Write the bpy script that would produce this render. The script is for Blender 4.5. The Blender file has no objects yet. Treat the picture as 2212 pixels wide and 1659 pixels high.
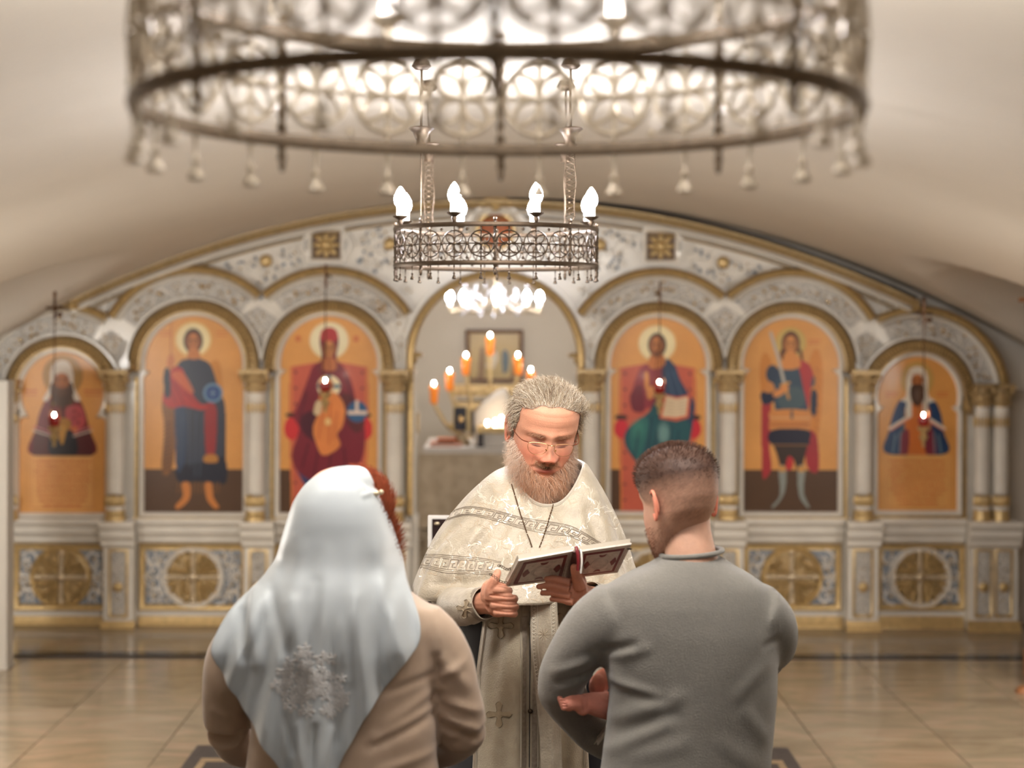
import bpy, math, random
import numpy as np
from mathutils import Vector, Matrix, Euler, noise as mnoise
from mathutils.bvhtree import BVHTree
PI = math.pi
sc = bpy.context.scene
COL = sc.collection
RNG = np.random.RandomState(7)
random.seed(7)
F = 3500.0; HX = 1106.0; HY = 700.0; H = 1.9      # focal length (px), principal point, eye height

# ---------------------------------------------------------------- camera, world, exposure
cam_d = bpy.data.cameras.new('camera'); cam = bpy.data.objects.new('camera', cam_d); COL.objects.link(cam)
cam.location = (0, 0, H)
cam.rotation_euler = Euler((PI / 2, 0, 0))
cam.rotation_mode = 'QUATERNION'
cam.rotation_quaternion = (Matrix.Rotation(math.radians(-0.22), 3, 'Y') @ Euler((PI / 2, 0, 0)).to_matrix()).to_quaternion()
cam_d.sensor_width = 36; cam_d.lens = F / 2212 * 36
cam_d.shift_y = -(829.5 - HY) / 2212
cam_d.clip_start = .05; cam_d.clip_end = 60
cam_d.dof.use_dof = True; cam_d.dof.focus_distance = 4.08; cam_d.dof.aperture_fstop = 2.4
sc.camera = cam
w = bpy.data.worlds.new('world'); sc.world = w; w.use_nodes = True
w.node_tree.nodes['Background'].inputs[0].default_value = (.9, .85, .78, 1)
w.node_tree.nodes['Background'].inputs[1].default_value = .03
sc.view_settings.view_transform = 'Standard'; sc.view_settings.look = 'None'
sc.view_settings.gamma = 1; sc.view_settings.use_curve_mapping = False
EXPO = 0.3
sc.view_settings.exposure = EXPO
sc.cycles.sample_clamp_indirect = 6.0
sc.cycles.max_bounces = 7
sc.cycles.caustics_reflective = False; sc.cycles.caustics_refractive = False
BULB = 400.0            # emission of a candle bulb
def area_lamp(name, loc, size, power, col, rot):
    l = bpy.data.lights.new(name, 'AREA'); l.shape = 'RECTANGLE'; l.size, l.size_y = size; l.energy = power; l.color = col
    o = bpy.data.objects.new(name, l); COL.objects.link(o); o.location = loc; o.rotation_euler = rot
    return o
# added fill lights, unseen: one behind the camera, one aimed at the icon screen
area_lamp('rear_fill', (0, -1.4, 2.62), (1.6, 1.6), 12, (1, .97, .93), (0, 0, 0))
area_lamp('screen_fill', (0, 2.9, 2.66), (2.4, .3), 115, (1, .97, .93), (math.radians(80), 0, 0))
for s_, e_ in ((-1, 44), (1, 36)):      # added fill lights beyond the frame's sides, no fixtures there
    for y_ in (6.0, 7.0):
        l = bpy.data.lights.new('side_fill', 'POINT'); l.energy = e_; l.color = (1, .965, .92); l.shadow_soft_size = .12
        o = bpy.data.objects.new('side_fill', l); COL.objects.link(o); o.location = (s_ * 3.45, y_, 1.45)
for s_ in (-1, 1):      # added spots out of view, turned up to brighten the vault
    l = bpy.data.lights.new('vault_fill', 'SPOT'); l.energy = 48; l.color = (1, .975, .95); l.spot_size = math.radians(62); l.spot_blend = 1; l.shadow_soft_size = .1
    o = bpy.data.objects.new('vault_fill', l); COL.objects.link(o); o.location = (s_ * 3.3, 6.2, 1.2)
    o.rotation_euler = (Vector((-s_ * .3, 8.1, 2.7)) - o.location).to_track_quat('-Z', 'Y').to_euler()

# ---------------------------------------------------------------- helpers
def P(px, py, d):
    return np.array([(px - HX) * d / F, d, H - (py - HY) * d / F])
def lin(c):
    c = np.asarray(c, float) / 255.0
    return np.where(c <= .04045, c / 12.92, ((c + .055) / 1.055) ** 2.4)
def L4(c):
    l = lin(c); return (float(l[0]), float(l[1]), float(l[2]), 1.0)

def mat(name, col=(200, 200, 200), rough=.5, metal=0.0, var=.0, scale=8.0, bump=0.0, bscale=60.0, sheen=0.0, coat=0.0,
        attr=False, emit=None, estr=0.0, trans=0.0, spec=None, stretch=(1, 1, 1), col2=None, sss=0.0):
    m = bpy.data.materials.new(name); m.use_nodes = True
    nt = m.node_tree; b = nt.nodes['Principled BSDF']
    b.inputs['Roughness'].default_value = rough; b.inputs['Metallic'].default_value = metal
    b.inputs['Base Color'].default_value = L4(col)
    if sheen: b.inputs['Sheen Weight'].default_value = sheen
    if coat: b.inputs['Coat Weight'].default_value = coat; b.inputs['Coat Roughness'].default_value = .12
    if trans: b.inputs['Transmission Weight'].default_value = trans
    if spec is not None: b.inputs['Specular IOR Level'].default_value = spec
    if sss:
        b.inputs['Subsurface Weight'].default_value = sss
        b.inputs['Subsurface Radius'].default_value = (.012, .005, .003); b.inputs['Subsurface Scale'].default_value = 1.0
    tc = nt.nodes.new('ShaderNodeTexCoord'); mp = nt.nodes.new('ShaderNodeMapping'); mp.inputs['Scale'].default_value = stretch
    nt.links.new(tc.outputs['Object'], mp.inputs[0])
    src = None
    if attr:
        a = nt.nodes.new('ShaderNodeAttribute'); a.attribute_name = 'Col'; src = a.outputs['Color']
    if var or col2 is not None:
        n = nt.nodes.new('ShaderNodeTexNoise'); n.inputs['Scale'].default_value = scale; n.inputs['Detail'].default_value = 5
        nt.links.new(mp.outputs[0], n.inputs['Vector'])
        if col2 is not None:
            r = nt.nodes.new('ShaderNodeValToRGB'); r.color_ramp.elements[0].position = .38; r.color_ramp.elements[1].position = .62
            r.color_ramp.elements[0].color = L4(col); r.color_ramp.elements[1].color = L4(col2)
            nt.links.new(n.outputs['Fac'], r.inputs[0]); src = r.outputs[0]
        if var:
            hs = nt.nodes.new('ShaderNodeHueSaturation'); mr = nt.nodes.new('ShaderNodeMapRange')
            mr.inputs[1].default_value = .3; mr.inputs[2].default_value = .7
            mr.inputs[3].default_value = 1 - var; mr.inputs[4].default_value = 1 + var
            nt.links.new(n.outputs['Fac'], mr.inputs[0]); nt.links.new(mr.outputs[0], hs.inputs['Value'])
            if src is None: hs.inputs['Color'].default_value = L4(col)
            else: nt.links.new(src, hs.inputs['Color'])
            src = hs.outputs[0]
    if src is not None: nt.links.new(src, b.inputs['Base Color'])
    if bump:
        n2 = nt.nodes.new('ShaderNodeTexNoise'); n2.inputs['Scale'].default_value = bscale; n2.inputs['Detail'].default_value = 4
        nt.links.new(mp.outputs[0], n2.inputs['Vector'])
        bp = nt.nodes.new('ShaderNodeBump'); bp.inputs['Strength'].default_value = bump; bp.inputs['Distance'].default_value = .01
        nt.links.new(n2.outputs['Fac'], bp.inputs['Height']); nt.links.new(bp.outputs[0], b.inputs['Normal'])
    if emit is not None:
        b.inputs['Emission Color'].default_value = L4(emit); b.inputs['Emission Strength'].default_value = estr
    return m

class MB:
    """collects vertices and faces; build() links ONE mesh object"""
    def __init__(s): s.v = []; s.f = []; s.n = 0; s.c = []
    def add(s, v, f, c=None):
        v = np.asarray(v, float).reshape(-1, 3)
        s.v.append(v); s.f.extend([tuple(int(i) + s.n for i in q) for q in f]); s.n += len(v)
        if c is not None: s.c.append(np.broadcast_to(np.asarray(c, float), (len(v), 3)))
        return s
    def verts(s): return np.concatenate(s.v) if s.v else np.zeros((0, 3))
    def box(s, lo, hi):
        x0, y0, z0 = lo; x1, y1, z1 = hi
        v = [(x0, y0, z0), (x1, y0, z0), (x1, y1, z0), (x0, y1, z0), (x0, y0, z1), (x1, y0, z1), (x1, y1, z1), (x0, y1, z1)]
        return s.add(v, [(0, 3, 2, 1), (4, 5, 6, 7), (0, 1, 5, 4), (1, 2, 6, 5), (2, 3, 7, 6), (3, 0, 4, 7)])
    def ell(s, c, r, nu=10, nv=7, R=None, col=None):
        v = [(0, 0, -1)]
        for j in range(1, nv):
            a = -PI / 2 + PI * j / nv
            for i in range(nu):
                t = 2 * PI * i / nu
                v.append((math.cos(a) * math.cos(t), math.cos(a) * math.sin(t), math.sin(a)))
        v.append((0, 0, 1)); v = np.array(v) * np.asarray(r, float)
        if R is not None: v = v @ np.array(R).T
        f = []
        for i in range(nu):
            k = (i + 1) % nu
            f.append((0, 1 + k, 1 + i))
            for j in range(nv - 2):
                a = 1 + j * nu; f.append((a + i, a + k, a + nu + k, a + nu + i))
            a = 1 + (nv - 2) * nu; f.append((a + i, a + k, len(v) - 1))
        return s.add(v + np.asarray(c, float), f, col)
    def tube(s, pts, rad, n=6, cap=True, flat=1.0, col=None):
        pts = np.asarray(pts, float); m = len(pts)
        rad = np.broadcast_to(np.asarray(rad, float), (m,))
        T = np.gradient(pts, axis=0); T /= (np.linalg.norm(T, axis=1)[:, None] + 1e-12)
        up = np.array([0, -1, 0.]) if abs(T[0][1]) < .9 else np.array([1., 0, 0])
        v = []
        A = np.cross(T[0], up); A /= np.linalg.norm(A)
        for i in range(m):
            A = A - T[i] * A.dot(T[i]); A /= (np.linalg.norm(A) + 1e-12); B = np.cross(T[i], A)
            for k in range(n):
                t = 2 * PI * k / n
                v.append(pts[i] + rad[i] * (A * math.cos(t) + B * math.sin(t) * flat))
        f = []
        for i in range(m - 1):
            for k in range(n):
                q = (k + 1) % n; f.append((i * n + k, i * n + q, i * n + n + q, i * n + n + k))
        if cap: f.append(tuple(range(n - 1, -1, -1))); f.append(tuple((m - 1) * n + k for k in range(n)))
        return s.add(v, f, col)
    def lathe(s, prof, c=(0, 0, 0), n=16, col=None):
        c = np.asarray(c, float); v = []
        for r, z in prof:
            for k in range(n):
                t = 2 * PI * k / n; v.append(c + (r * math.cos(t), r * math.sin(t), z))
        f = []
        for i in range(len(prof) - 1):
            for k in range(n):
                q = (k + 1) % n; f.append((i * n + k, i * n + q, i * n + n + q, i * n + n + k))
        f.append(tuple(range(n - 1, -1, -1))); f.append(tuple((len(prof) - 1) * n + k for k in range(n)))
        return s.add(v, f, col)
    def rings(s, rings, n=28, cap=True, pw=1.0):
        """horizontal elliptic rings: (cx, cy, cz, rx, ry)"""
        v = []
        for cx, cy, cz, rx, ry in rings:
            for k in range(n):
                t = 2 * PI * k / n; a, b = math.cos(t), math.sin(t)
                v.append((cx + rx * math.copysign(abs(a) ** pw, a), cy + ry * math.copysign(abs(b) ** pw, b), cz))
        f = []
        for i in range(len(rings) - 1):
            for k in range(n):
                q = (k + 1) % n; f.append((i * n + k, i * n + q, i * n + n + q, i * n + n + k))
        if cap: f.append(tuple(range(n - 1, -1, -1))); f.append(tuple((len(rings) - 1) * n + k for k in range(n)))
        return s.add(v, f)
    def sweep(s, path, prof, y0, closed=False):
        """moulding: path = [(x,z)...] in a wall plane, prof = [(offset along the left normal, height towards -y)...]"""
        p = np.asarray(path, float); m = len(p); N = []
        for i in range(m):
            a = p[i - 1] if (i or closed) else p[i]; b = p[(i + 1) % m] if (i < m - 1 or closed) else p[i]
            d1 = p[i] - a; d2 = b - p[i]
            if np.linalg.norm(d1) < 1e-9: d1 = d2
            if np.linalg.norm(d2) < 1e-9: d2 = d1
            d1 = d1 / np.linalg.norm(d1); d2 = d2 / np.linalg.norm(d2)
            n1 = np.array([-d1[1], d1[0]]); n2 = np.array([-d2[1], d2[0]]); nn = n1 + n2
            nn = nn / (np.linalg.norm(nn) + 1e-9); nn = nn / max(.35, nn.dot(n1)); N.append(nn)
        k = len(prof); v = []
        for i in range(m):
            for o, h in prof:
                q = p[i] + N[i] * o; v.append((q[0], y0 - h, q[1]))
        f = []
        for i in range(m if closed else m - 1):
            j = (i + 1) % m
            for t in range(k - 1): f.append((i * k + t, i * k + t + 1, j * k + t + 1, j * k + t))
        if not closed: f.append(tuple(range(k))); f.append(tuple((m - 1) * k + t for t in range(k - 1, -1, -1)))
        return s.add(v, f)
    def build(s, name, m, parent=None, smooth=True, label=None, kind=None):
        return mkobj(name, s.verts(), s.f, m, parent, smooth, np.concatenate(s.c) if s.c else None, label, kind)

def mkobj(name, v, f, m, parent=None, smooth=True, col=None, label=None, kind=None):
    me = bpy.data.meshes.new(name)
    me.from_pydata(np.asarray(v, float).tolist(), [], f if isinstance(f, list) else f.tolist())
    me.update()
    if m is not None: me.materials.append(m)
    if smooth:
        me.polygons.foreach_set('use_smooth', [True] * len(me.polygons))
        try: me.set_sharp_from_angle(angle=math.radians(50))
        except Exception: pass
    if col is not None:
        at = me.color_attributes.new('Col', 'FLOAT_COLOR', 'POINT')
        at.data.foreach_set('color', np.concatenate([col, np.ones((len(col), 1))], 1).astype(np.float32).ravel())
    o = bpy.data.objects.new(name, me); COL.objects.link(o)
    if parent is not None: o.parent = parent
    if label: o['label'] = label
    if kind: o['kind'] = kind
    return o
def thing(name, label, cat, loc=(0, 0, 0), group=None):
    o = bpy.data.objects.new(name, None); COL.objects.link(o); o.location = loc; o.empty_display_size = .1
    o['label'] = label; o['category'] = cat
    if group: o['group'] = group
    return o
def part(name, parent):
    o = bpy.data.objects.new(name, None); COL.objects.link(o); o.parent = parent; o.empty_display_size = .05
    return o
def tag(o, label, cat, group=None):
    o['label'] = label; o['category'] = cat
    if group: o['group'] = group
    return o
def struct(o): o['kind'] = 'structure'; return o
def dup_tree(o, parent=None):
    c = o.copy(); COL.objects.link(c); c.parent = parent
    for ch in list(o.children): dup_tree(ch, c)
    return c
def arc(cx, cz, r, a0, a1, n=40):
    t = np.linspace(math.radians(a0), math.radians(a1), n)
    return np.stack([cx + r * np.cos(t), cz + r * np.sin(t)], 1)
def cr(pts, n=8, closed=False):
    """Catmull-Rom through points"""
    p = np.asarray(pts, float)
    q = np.concatenate([p[-1:], p, p[:2]]) if closed else np.concatenate([2 * p[:1] - p[1:2], p, 2 * p[-1:] - p[-2:-1]])
    out = []
    m = len(p) if closed else len(p) - 1
    for i in range(m):
        a, b, c, d = q[i], q[i + 1], q[i + 2], q[i + 3]
        for t in np.linspace(0, 1, n, endpoint=False):
            out.append(.5 * ((2 * b) + (-a + c) * t + (2 * a - 5 * b + 4 * c - d) * t * t + (-a + 3 * b - 3 * c + d) * t ** 3))
    if not closed: out.append(p[-1])
    return np.array(out)
def interp(xs, ys, x): return np.interp(x, xs, ys)
def fuse(mb, voxel, iters=4, fac=.5):
    """one continuous skin over the pieces collected in mb"""
    me = bpy.data.meshes.new('t'); me.from_pydata(mb.verts().tolist(), [], mb.f); me.update()
    o = bpy.data.objects.new('t', me); COL.objects.link(o)
    r = o.modifiers.new('r', 'REMESH'); r.mode = 'VOXEL'; r.voxel_size = voxel
    if iters:
        s_ = o.modifiers.new('s', 'SMOOTH'); s_.iterations = iters; s_.factor = fac
    dg = bpy.context.evaluated_depsgraph_get(); dg.update()
    ev = o.evaluated_get(dg); m2 = ev.to_mesh()
    n = len(m2.vertices); v = np.zeros(n * 3); m2.vertices.foreach_get('co', v); v = v.reshape(-1, 3)
    nr = np.zeros(n * 3); m2.vertices.foreach_get('normal', nr); nr = nr.reshape(-1, 3)
    f = [tuple(p.vertices) for p in m2.polygons]
    ev.to_mesh_clear(); bpy.data.objects.remove(o); bpy.data.meshes.remove(me)
    return v, f, nr
def bvh_of(v, f): return BVHTree.FromPolygons([Vector(p) for p in v], f)
def hit(bvh, px, py, d0=.3):
    o = Vector((0, 0, H)); p = Vector(P(px, py, 4.0)); dr = (p - o).normalized()
    r = bvh.ray_cast(o + dr * d0, dr)
    if r[0] is None: return None, None
    n = r[1]
    if n.dot(dr) > 0: n = -n
    return np.array(r[0]), np.array(n)
def ribbon(mb, bvh, pts, width, off=.0012, step=3.0, lift=0.0, taper=False):
    """a thin raised braid laid on a surface along image-plane points"""
    pts = np.asarray(pts, float); seg = np.linalg.norm(np.diff(pts, axis=0), axis=1); L = seg.sum()
    if L < 1e-6: return
    n = max(2, int(L / step) + 1); s = np.concatenate([[0], np.cumsum(seg)]); t = np.linspace(0, L, n)
    q = np.stack([np.interp(t, s, pts[:, 0]), np.interp(t, s, pts[:, 1])], 1)
    run = []
    def flush(run):
        if len(run) < 2: return
        c = np.array([r[0] for r in run]); nn = np.array([r[1] for r in run]); ww = np.array([r[2] for r in run])
        T = np.gradient(c, axis=0); B = np.cross(nn, T); B /= (np.linalg.norm(B, axis=1)[:, None] + 1e-12)
        w_ = (ww * width / 2)[:, None]
        v = np.concatenate([c - B * w_ + nn * off * .2, c + nn * (off + lift), c + B * w_ + nn * off * .2]); k = len(c)
        f = [(i, i + 1, k + i + 1, k + i) for i in range(k - 1)] + [(k + i, k + i + 1, 2 * k + i + 1, 2 * k + i) for i in range(k - 1)]
        mb.add(v, f)
    for i, (a, b) in enumerate(q):
        h_, n_ = hit(bvh, a, b)
        if h_ is None or (run and np.linalg.norm(h_ - run[-1][0]) > .05):
            flush(run); run = []
            if h_ is None: continue
        run.append((h_, n_, math.sin(PI * (i + .3) / (n - .4)) if taper else 1.0))
    flush(run)
def decal(mb, bvh, poly, off=.0015):
    """an applique: a flat closed shape pressed onto a surface"""
    v = []; c, n0 = hit(bvh, *np.mean(poly, axis=0))
    if c is None: return
    v.append(c + n0 * off * 1.6)
    for a, b in poly:
        h_, n_ = hit(bvh, a, b)
        if h_ is None: return
        v.append(h_ + n_ * off)
    k = len(poly)
    for a, b in poly:
        h_, n_ = hit(bvh, a, b); v.append(h_ - n_ * .001)
    f = [(0, 1 + i, 1 + (i + 1) % k) for i in range(k)] + [(1 + i, 1 + k + i, 1 + k + (i + 1) % k, 1 + (i + 1) % k) for i in range(k)]
    mb.add(v, f)
def strands(name, roots, dirs, length, mat_, parent, cols, seg=6, rad=.0005, curl=.004, freq=2.0, grav=.0, rng=RNG, kind=None, label=None, spiral=True):
    roots = np.asarray(roots); n = len(roots); dirs = dirs / (np.linalg.norm(dirs, axis=1)[:, None] + 1e-9)
    length = np.broadcast_to(length, (n,)); t = np.linspace(0, 1, seg + 1)
    ph = rng.uniform(0, 2 * PI, n); fr = freq * rng.uniform(.6, 1.4, n)
    a = np.cross(dirs, np.array([.3, .2, 1.0])); a /= (np.linalg.norm(a, axis=1)[:, None] + 1e-9); b = np.cross(dirs, a)
    pts = roots[:, None, :] + dirs[:, None, :] * (length[:, None] * t[None])[..., None]
    w_ = (t * curl)[None, :]
    pts += a[:, None, :] * (np.sin(ph[:, None] + fr[:, None] * t[None] * PI) * w_)[..., None]
    pts += b[:, None, :] * (np.cos(ph[:, None] + fr[:, None] * t[None] * PI * (1 if spiral else .5)) * w_)[..., None]
    pts[..., 2] -= grav * (t ** 2)[None] * length[:, None]
    rr = rad * (1 - .75 * t)
    V = np.zeros((n, seg + 1, 3, 3))
    for k in range(3):
        c_, s_ = math.cos(2 * PI * k / 3), math.sin(2 * PI * k / 3)
        V[:, :, k] = pts + (a * c_ + b * s_)[:, None, :] * rr[None, :, None]
    V = V.reshape(-1, 3)
    base = (np.arange(n) * (seg + 1) * 3)[:, None, None]; i = (np.arange(seg) * 3)[None, :, None]; k = np.arange(3)[None, None, :]; k2 = (k + 1) % 3
    q = np.stack([base + i + k, base + i + k2, base + i + 3 + k2, base + i + 3 + k], -1).reshape(-1, 4)
    C = np.repeat(cols, (seg + 1) * 3, axis=0) if cols is not None else None
    return mkobj(name, V, q, mat_, parent, True, C, label, kind)

# ---------------------------------------------------------------- materials
M_plaster = mat('plaster', (210, 200, 185), .75, var=.03, scale=1.2, bump=.06, bscale=30)
M_white = mat('white_enamel', (230, 224, 213), .22, var=.05, scale=9, coat=.25)
M_white2 = mat('white_carving', (232, 226, 216), .32, var=.1, scale=18)
M_gold = mat('gilding', (202, 174, 122), .32, metal=.45, var=.16, scale=30, bump=.15, bscale=90)
M_gold2 = mat('dark_gilding', (184, 158, 114), .34, metal=.4, var=.2, scale=40, bump=.2, bscale=110)
M_ground = mat('blue_grey_ground', (140, 147, 156), .4, var=.15, scale=20)
M_plinth = mat('brown_plinth', (120, 92, 62), .45, var=.1, scale=6)
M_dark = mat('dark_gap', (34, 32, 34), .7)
M_rimdark = mat('backlit_brass', (112, 94, 72), .42, metal=.5, var=.2, scale=50)  # backlit darkness of the near chandelier's rims and bars, put into the colour
M_lattice = mat('pale_lattice', (200, 184, 158), .3, metal=.35, var=.15, scale=40)
M_relief_ground = mat('relief_ground', (186, 181, 173), .5, var=.12, scale=30)
M_bead = mat('burnished_gold', (236, 204, 150), .1, metal=.9)
M_bronze = mat('antique_brass', (72, 58, 44), .42, metal=.7, var=.2, scale=60)
M_brassy = mat('bright_brass', (200, 182, 152), .3, metal=.6, var=.15, scale=30)
M_bulb = mat('lit_bulb', (255, 250, 245), .4, emit=(248, 249, 255), estr=BULB)
M_bulb3 = mat('near_bulb', (255, 250, 245), .4, emit=(248, 249, 255), estr=95)
M_bulb2 = mat('altar_bulb', (255, 250, 245), .4, emit=(248, 249, 255), estr=230)
M_sleeve = mat('milky_sleeve', (240, 236, 228), .5, emit=(255, 246, 238), estr=2.6)
M_flame = mat('lamp_flame', (255, 240, 220), .5, emit=(255, 232, 205), estr=150)
M_amber = mat('amber_glass', (226, 130, 50), .2, emit=(235, 130, 50), estr=.35)
M_red = mat('ruby_glass', (120, 12, 12), .12, coat=.5, emit=(150, 20, 14), estr=.12)

# ================================================================ THE SETTING
XW = 3.72
def barrel(x): return 2.69 - x * x / 11.6
def ceil_z(x, y):
    z = barrel(x)
    u = (y - 9.0) / 1.12
    if abs(u) < 1: z = max(z, 1.5 + .78 * math.sqrt(1 - u * u))
    return z
xs = np.linspace(-XW, XW, 110)
ys = np.concatenate([np.linspace(-3, 7.7, 20), np.linspace(7.8, 10.34, 56)])
v = [(x, y, ceil_z(x, y)) for y in ys for x in xs]; nx = len(xs)
f = [(j * nx + i, (j + 1) * nx + i, (j + 1) * nx + i + 1, j * nx + i + 1) for j in range(len(ys) - 1) for i in range(nx - 1)]
struct(mkobj('ceiling', v, f, M_plaster))
mb = MB(); mb.box((-XW - .1, -3, -.1), (-XW, 10.5, 2.4)); struct(mb.build('wall_left', M_plaster, smooth=False))
mb = MB(); mb.box((XW, -3, -.1), (XW + .1, 10.5, 2.4)); struct(mb.build('wall_right', M_plaster, smooth=False))
mb = MB(); mb.box((-XW - .1, -3.1, -.1), (XW + .1, -3, 3)); struct(mb.build('wall_front', M_plaster, smooth=False))
# end wall round the screen: an outline strip with the altar opening left out
mb = MB()
for s in (-1, 1): mb.box((s * 1.35 if s > 0 else -XW, 10.42, -.1), (XW if s > 0 else -1.35, 10.52, 2.95))
mb.box((-1.35, 10.42, 2.45), (1.35, 10.52, 2.95))
struct(mb.build('wall_back', M_plaster, smooth=False))
# altar room behind the opening
M_altarwall = mat('altar_plaster', (226, 216, 198), .7, var=.03, scale=1)
mb = MB(); mb.box((-2.6, 14.3, -.1), (2.6, 14.4, 2.9)); struct(mb.build('wall_altar_back', M_altarwall, smooth=False))
mb = MB(); mb.box((-2.7, 10.52, -.1), (-2.6, 14.4, 2.9)); struct(mb.build('wall_altar_left', M_altarwall, smooth=False))
mb = MB(); mb.box((2.6, 10.52, -.1), (2.7, 14.4, 2.9)); struct(mb.build('wall_altar_right', M_altarwall, smooth=False))
v = [(x, y, 2.72 - x * x / 11.6) for y in (10.4, 14.4) for x in np.linspace(-2.7, 2.7, 30)]
struct(mkobj('ceiling_altar', v, [(i, 30 + i, 31 + i, i + 1) for i in range(29)], M_plaster))
# skirting of the end wall, right of the screen
mb = MB(); mb.sweep([(3.13, .03), (XW, .03)], [(-.03, 0), (-.03, .03), (.07, .03), (.09, .015), (.09, 0)], 10.42)
struct(mb.build('baseboard_back', mat('pale_skirting', (212, 202, 188), .4)))
# left pier / low wall end at the picture's left edge
mb = MB(); mb.box((-3.1, 8.86, .012), (-2.757, 8.98, 1.58)); mb.box((-3.1, 8.85, 0), (-2.752, 8.99, .02))
pl = mb.build('partition_panel', mat('grey_panel', (186, 180, 170), .6, var=.02), smooth=False)
tag(pl, 'plain pale grey upright panel at the left edge, standing on the marble floor', 'panel')

# floor: polished marble slabs, laid one by one near the camera's view
M_marble = bpy.data.materials.new('polished_marble'); M_marble.use_nodes = True
nt = M_marble.node_tree; b = nt.nodes['Principled BSDF']
tc = nt.nodes.new('ShaderNodeTexCoord'); oi = nt.nodes.new('ShaderNodeObjectInfo')
ad = nt.nodes.new('ShaderNodeVectorMath'); ad.operation = 'ADD'
sclv = nt.nodes.new('ShaderNodeVectorMath'); sclv.operation = 'SCALE'; sclv.inputs['Scale'].default_value = 30
cmb = nt.nodes.new('ShaderNodeCombineXYZ')
for i in range(3): nt.links.new(oi.outputs['Random'], cmb.inputs[i])
nt.links.new(cmb.outputs[0], sclv.inputs[0]); nt.links.new(tc.outputs['Object'], ad.inputs[0]); nt.links.new(sclv.outputs[0], ad.inputs[1])
mp = nt.nodes.new('ShaderNodeMapping'); mp.inputs['Scale'].default_value = (1.1, 3.2, 1); nt.links.new(ad.outputs[0], mp.inputs[0])
n1 = nt.nodes.new('ShaderNodeTexNoise'); n1.inputs['Scale'].default_value = 1.6; n1.inputs['Detail'].default_value = 9; n1.inputs['Roughness'].default_value = .62
n1.inputs['Distortion'].default_value = 1.1; nt.links.new(mp.outputs[0], n1.inputs['Vector'])
rp = nt.nodes.new('ShaderNodeValToRGB'); e = rp.color_ramp.elements
e[0].position = .3; e[0].color = L4((134, 119, 97)); e[1].position = .7; e[1].color = L4((170, 157, 134))
e2 = rp.color_ramp.elements.new(.5); e2.color = L4((156, 141, 117))
e3 = rp.color_ramp.elements.new(.57); e3.color = L4((165, 145, 122))
nt.links.new(n1.outputs['Fac'], rp.inputs[0]); nt.links.new(rp.outputs[0], b.inputs['Base Color'])
b.inputs['Roughness'].default_value = .15; b.inputs['Specular IOR Level'].default_value = .62
M_joint = mat('tile_joint', (78, 68, 58), .6)
mb = MB(); mb.box((-XW, -3, -.1), (XW, 14.4, -.006))
floor = struct(mb.build('floor', M_joint, smooth=False)); 
TS = .589; ang = .011
def tile_mesh(w_, h_):
    g = .0018; mb = MB(); b_ = .002
    x, y = w_ / 2 - g, h_ / 2 - g
    v = [(-x, -y, -.012), (x, -y, -.012), (x, y, -.012), (-x, y, -.012), (-x, -y, -b_), (x, -y, -b_), (x, y, -b_), (-x, y, -b_),
         (-x + b_, -y + b_, 0), (x - b_, -y + b_, 0), (x - b_, y - b_, 0), (-x + b_, y - b_, 0)]
    f = [(0, 1, 5, 4), (1, 2, 6, 5), (2, 3, 7, 6), (3, 0, 4, 7), (4, 5, 9, 8), (5, 6, 10, 9), (6, 7, 11, 10), (7, 4, 8, 11), (8, 9, 10, 11)]
    return mkobj('tile', v, f, M_marble, floor, False)
base = tile_mesh(TS, TS); first = True
for j in range(-9, 3):
    for i in range(-6, 7):
        x = -1.843 + 6 * 0 + i * TS + 3 * TS; y = 8.0 + (j + .5) * TS
        if abs(x) > XW - .2 or y + TS / 2 > 9.26: continue
        o = base if first else base.copy()
        if not first: COL.objects.link(o); o.parent = floor
        first = False
        c, s_ = math.cos(ang), math.sin(ang); yy = y - 6.93
        o.location = (x * c - yy * s_, x * s_ + yy * c + 6.93, 0); o.rotation_euler = (0, 0, ang)
mb = MB()
for (x0, x1, y0, y1) in ((-XW, XW, -3, 2.65), (-XW, XW, 9.36, 14.3)): mb.box((x0, y0, -.02), (x1, y1, 0))
mb.build('marble_field', M_marble, floor, smooth=False, label='plain marble beyond the laid tiles')
mb = MB(); mb.box((-XW, 9.245, -.02), (XW, 9.36, .001))
mb.build('inlay_strip', mat('dark_inlay', (44, 42, 44), .18, var=.1), floor, smooth=False, label='dark stone strip set in the floor')

# rug beneath the people
M_rug = mat('dark_rug', (74, 66, 62), .95, var=.12, scale=40, bump=.4, bscale=300)
rug = thing('rug', 'dark grey-brown rug under the three standing people', 'rug', (0, 0, 0))
mb = MB(); mb.box((-1.40, 1.6, .002), (1.24, 7.25, .010)); mb.build('rug_field', M_rug, rug, False)
mb = MB()
for (x0, x1, y0, y1) in ((-1.34, 1.18, 6.98, 7.03), (-1.34, -1.31, 1.7, 6.97), (1.15, 1.18, 1.7, 6.97)): mb.box((x0, y0, .0095), (x1, y1, .012))
mb.build('border_stripe', mat('rug_stripe', (150, 128, 100), .9, var=.1), rug, False)

# ================================================================ ICON SCREEN
D0 = 10.2; SC = D0 / F                       # wall plane of the screen
def X(px): return (px - HX) * SC
def Z(py): return H - (py - HY) * SC
def PX(pts): return [(X(a), Z(b)) for a, b in pts]
screen = thing('icon_screen', 'white and gilded carved icon screen with six arched bays across the end of the church', 'iconostasis', (0, D0, 0))
def SP(name, mb, m, parent=screen, smooth=True, **k):     # part of the screen, parented without moving
    o = mb.build(name, m, parent, smooth, **k)
    o.matrix_parent_inverse = Matrix.Translation(screen.location).inverted() if parent is screen else Matrix()
    return o
def SPart(name):
    o = part(name, screen); o.location = (0, 0, 0); o.matrix_parent_inverse = Matrix.Translation(screen.location).inverted(); return o

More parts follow.
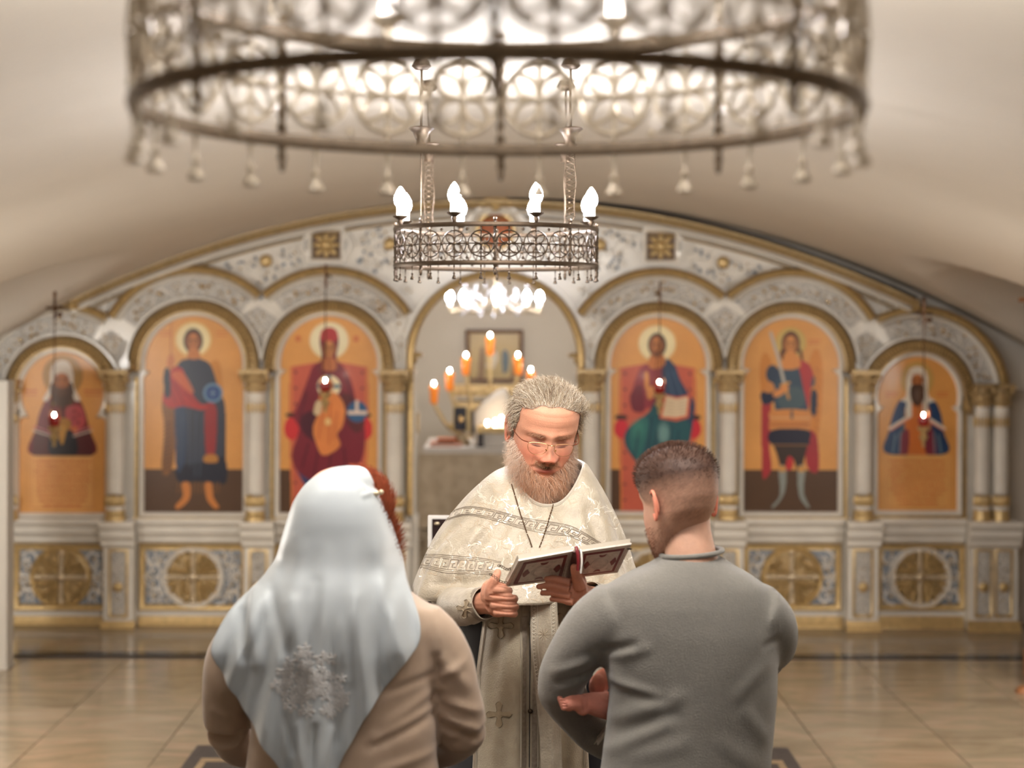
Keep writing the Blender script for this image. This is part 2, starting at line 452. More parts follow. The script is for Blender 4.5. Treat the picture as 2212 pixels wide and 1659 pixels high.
bays = [  # cx, icon width, bottom, notch y, arc centre y, arc radius, ring outer R, gold outer R, springing y
    (138, 183, 1110, 905, 853, 87, 125, 197, 828),
    (421, 210, 1108, 812, 790, 103, 141, 214, 805),
    (712, 208, 1108, 808, 789, 103, 141, 212, 803),
    (1422, 202, 1102, 805, 788, 101, 139, 211, 800),
    (1708, 200, 1102, 803, 788, 101, 140, 211, 800),
    (1981, 168, 1098, 882, 852, 84, 124, 195, 826)]
DOORC, DOORY, DOORR = 1071, 776, 176
def crown_y(x): return 428 + (x - 1071) ** 2 / 3850.0
def top_y(x):
    best = 9999
    for (cx, wd, bt, ny, cy, R, R1, R2, sp) in bays:
        if abs(x - cx) < R2: best = min(best, cy - math.sqrt(R2 * R2 - (x - cx) ** 2))
    if 150 < x < 1985: best = min(best, crown_y(x) + 4)
    return best
# back board of the whole screen, opening left out
v = []; f = []
def strip(x0, x1, bot, n):
    global v, f
    b0 = len(v)
    for x in np.linspace(x0, x1, n):
        t = min(top_y(x), 1000); bb = bot(x)
        for yy in (D0, D0 + .06):
            v.append((X(x), yy, Z(t))); v.append((X(x), yy, Z(bb)))
    for i in range(n - 1):
        a = b0 + 4 * i; c = a + 4
        f += [(a, a + 1, c + 1, c), (a + 2, c + 2, c + 3, a + 3), (a, c, c + 2, a + 2), (a + 1, a + 3, c + 3, c + 1)]
    f.append((b0, b0 + 2, b0 + 3, b0 + 1)); e_ = b0 + 4 * (n - 1); f.append((e_, e_ + 1, e_ + 3, e_ + 2))
strip(-58, 893, lambda x: 1374, 200)
strip(1249, 2177, lambda x: 1374, 200)
strip(893.01, 1248.9, lambda x: DOORY - math.sqrt(max(0, (DOORR + 4) ** 2 - (x - DOORC) ** 2)), 80)
bb = MB(); bb.add(v, f); SP('back_board', bb, M_white, smooth=False)

SZ = SC
def molding(px_prof):   # profile given in px offset, metres height
    return [(o * SC, h) for o, h in px_prof]
GOLD_BIG = molding([(-9, 0), (-9, .03), (-6, .05), (0, .062), (6, .05), (9, .03), (9, 0)])

def spiral(c, r, a0, turns, sgn, n=16):
    t = np.linspace(0, 1, n); a = a0 + sgn * turns * 2 * PI * t; rr = r * (1 - .8 * t)
    return np.stack([c[0] + rr * np.cos(a), c[1] + rr * np.sin(a)], 1)
def relief(mbw, mbg, c, r, sgn, y, a0, rng, gold=.4):
    """one carved scroll: a coiled stem with leaf lobes"""
    s = spiral(c, r, a0, .95, sgn, 13); th = r * .17
    mbw.tube([(p[0], y - th * .7, p[1]) for p in s], np.linspace(th, th * .55, 13), 5)
    for k in range(5):
        a = a0 + sgn * (k / 5.0) * 2 * PI; rr = r * (1.12 - .1 * k)
        q = (c[0] + rr * math.cos(a), y - .006, c[1] + rr * math.sin(a))
        R = Matrix.Rotation(-a - .6 * sgn, 3, 'Y')
        tgt = mbg if rng.rand() < gold else mbw
        tgt.ell(q, (r * .3, .012, r * .12), 6, 4, R=R)
    (mbg if rng.rand() < .7 else mbw).ell((c[0], y - .012, c[1]), (r * .2, .014, r * .2), 7, 5)
def rinceau(mbw, mbg, path, w_, y, rng, gold=.3):
    """running scroll ornament along a path (world x,z), half width w_"""
    p = np.asarray(path); seg = np.linalg.norm(np.diff(p, axis=0), axis=1); L = seg.sum(); s = np.concatenate([[0], np.cumsum(seg)])
    n = max(2, int(round(L / (w_ * 1.75)))); 
    tt = np.linspace(0, L, n * 8)
    base = np.stack([np.interp(tt, s, p[:, 0]), np.interp(tt, s, p[:, 1])], 1); T = np.gradient(base, axis=0); T /= np.linalg.norm(T, axis=1)[:, None]
    Nn = np.stack([-T[:, 1], T[:, 0]], 1)
    wave = base + Nn * (np.sin(tt / L * n * PI) * w_ * .62)[:, None]
    mbw.tube([(q[0], y - .008, q[1]) for q in wave], w_ * .075, 5)
    for k in range(n * 7):
        i = rng.randint(0, len(tt)); q = base[i] + Nn[i] * rng.uniform(-.9, .9) * w_; mbw.ell((q[0], y - .006, q[1]), (w_ * .2, .011, w_ * .08), 6, 4, R=Matrix.Rotation(rng.uniform(0, 3.1), 3, 'Y'))
    for k in range(n):
        i = int((k + .5) / n * (len(tt) - 1)); sg = 1 if k % 2 == 0 else -1
        c = base[i] - Nn[i] * sg * w_ * .12
        relief(mbw, mbg, c, w_ * .62, sg, y, math.atan2(Nn[i][1], Nn[i][0]) + (0 if sg > 0 else PI), rng, gold)

rng = np.random.RandomState(3)
for bi, (cx, wd, bt, ny, cy, R, R1, R2, sp) in enumerate(bays):
    cxm, czm = X(cx), Z(cy)
    A = SPart('arch_surround')
    # outer gilded moulding: stops where neighbouring arches meet
    a0, a1 = 0, 180
    def meet(j):
        c2, y2, r2 = bays[j][0], bays[j][4], bays[j][7]
        dx, dy = c2 - cx, cy - y2; d = math.hypot(dx, dy); aa = (R2 * R2 - r2 * r2 + d * d) / (2 * d); ph = math.acos(max(-1, min(1, aa / R2)))
        return math.degrees(math.atan2(dy, dx)), math.degrees(ph)
    if bi in (0, 1, 3, 4): b_, p_ = meet(bi + 1); a0 = b_ + p_
    if bi in (1, 2, 4, 5): b_, p_ = meet(bi - 1); a1 = b_ - p_; a1 = a1 + 360 if a1 < 0 else a1
    if bi == 2: a0 = 33
    if bi == 3: a1 = 147
    if bi == 0: a1 = 172
    if bi == 5: a0 = 7
    mb = MB(); mb.sweep(arc(cxm, czm, (R2 - 9) * SC, a0, a1, 60), molding([(-8, 0), (-8, .045), (-3, .07), (3, .08), (7, .065), (9, .03), (9, 0)]), D0)
    mb.sweep(arc(cxm, czm, (R2 - 1) * SC, a0, a1, 60), molding([(-2, .03), (0, .075), (2, .03)]), D0)
    SP('outer_molding', mb, M_gold, A)
    mb = MB(); mb.sweep(arc(cxm, czm, (R2 - 22) * SC, a0 if a0 else 0, a1, 60), molding([(-5, 0), (-5, .04), (0, .055), (5, .04), (5, 0)]), D0); SP('white_fillet', mb, M_white, A)
    # egg-and-dart ring round the icon
    mb = MB(); path = np.concatenate([[(cxm + R1 * SC - 14 * SC, Z(sp))], arc(cxm, czm, (R1 - 14) * SC, 0, 180, 64), [(cxm - (R1 - 14) * SC, Z(sp))]])
    mb.sweep(path, molding([(-13, .0), (-13, .035), (-9, .05), (-6, .04), (6, .06), (10, .085), (14, .085), (14, 0)]), D0)
    SP('gilded_ring', mb, M_gold2, A)
    mb = MB(); ne = 46
    for k in range(ne):
        a = PI * (k + .5) / ne; q = (cxm + (R1 - 14) * SC * math.cos(a), D0 - .056, czm + (R1 - 14) * SC * math.sin(a))
        mb.ell(q, (.022, .016, .0085), 6, 4, R=Matrix.Rotation(-a, 3, 'Y'))
    SP('egg_row', mb, M_gold, A, kind='stuff')
    mb = MB(); mb.sweep(arc(cxm, czm, (R1 + 4) * SC, 4, 176, 60), molding([(-3, 0), (-2, .05), (2, .05), (3, 0)]), D0); SP('ring_bead', mb, M_white, A)
    # carved relief between ring and outer moulding
    mw, mg = MB(), MB()
    for (u0, u1) in ((max(a0 + 6, 8), min(a1 - 6, 172)),):
        rinceau(mw, mg, arc(cxm, czm, (R1 + R2 - 22) / 2 * SC, u0, u1, 80), (R2 - R1 - 34) / 2 * SC, D0, rng, .4)
    mbd = MB()
    for k in range(15):
        a = math.radians(rng.uniform(max(a0, 8) + 4, min(a1, 172) - 4)); rr = (rng.uniform(R1 + 12, R2 - 30)) * SC; mbd.ell((cxm + rr * math.cos(a), D0 - .026, czm + rr * math.sin(a)), (.010, .010, .010), 8, 6)
    SP('gilded_beads', mbd, M_bead, A, kind='stuff')
    SP('carved_scrollwork', mw, M_white2, A, kind='stuff'); SP('gilded_leaves', mg, M_gold, A, kind='stuff')
    mb = MB(); mb.sweep(arc(cxm, czm, (R1 + R2 - 22) / 2 * SC, max(a0 + 2, 2), min(a1 - 2, 178), 60), [(-(R2 - R1 - 34) / 2 * SC, 0), (-(R2 - R1 - 34) / 2 * SC, .002), ((R2 - R1 - 34) / 2 * SC, .002), ((R2 - R1 - 34) / 2 * SC, 0)], D0); SP('relief_ground', mb, M_relief_ground, A)
    # white frame + gold fillet round the icon
    kp = [(cx - wd / 2 - 7, bt + 6), (cx - wd / 2 - 7, ny + 4), (cx - wd / 2 + 1, ny - 4)]
    a_n = math.degrees(math.asin(max(-1, min(1, (cy - ny + 6) / (R + 7.0)))))
    kp += [(cx + (R + 7) * math.cos(math.radians(a)), cy - (R + 7) * math.sin(math.radians(a))) for a in np.linspace(180 - a_n, a_n, 50)]
    kp += [(cx + wd / 2 - 1, ny - 4), (cx + wd / 2 + 7, ny + 4), (cx + wd / 2 + 7, bt + 6)]
    mb = MB(); mb.sweep(PX(kp), molding([(-6, 0), (-6, .03), (-2, .045), (3, .045), (6, .03), (6, 0)]), D0, closed=True)
    SP('icon_molding', mb, M_white, A)
    mb = MB(); kq = [(cx - wd / 2 - 18, bt + 13), (cx - wd / 2 - 18, sp + 12)]; 
    mb.sweep(PX(kq), molding([(-4, 0), (-3, .035), (3, .035), (4, 0)]), D0)
    mb.sweep(PX([(cx + wd / 2 + 18, sp + 12), (cx + wd / 2 + 18, bt + 13)]), molding([(-4, 0), (-3, .035), (3, .035), (4, 0)]), D0)
    mb.sweep(PX([(cx - wd / 2 - 22, bt + 14), (cx + wd / 2 + 22, bt + 14)]), molding([(-4, 0), (-3, .05), (3, .05), (4, 0)]), D0)
    SP('side_molding', mb, M_gold, A)

# capitals and columns
cols = [(0, 828, 0), (29, 828, 0), (257, 805, 0), (557, 803, 0), (855, 803, 0), (1275, 800, 0), (1571, 800, 0), (1861, 800, 0), (2115, 828, 0), (2155, 828, 0)]
ldone = set()
CY = D0 - .075
for (cx, ty, _) in cols:
    A = SPart('column'); dbl = ty == 828
    cw = .052 if dbl else .060; xm = X(cx)
    bot = 1121 + (-4 if cx > 1071 else 3)
    zt = Z(ty)
    mb = MB()
    # capital: flared leafy bell with corner volutes and abacus
    hh = 46 * SC
    wt = 22 * SC if dbl else 31 * SC
    mb.lathe([(cw * .95, -hh), (cw * 1.05, -hh * .7), (cw * 1.2, -hh * .35), (wt * .95, -hh * .1)], (xm, CY, zt), 14)
    mb.box((xm - wt, CY - .095, zt - .012), (xm + wt, D0, zt + .012))
    for k in range(8):
        a = PI + PI * (k + .5) / 8
        for (rr, zz, s_) in ((cw * 1.12, -hh * .78, .8), (cw * 1.35, -hh * .4, 1.0)):
            mb.ell((xm + rr * math.cos(a), CY + rr * math.sin(a) * .9, zt + zz), (.010, .010, .022 * s_), 6, 5)
    for s_ in (-1, 1): mb.ell((xm + s_ * wt * .82, CY - .075, zt - hh * .2), (.019, .019, .02), 8, 6)
    SP('capital', mb, M_gold2, A)
    r = cw * .86
    mb = MB(); mb.lathe([(r, Z(bot - 58)), (r * 1.02, Z(1000)), (r, Z(ty + 66)), (r * 1.12, Z(ty + 64)), (r * 1.15, Z(ty + 58)), (r * 1.0, Z(ty + 52)), (r * 1.15, Z(ty + 49)), (r * 1.1, Z(ty + 45))], (xm, CY, 0), 20)
    SP('shaft', mb, M_white, A)
    mb = MB()
    for k in range(7):
        a = PI + PI * k / 6.0
        mb.ell((xm + r * 1.02 * math.cos(a), CY + r * 1.02 * math.sin(a), Z(ty + 78)), (.011, .008, .034), 6, 5)
        mb.ell((xm + r * 1.03 * math.cos(a), CY + r * 1.03 * math.sin(a), Z(ty + 60)), (.008, .008, .008), 6, 4)
    SP('gilded_drops', mb, M_gold, A, kind='stuff')
    mb = MB()
    mb.lathe([(r * 1.32, Z(bot)), (r * 1.32, Z(bot - 8)), (r * 1.15, Z(bot - 12)), (r * 1.25, Z(bot - 18)), (r * 1.1, Z(bot - 24)), (r * .98, Z(bot - 25))], (xm, CY, 0), 20)
    for k in range(6):
        a = PI + PI * (k + .5) / 6; mb.ell((xm + r * 1.0 * math.cos(a), CY + r * 1.0 * math.sin(a), Z(bot - 42)), (.016, .010, .040), 6, 5)
    SP('column_base', mb, M_gold, A)
    mb = MB(); mb.lathe([(r * 1.18, Z(bot - 31)), (r * 1.2, Z(bot - 27)), (r * 1.18, Z(bot - 23))], (xm, CY, 0), 20); SP('white_collar', mb, M_white, A)

# the dado: ledge, panels, pilasters, plinth
def ledge(x0, x1, yb, prot, parent):
    """white shelf mouldings with gilded base, as one run; prot = how far it stands forward"""
    g = yb - 1115
    mb = MB(); prof = [(0, 0), (0, .075), (-9, .085), (-14, .075), (-20, .05), (-24, .055), (-30, .062), (-37, .045), (-44, .03), (-50, .035), (-56, .015), (-58, 0)]
    mb.sweep(PX([(x0, yb), (x1, yb)]), [(o * SC, h + prot) for o, h in prof], D0)
    SP('ledge_molding', mb, M_white, parent)
    mb = MB(); yy = yb + 239
    mb.sweep(PX([(x0, yy), (x1, yy)]), [(o * SC, h + prot) for o, h in [(26, 0), (26, .012), (22, .020), (17, .022), (14, .032), (9, .034), (6, .044), (1, .048), (0, .044), (0, 0)]], D0)
    SP('gilded_base_molding', mb, M_gold, parent)
def panel_relief(x0, x1, y0, y1, parent, seed):
    """gilded frame, blue-grey ground, carved scrolls, round cross medallion"""
    rg = np.random.RandomState(seed)
    fr = PX([(x0, y1), (x0, y0), (x1, y0), (x1, y1)])
    mb = MB(); mb.sweep(fr, molding([(1, 0), (1, .02), (-2, .032), (-6, .03), (-10, .014), (-12, .016), (-13, .004), (-13, 0)]), D0, closed=True); SP('gilded_frame', mb, M_gold, parent)
    mb = MB(); mb.box((X(x0 + 12), D0 - .004, Z(y1 - 12)), (X(x1 - 12), D0 - .001, Z(y0 + 12))); SP('panel_ground', mb, M_ground, parent, smooth=False)
    cx, cy = (x0 + x1) / 2, (y0 + y1) / 2; xm, zm = X(cx), Z(cy); R = 62 * SC
    mb = MB(); mb.sweep(arc(xm, zm, R, 0, 360, 61), [(-.018, 0), (-.016, .02), (-.006, .034), (.004, .026), (.012, .03), (.020, .012), (.021, 0)], D0); SP('medallion_ring', mb, M_white2 if seed % 2 else M_gold, parent)
    mb = MB(); mb.ell((xm, D0 - .003, zm), (R, .006, R), 30, 6); SP('medallion_ground', mb, M_gold2, parent)
    mb = MB()
    for k in range(4):
        a = k * PI / 2
        for j in range(8):
            rr = R * (.18 + .1 * j); mb.ell((xm + rr * math.cos(a), D0 - .012, zm + rr * math.sin(a)), (.017, .012, .017), 6, 4)
        mb.ell((xm + R * .86 * math.cos(a), D0 - .014, zm + R * .86 * math.sin(a)), (.024, .014, .024), 6, 5)
    mb.ell((xm, D0 - .02, zm), (.03, .018, .03), 10, 6)
    SP('medallion_cross', mb, M_brassy, parent)
    mg = MB(); mg2 = MB()
    for q in range(4):
        a = q * PI / 2 + PI / 4
        for (rr, da) in ((.30, 0), (.42, -.3), (.42, .3), (.5, 0), (.58, -.38), (.58, .38), (.66, -.14), (.66, .14), (.74, -.4), (.74, .4), (.8, 0), (.86, -.5), (.86, .5), (.88, -.22), (.88, .22)):
            c = (xm + R * rr * math.cos(a + da), zm + R * rr * math.sin(a + da)); 
            (mg if rg.rand() < .8 else mg2).ell((c[0], D0 - .012, c[1]), (.022, .028, .015), 6, 4, R=Matrix.Rotation(-(a + da) + rg.uniform(-.8, .8), 3, 'Y'))
    mg.sweep(arc(xm, zm, R * .99, 0, 360, 41), [(-.01, .004), (0, .03), (.01, .004)], D0)
    SP('medallion_leaves', mg, M_gold, parent, kind='stuff')
    mw, mg = MB(), MB()
    hw, hh = (x1 - x0) / 2 - 22, (y1 - y0) / 2 - 20
    for sx in (-1, 1):
        for sy in (-1, 1):
            for (fx, fy, rr) in ((.88, .80, 18), (.90, .30, 17), (.62, .90, 13), (.30, 1.0, 8), (.95, .58, 9), (1.0, .06, 11), (.75, .66, 9)):
                if hw * fx < 70 and hh * fy < 55 and math.hypot(hw * fx, hh * fy) < 72: continue
                c = (X(cx + sx * hw * fx), Z(cy + sy * hh * fy))
                relief(mw, mg, c, rr * SC, sx * sy, D0 - .004, rg.uniform(0, 6.28), rg, .16)
    SP('carved_scrolls', mw, M_white2, parent, kind='stuff'); SP('gilded_buds', mg, M_gold, parent, kind='stuff')
def pil_relief(x0, x1, y0, y1, parent, prot, seed, n=1):
    rg = np.random.RandomState(seed)
    for q in range(n):
        a = x0 + (x1 - x0) * q / n + 3; b = x0 + (x1 - x0) * (q + 1) / n - 3; cx = (a + b) / 2
        mb = MB(); mb.sweep(PX([(a, y1), (a, y0), (b, y0), (b, y1)]), [(o * SC, h + prot) for o, h in [(1, 0), (1, .008), (-2, .012), (-4, .008), (-4, 0)]], D0, closed=True); SP('gilded_border', mb, M_gold, parent)
        mb = MB(); mb.box((X(a + 3), D0 - prot - .003, Z(y1 - 4)), (X(b - 3), D0 - prot - .0005, Z(y0 + 4))); SP('vine_ground', mb, M_relief_ground, parent, smooth=False)
        mw, mg = MB(), MB(); path = [(X(cx), Z(y1 - 8)), (X(cx), Z(y0 + 8))]
        rinceau(mw, mg, cr(path, 20), (b - a) / 2 * .62 * SC, D0 - prot - .003, rg, .1)
        mg.ell((X(cx), D0 - prot - .012, Z((y0 + y1) / 2 + 8)), (.033, .016, .033), 10, 6)
        for s_ in (-1, 1): mg.ell((X(cx + s_ * (b - a) * .3), D0 - prot - .01, Z(y1 - 2)), (.014, .014, .014), 6, 5)
        SP('carved_vine', mw, M_white2, parent, kind='stuff'); SP('gilded_roses', mg, M_gold, parent, kind='stuff')

panels = [(33, 237, 3), (304, 536, 2), (596, 826, 2), (1304, 1532, -1), (1606, 1818, -3), (1894, 2085, -4)]
segx = [(-20, 234), (302, 532), (600, 824), (1308, 1536), (1606, 1822), (1894, 2082)]
for i, (x0, x1, dy) in enumerate(panels):
    A = SPart('dado_bay'); sx0, sx1 = segx[i]
    ledge(sx0, sx1, 1118 + dy, 0, A)
    panel_relief(x0, x1, 1176 + dy, 1318 + dy, A, 20 + i)
    mb = MB()
    if i in (0, 5): mb.box((X(sx0), D0 - .04, 0), (X(sx1), D0, Z(1360 + dy))); SP('plinth', mb, M_plinth, A, smooth=False)
    else:
        mb.box((X(sx0), D0 - .035, 0), (X(sx1), D0, Z(1358 + dy))); SP('marble_threshold', mb, M_marble, A, smooth=False)
pils = [(-62, 16, 0, 3, 2), (232, 302, 0, 3, 1), (532, 600, 0, 2, 1), (824, 892, 0, 2, 1), (1248, 1310, 0, -1, 1), (1536, 1606, 0, -2, 1), (1822, 1894, 0, -3, 1), (2082, 2192, 0, -4, 2)]
for i, (x0, x1, _, dy, n) in enumerate(pils):
    A = SPart('pilaster'); pr = .11
    mb = MB(); mb.box((X(x0 + 3), D0 - pr, Z(1362 + dy)), (X(x1 - 3), D0, Z(1120 + dy))); SP('pilaster_block', mb, M_white, A, smooth=False)
    ledge(x0 - 1, x1 + 1, 1121 + dy, pr, A)
    pil_relief(x0 + 12, x1 - 12, 1182 + dy, 1326 + dy, A, pr, 40 + i, n)
    mb = MB(); mb.box((X(x0 + 1), D0 - pr - .03, 0), (X(x1 - 1), D0, Z(1362 + dy))); SP('plinth', mb, M_plinth, A, smooth=False)

# royal door arch
A = SPart('door_arch')
path = np.concatenate([[(X(DOORC + DOORR + 8), Z(1112))], arc(X(DOORC), Z(DOORY), (DOORR + 8) * SC, 0, 180, 60), [(X(DOORC - DOORR - 8), Z(1112))]])
mb = MB(); mb.sweep(path, molding([(-9, -.06), (-9, .03), (-4, .055), (4, .06), (9, .035), (9, 0)]), D0); SP('arch_molding', mb, M_gold, A)
mb = MB(); mb.sweep(arc(X(DOORC), Z(DOORY), (DOORR + 24) * SC, 12, 168, 50), molding([(-5, 0), (-4, .03), (4, .03), (5, 0)]), D0); SP('arch_fillet', mb, M_white, A)
mw, mg = MB(), MB()
for (c, r_, s_) in (((862, 700), 17, 1), ((868, 745), 14, -1), ((862, 660), 15, -1), ((880, 625), 13, 1), ((855, 780), 12, 1), ((845, 640), 9, 1),
                   ((1283, 700), 17, -1), ((1276, 745), 14, 1), ((1280, 660), 15, 1), ((1262, 625), 13, -1), ((1288, 780), 12, -1), ((1298, 640), 9, -1),
                   ((910, 590), 12, 1), ((1232, 590), 12, -1), ((875, 590), 9, 1), ((1268, 590), 9, -1)):
    relief(mw, mg, (X(c[0]), Z(c[1])), r_ * SC, s_, D0, rng.uniform(0, 6), rng, .12)
SP('carved_spandrel', mw, M_white2, A, kind='stuff'); SP('gilded_leaves', mg, M_gold, A, kind='stuff')
mb = MB()
for s_ in (-1, 1):
    xx = X(DOORC + s_ * (DOORR + 3)); mb.ell((xx - s_ * .035, D0 - .02, Z(767)), (.035, .02, .018), 8, 5); mb.ell((xx - s_ * .012, D0 - .02, Z(777)), (.02, .02, .03), 8, 5)
    mb.box((xx - .012 - s_ * .03, D0 - .02, Z(935)), (xx + .012 - s_ * .03, D0 + .02, Z(893)))
SP('hinge_ornament', mb, M_gold2, A)
mb = MB()
for s_ in (-1, 1):
    a_, b_ = sorted((X(DOORC + s_ * 179), X(DOORC + s_ * 165)))
    mb.box((a_, D0 - .03, 0), (b_, D0 + .06, Z(1112)))
    a_, b_ = sorted((X(DOORC + s_ * 177), X(DOORC + s_ * 171)))
    mb.box((a_, D0 - .04, Z(1112)), (b_, D0 + .0, Z(800)))
SP('door_jamb', mb, M_white, A, smooth=False)

# relief filling the wedges between neighbouring arches
A = SPart('arch_wedges')
mw, mg, md = MB(), MB(), MB()
for (cx, y0, y1, w0, w1) in ((557, 668, 795, 26, 9), (1565, 664, 790, 26, 9), (240, 722, 795, 22, 8), (1872, 718, 790, 22, 8)):
    md.add([(X(cx - w0 - 22), D0 - .0012, Z(y0 + 26)), (X(cx), D0 - .0012, Z(y0 - 6)), (X(cx + w0 + 22), D0 - .0012, Z(y0 + 26)), (X(cx + w1 + 4), D0 - .0012, Z(y1)), (X(cx - w1 - 4), D0 - .0012, Z(y1))], [(0, 1, 2, 3, 4)])
    n_ = 6
    for k in range(n_):
        t = (k + .5) / n_; yy = y0 + 8 + (y1 - y0 - 12) * t; ww = w0 * (1 - t) + w1 * t
        for s_ in ((-1, 1) if ww > 13 else (rng.choice([-1, 1]),)): relief(mw, mg, (X(cx + s_ * ww * .5 * (ww > 13)), Z(yy)), min(12, ww * .6) * SC, s_, D0, rng.uniform(0, 6), rng, .3)
SP('wedge_scrolls', mw, M_white2, A, kind='stuff'); SP('wedge_gilding', mg, M_gold, A, kind='stuff'); SP('wedge_ground', md, M_relief_ground, A, smooth=False, kind='stuff')

# crown: nested mouldings along the vault, frieze with rosettes
A = SPart('crown_arch')
xx = np.linspace(158, 1978, 90)
def crow(off): return [(X(x), Z(crown_y(x) + off)) for x in xx]
mb = MB(); mb.sweep(crow(8)[::-1], molding([(-4, 0), (-3, .1), (0, .12), (4, .12), (5, 0)]), D0)
mb.sweep(crow(17)[::-1], molding([(-5, 0), (-4, .09), (1, .105), (5, .09), (5, 0)]), D0); SP('gilded_cornice', mb, M_gold2, A)
mb = MB(); mb.sweep(crow(30)[::-1], molding([(-8, 0), (-7, .05), (0, .07), (7, .08), (8, 0)]), D0); SP('white_cornice', mb, M_white, A)
mb = MB(); mb.sweep(crow(43)[::-1], molding([(-3, 0), (-2, .03), (3, .045), (3, 0)]), D0); SP('inner_fillet', mb, M_gold, A)
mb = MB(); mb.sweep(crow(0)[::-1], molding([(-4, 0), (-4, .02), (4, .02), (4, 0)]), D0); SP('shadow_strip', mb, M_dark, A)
mb = MB(); n_ = 150
for k in range(n_):
    x = 158 + (1978 - 158) * (k + .5) / n_; mb.ell((X(x), D0 - .105, Z(crown_y(x) + 16)), (.012, .008, .008), 6, 4)
SP('bead_row', mb, M_gold, A, kind='stuff')
# frieze scrolls
mw, mg, md = MB(), MB(), MB()
fr = [(520, 582, 13, 1), (549, 572, 15, -1), (578, 590, 14, 1), (610, 552, 12, -1), (636, 548, 15, 1), (560, 612, 12, 1), (600, 580, 11, -1), (640, 575, 10, 1), (556, 640, 8, 1), (498, 578, 8, -1),
      (782, 520, 14, 1), (806, 508, 13, -1), (832, 502, 14, 1), (800, 545, 14, -1), (830, 540, 16, 1), (855, 520, 13, -1), (846, 570, 12, 1), (815, 575, 11, -1), (868, 550, 12, 1), (790, 568, 8, 1), (880, 500, 12, 1),
      (905, 515, 13, 1), (930, 500, 12, -1), (960, 510, 13, 1), (990, 498, 10, 1), (930, 540, 13, 1), (965, 548, 12, -1), (1000, 540, 12, 1), (900, 555, 10, 1)]
for (a, b_, r_, s_) in fr:
    for m_ in (1, -1):
        px = a if m_ > 0 else 2 * 1068 - a
        relief(mw, mg, (X(px), Z(b_)), r_ * SC, s_ * m_, D0, rng.uniform(0, 6), rng, .12)
        for q in range(2): md.ell((X(px + rng.uniform(-16, 16)), D0 - .001, Z(b_ + rng.uniform(-12, 12))), (.018, .006, .012), 6, 4, R=Matrix.Rotation(rng.uniform(0, 3), 3, 'Y'))
for (a, b_) in ((575, 566), (842, 528)):
    for px in (a, 2 * 1068 - a): mg.ell((X(px), D0 - .02, Z(b_)), (.042, .026, .042), 12, 7)
SP('frieze_scrolls', mw, M_white2, A, kind='stuff'); SP('frieze_gilding', mg, M_gold, A, kind='stuff'); SP('frieze_ground', md, M_ground, A, kind='stuff')
# triangular fillers at the ends
mb = MB()
for tri in ([(192, 660), (252, 618), (226, 676)], [(1884, 614), (1944, 656), (1908, 672)]):
    mb.sweep(PX(tri), molding([(-4, 0), (-3, .03), (3, .03), (4, 0)]), D0, closed=True)
SP('end_triangle', mb, M_white, A)
for px in (705, 1426):
    B = SPart('rosette_block'); r_ = 35
    mb = MB(); mb.sweep(PX([(px - r_, 565), (px - r_, 497), (px + r_, 497), (px + r_, 565)]), molding([(5, 0), (5, .05), (-1, .06), (-5, .04), (-5, 0)]), D0, closed=True)
    for s_ in (-1, 1): mb.sweep(arc(X(px + s_ * 28), Z(531), 22 * SC, -75 if s_ > 0 else 105, 75 if s_ > 0 else 255, 16), molding([(-3, 0), (-3, .05), (3, .05), (3, 0)]), D0)
    SP('rosette_frame', mb, M_white, B)
    mb = MB(); mb.box((X(px - 31), D0 - .012, Z(563)), (X(px + 31), D0 - .001, Z(500))); SP('rosette_ground', mb, M_plinth, B, smooth=False)
    mb = MB(); mb.ell((X(px), D0 - .03, Z(531)), (.03, .02, .03), 10, 6)
    for k in range(8):
        a = k * PI / 4; rr = (.052 if k % 2 else .045); mb.ell((X(px) + rr * 1.1 * math.cos(a), D0 - .025, Z(531) + rr * 1.1 * math.sin(a)), (.034, .016, .017), 8, 5, R=Matrix.Rotation(-a, 3, 'Y'))
    for a in range(4): mb.ell((X(px) + .075 * math.cos(a * PI / 2 + PI / 4), D0 - .02, Z(531) + .075 * math.sin(a * PI / 2 + PI / 4)), (.014, .014, .014), 6, 4)
    SP('rosette', mb, M_gold, B)
# central medallion behind the chandelier
B = SPart('crown_medallion')
mb = MB(); mb.sweep(arc(X(1070), Z(500), 52 * SC, -10, 190, 40), molding([(-10, 0), (-8, .06), (0, .08), (9, .05), (10, 0)]), D0); SP('medallion_frame', mb, M_white, B)
mb = MB(); mb.sweep(arc(X(1070), Z(500), 40 * SC, 0, 360, 41), molding([(-3, 0), (-2, .05), (3, .05), (3, 0)]), D0)
for (dx, dy, r_) in ((0, -62, .05), (-16, -66, .035), (16, -66, .035), (0, -50, .03), (-28, -58, .025), (28, -58, .025)): mb.ell((X(1070 + dx), D0 - .08, Z(500 + dy)), (r_, .03, r_ * .75), 9, 6)
SP('medallion_crest', mb, M_gold, B)
mb = MB(); mb.ell((X(1070), D0 - .01, Z(500)), (37 * SC, .02, 37 * SC), 24, 10); SP('medallion_picture', mb, mat('medallion_paint', (196, 110, 66), .5, var=.25, scale=9), B)
for s_ in (-1, 1):
    mb = MB(); mb.sweep(PX([(1070 + s_ * 30, 448), (1070 + s_ * 82, 500)][::s_]), molding([(-6, 0), (-5, .07), (5, .07), (6, 0)]), D0); SP('crest_slope', mb, M_white, B)

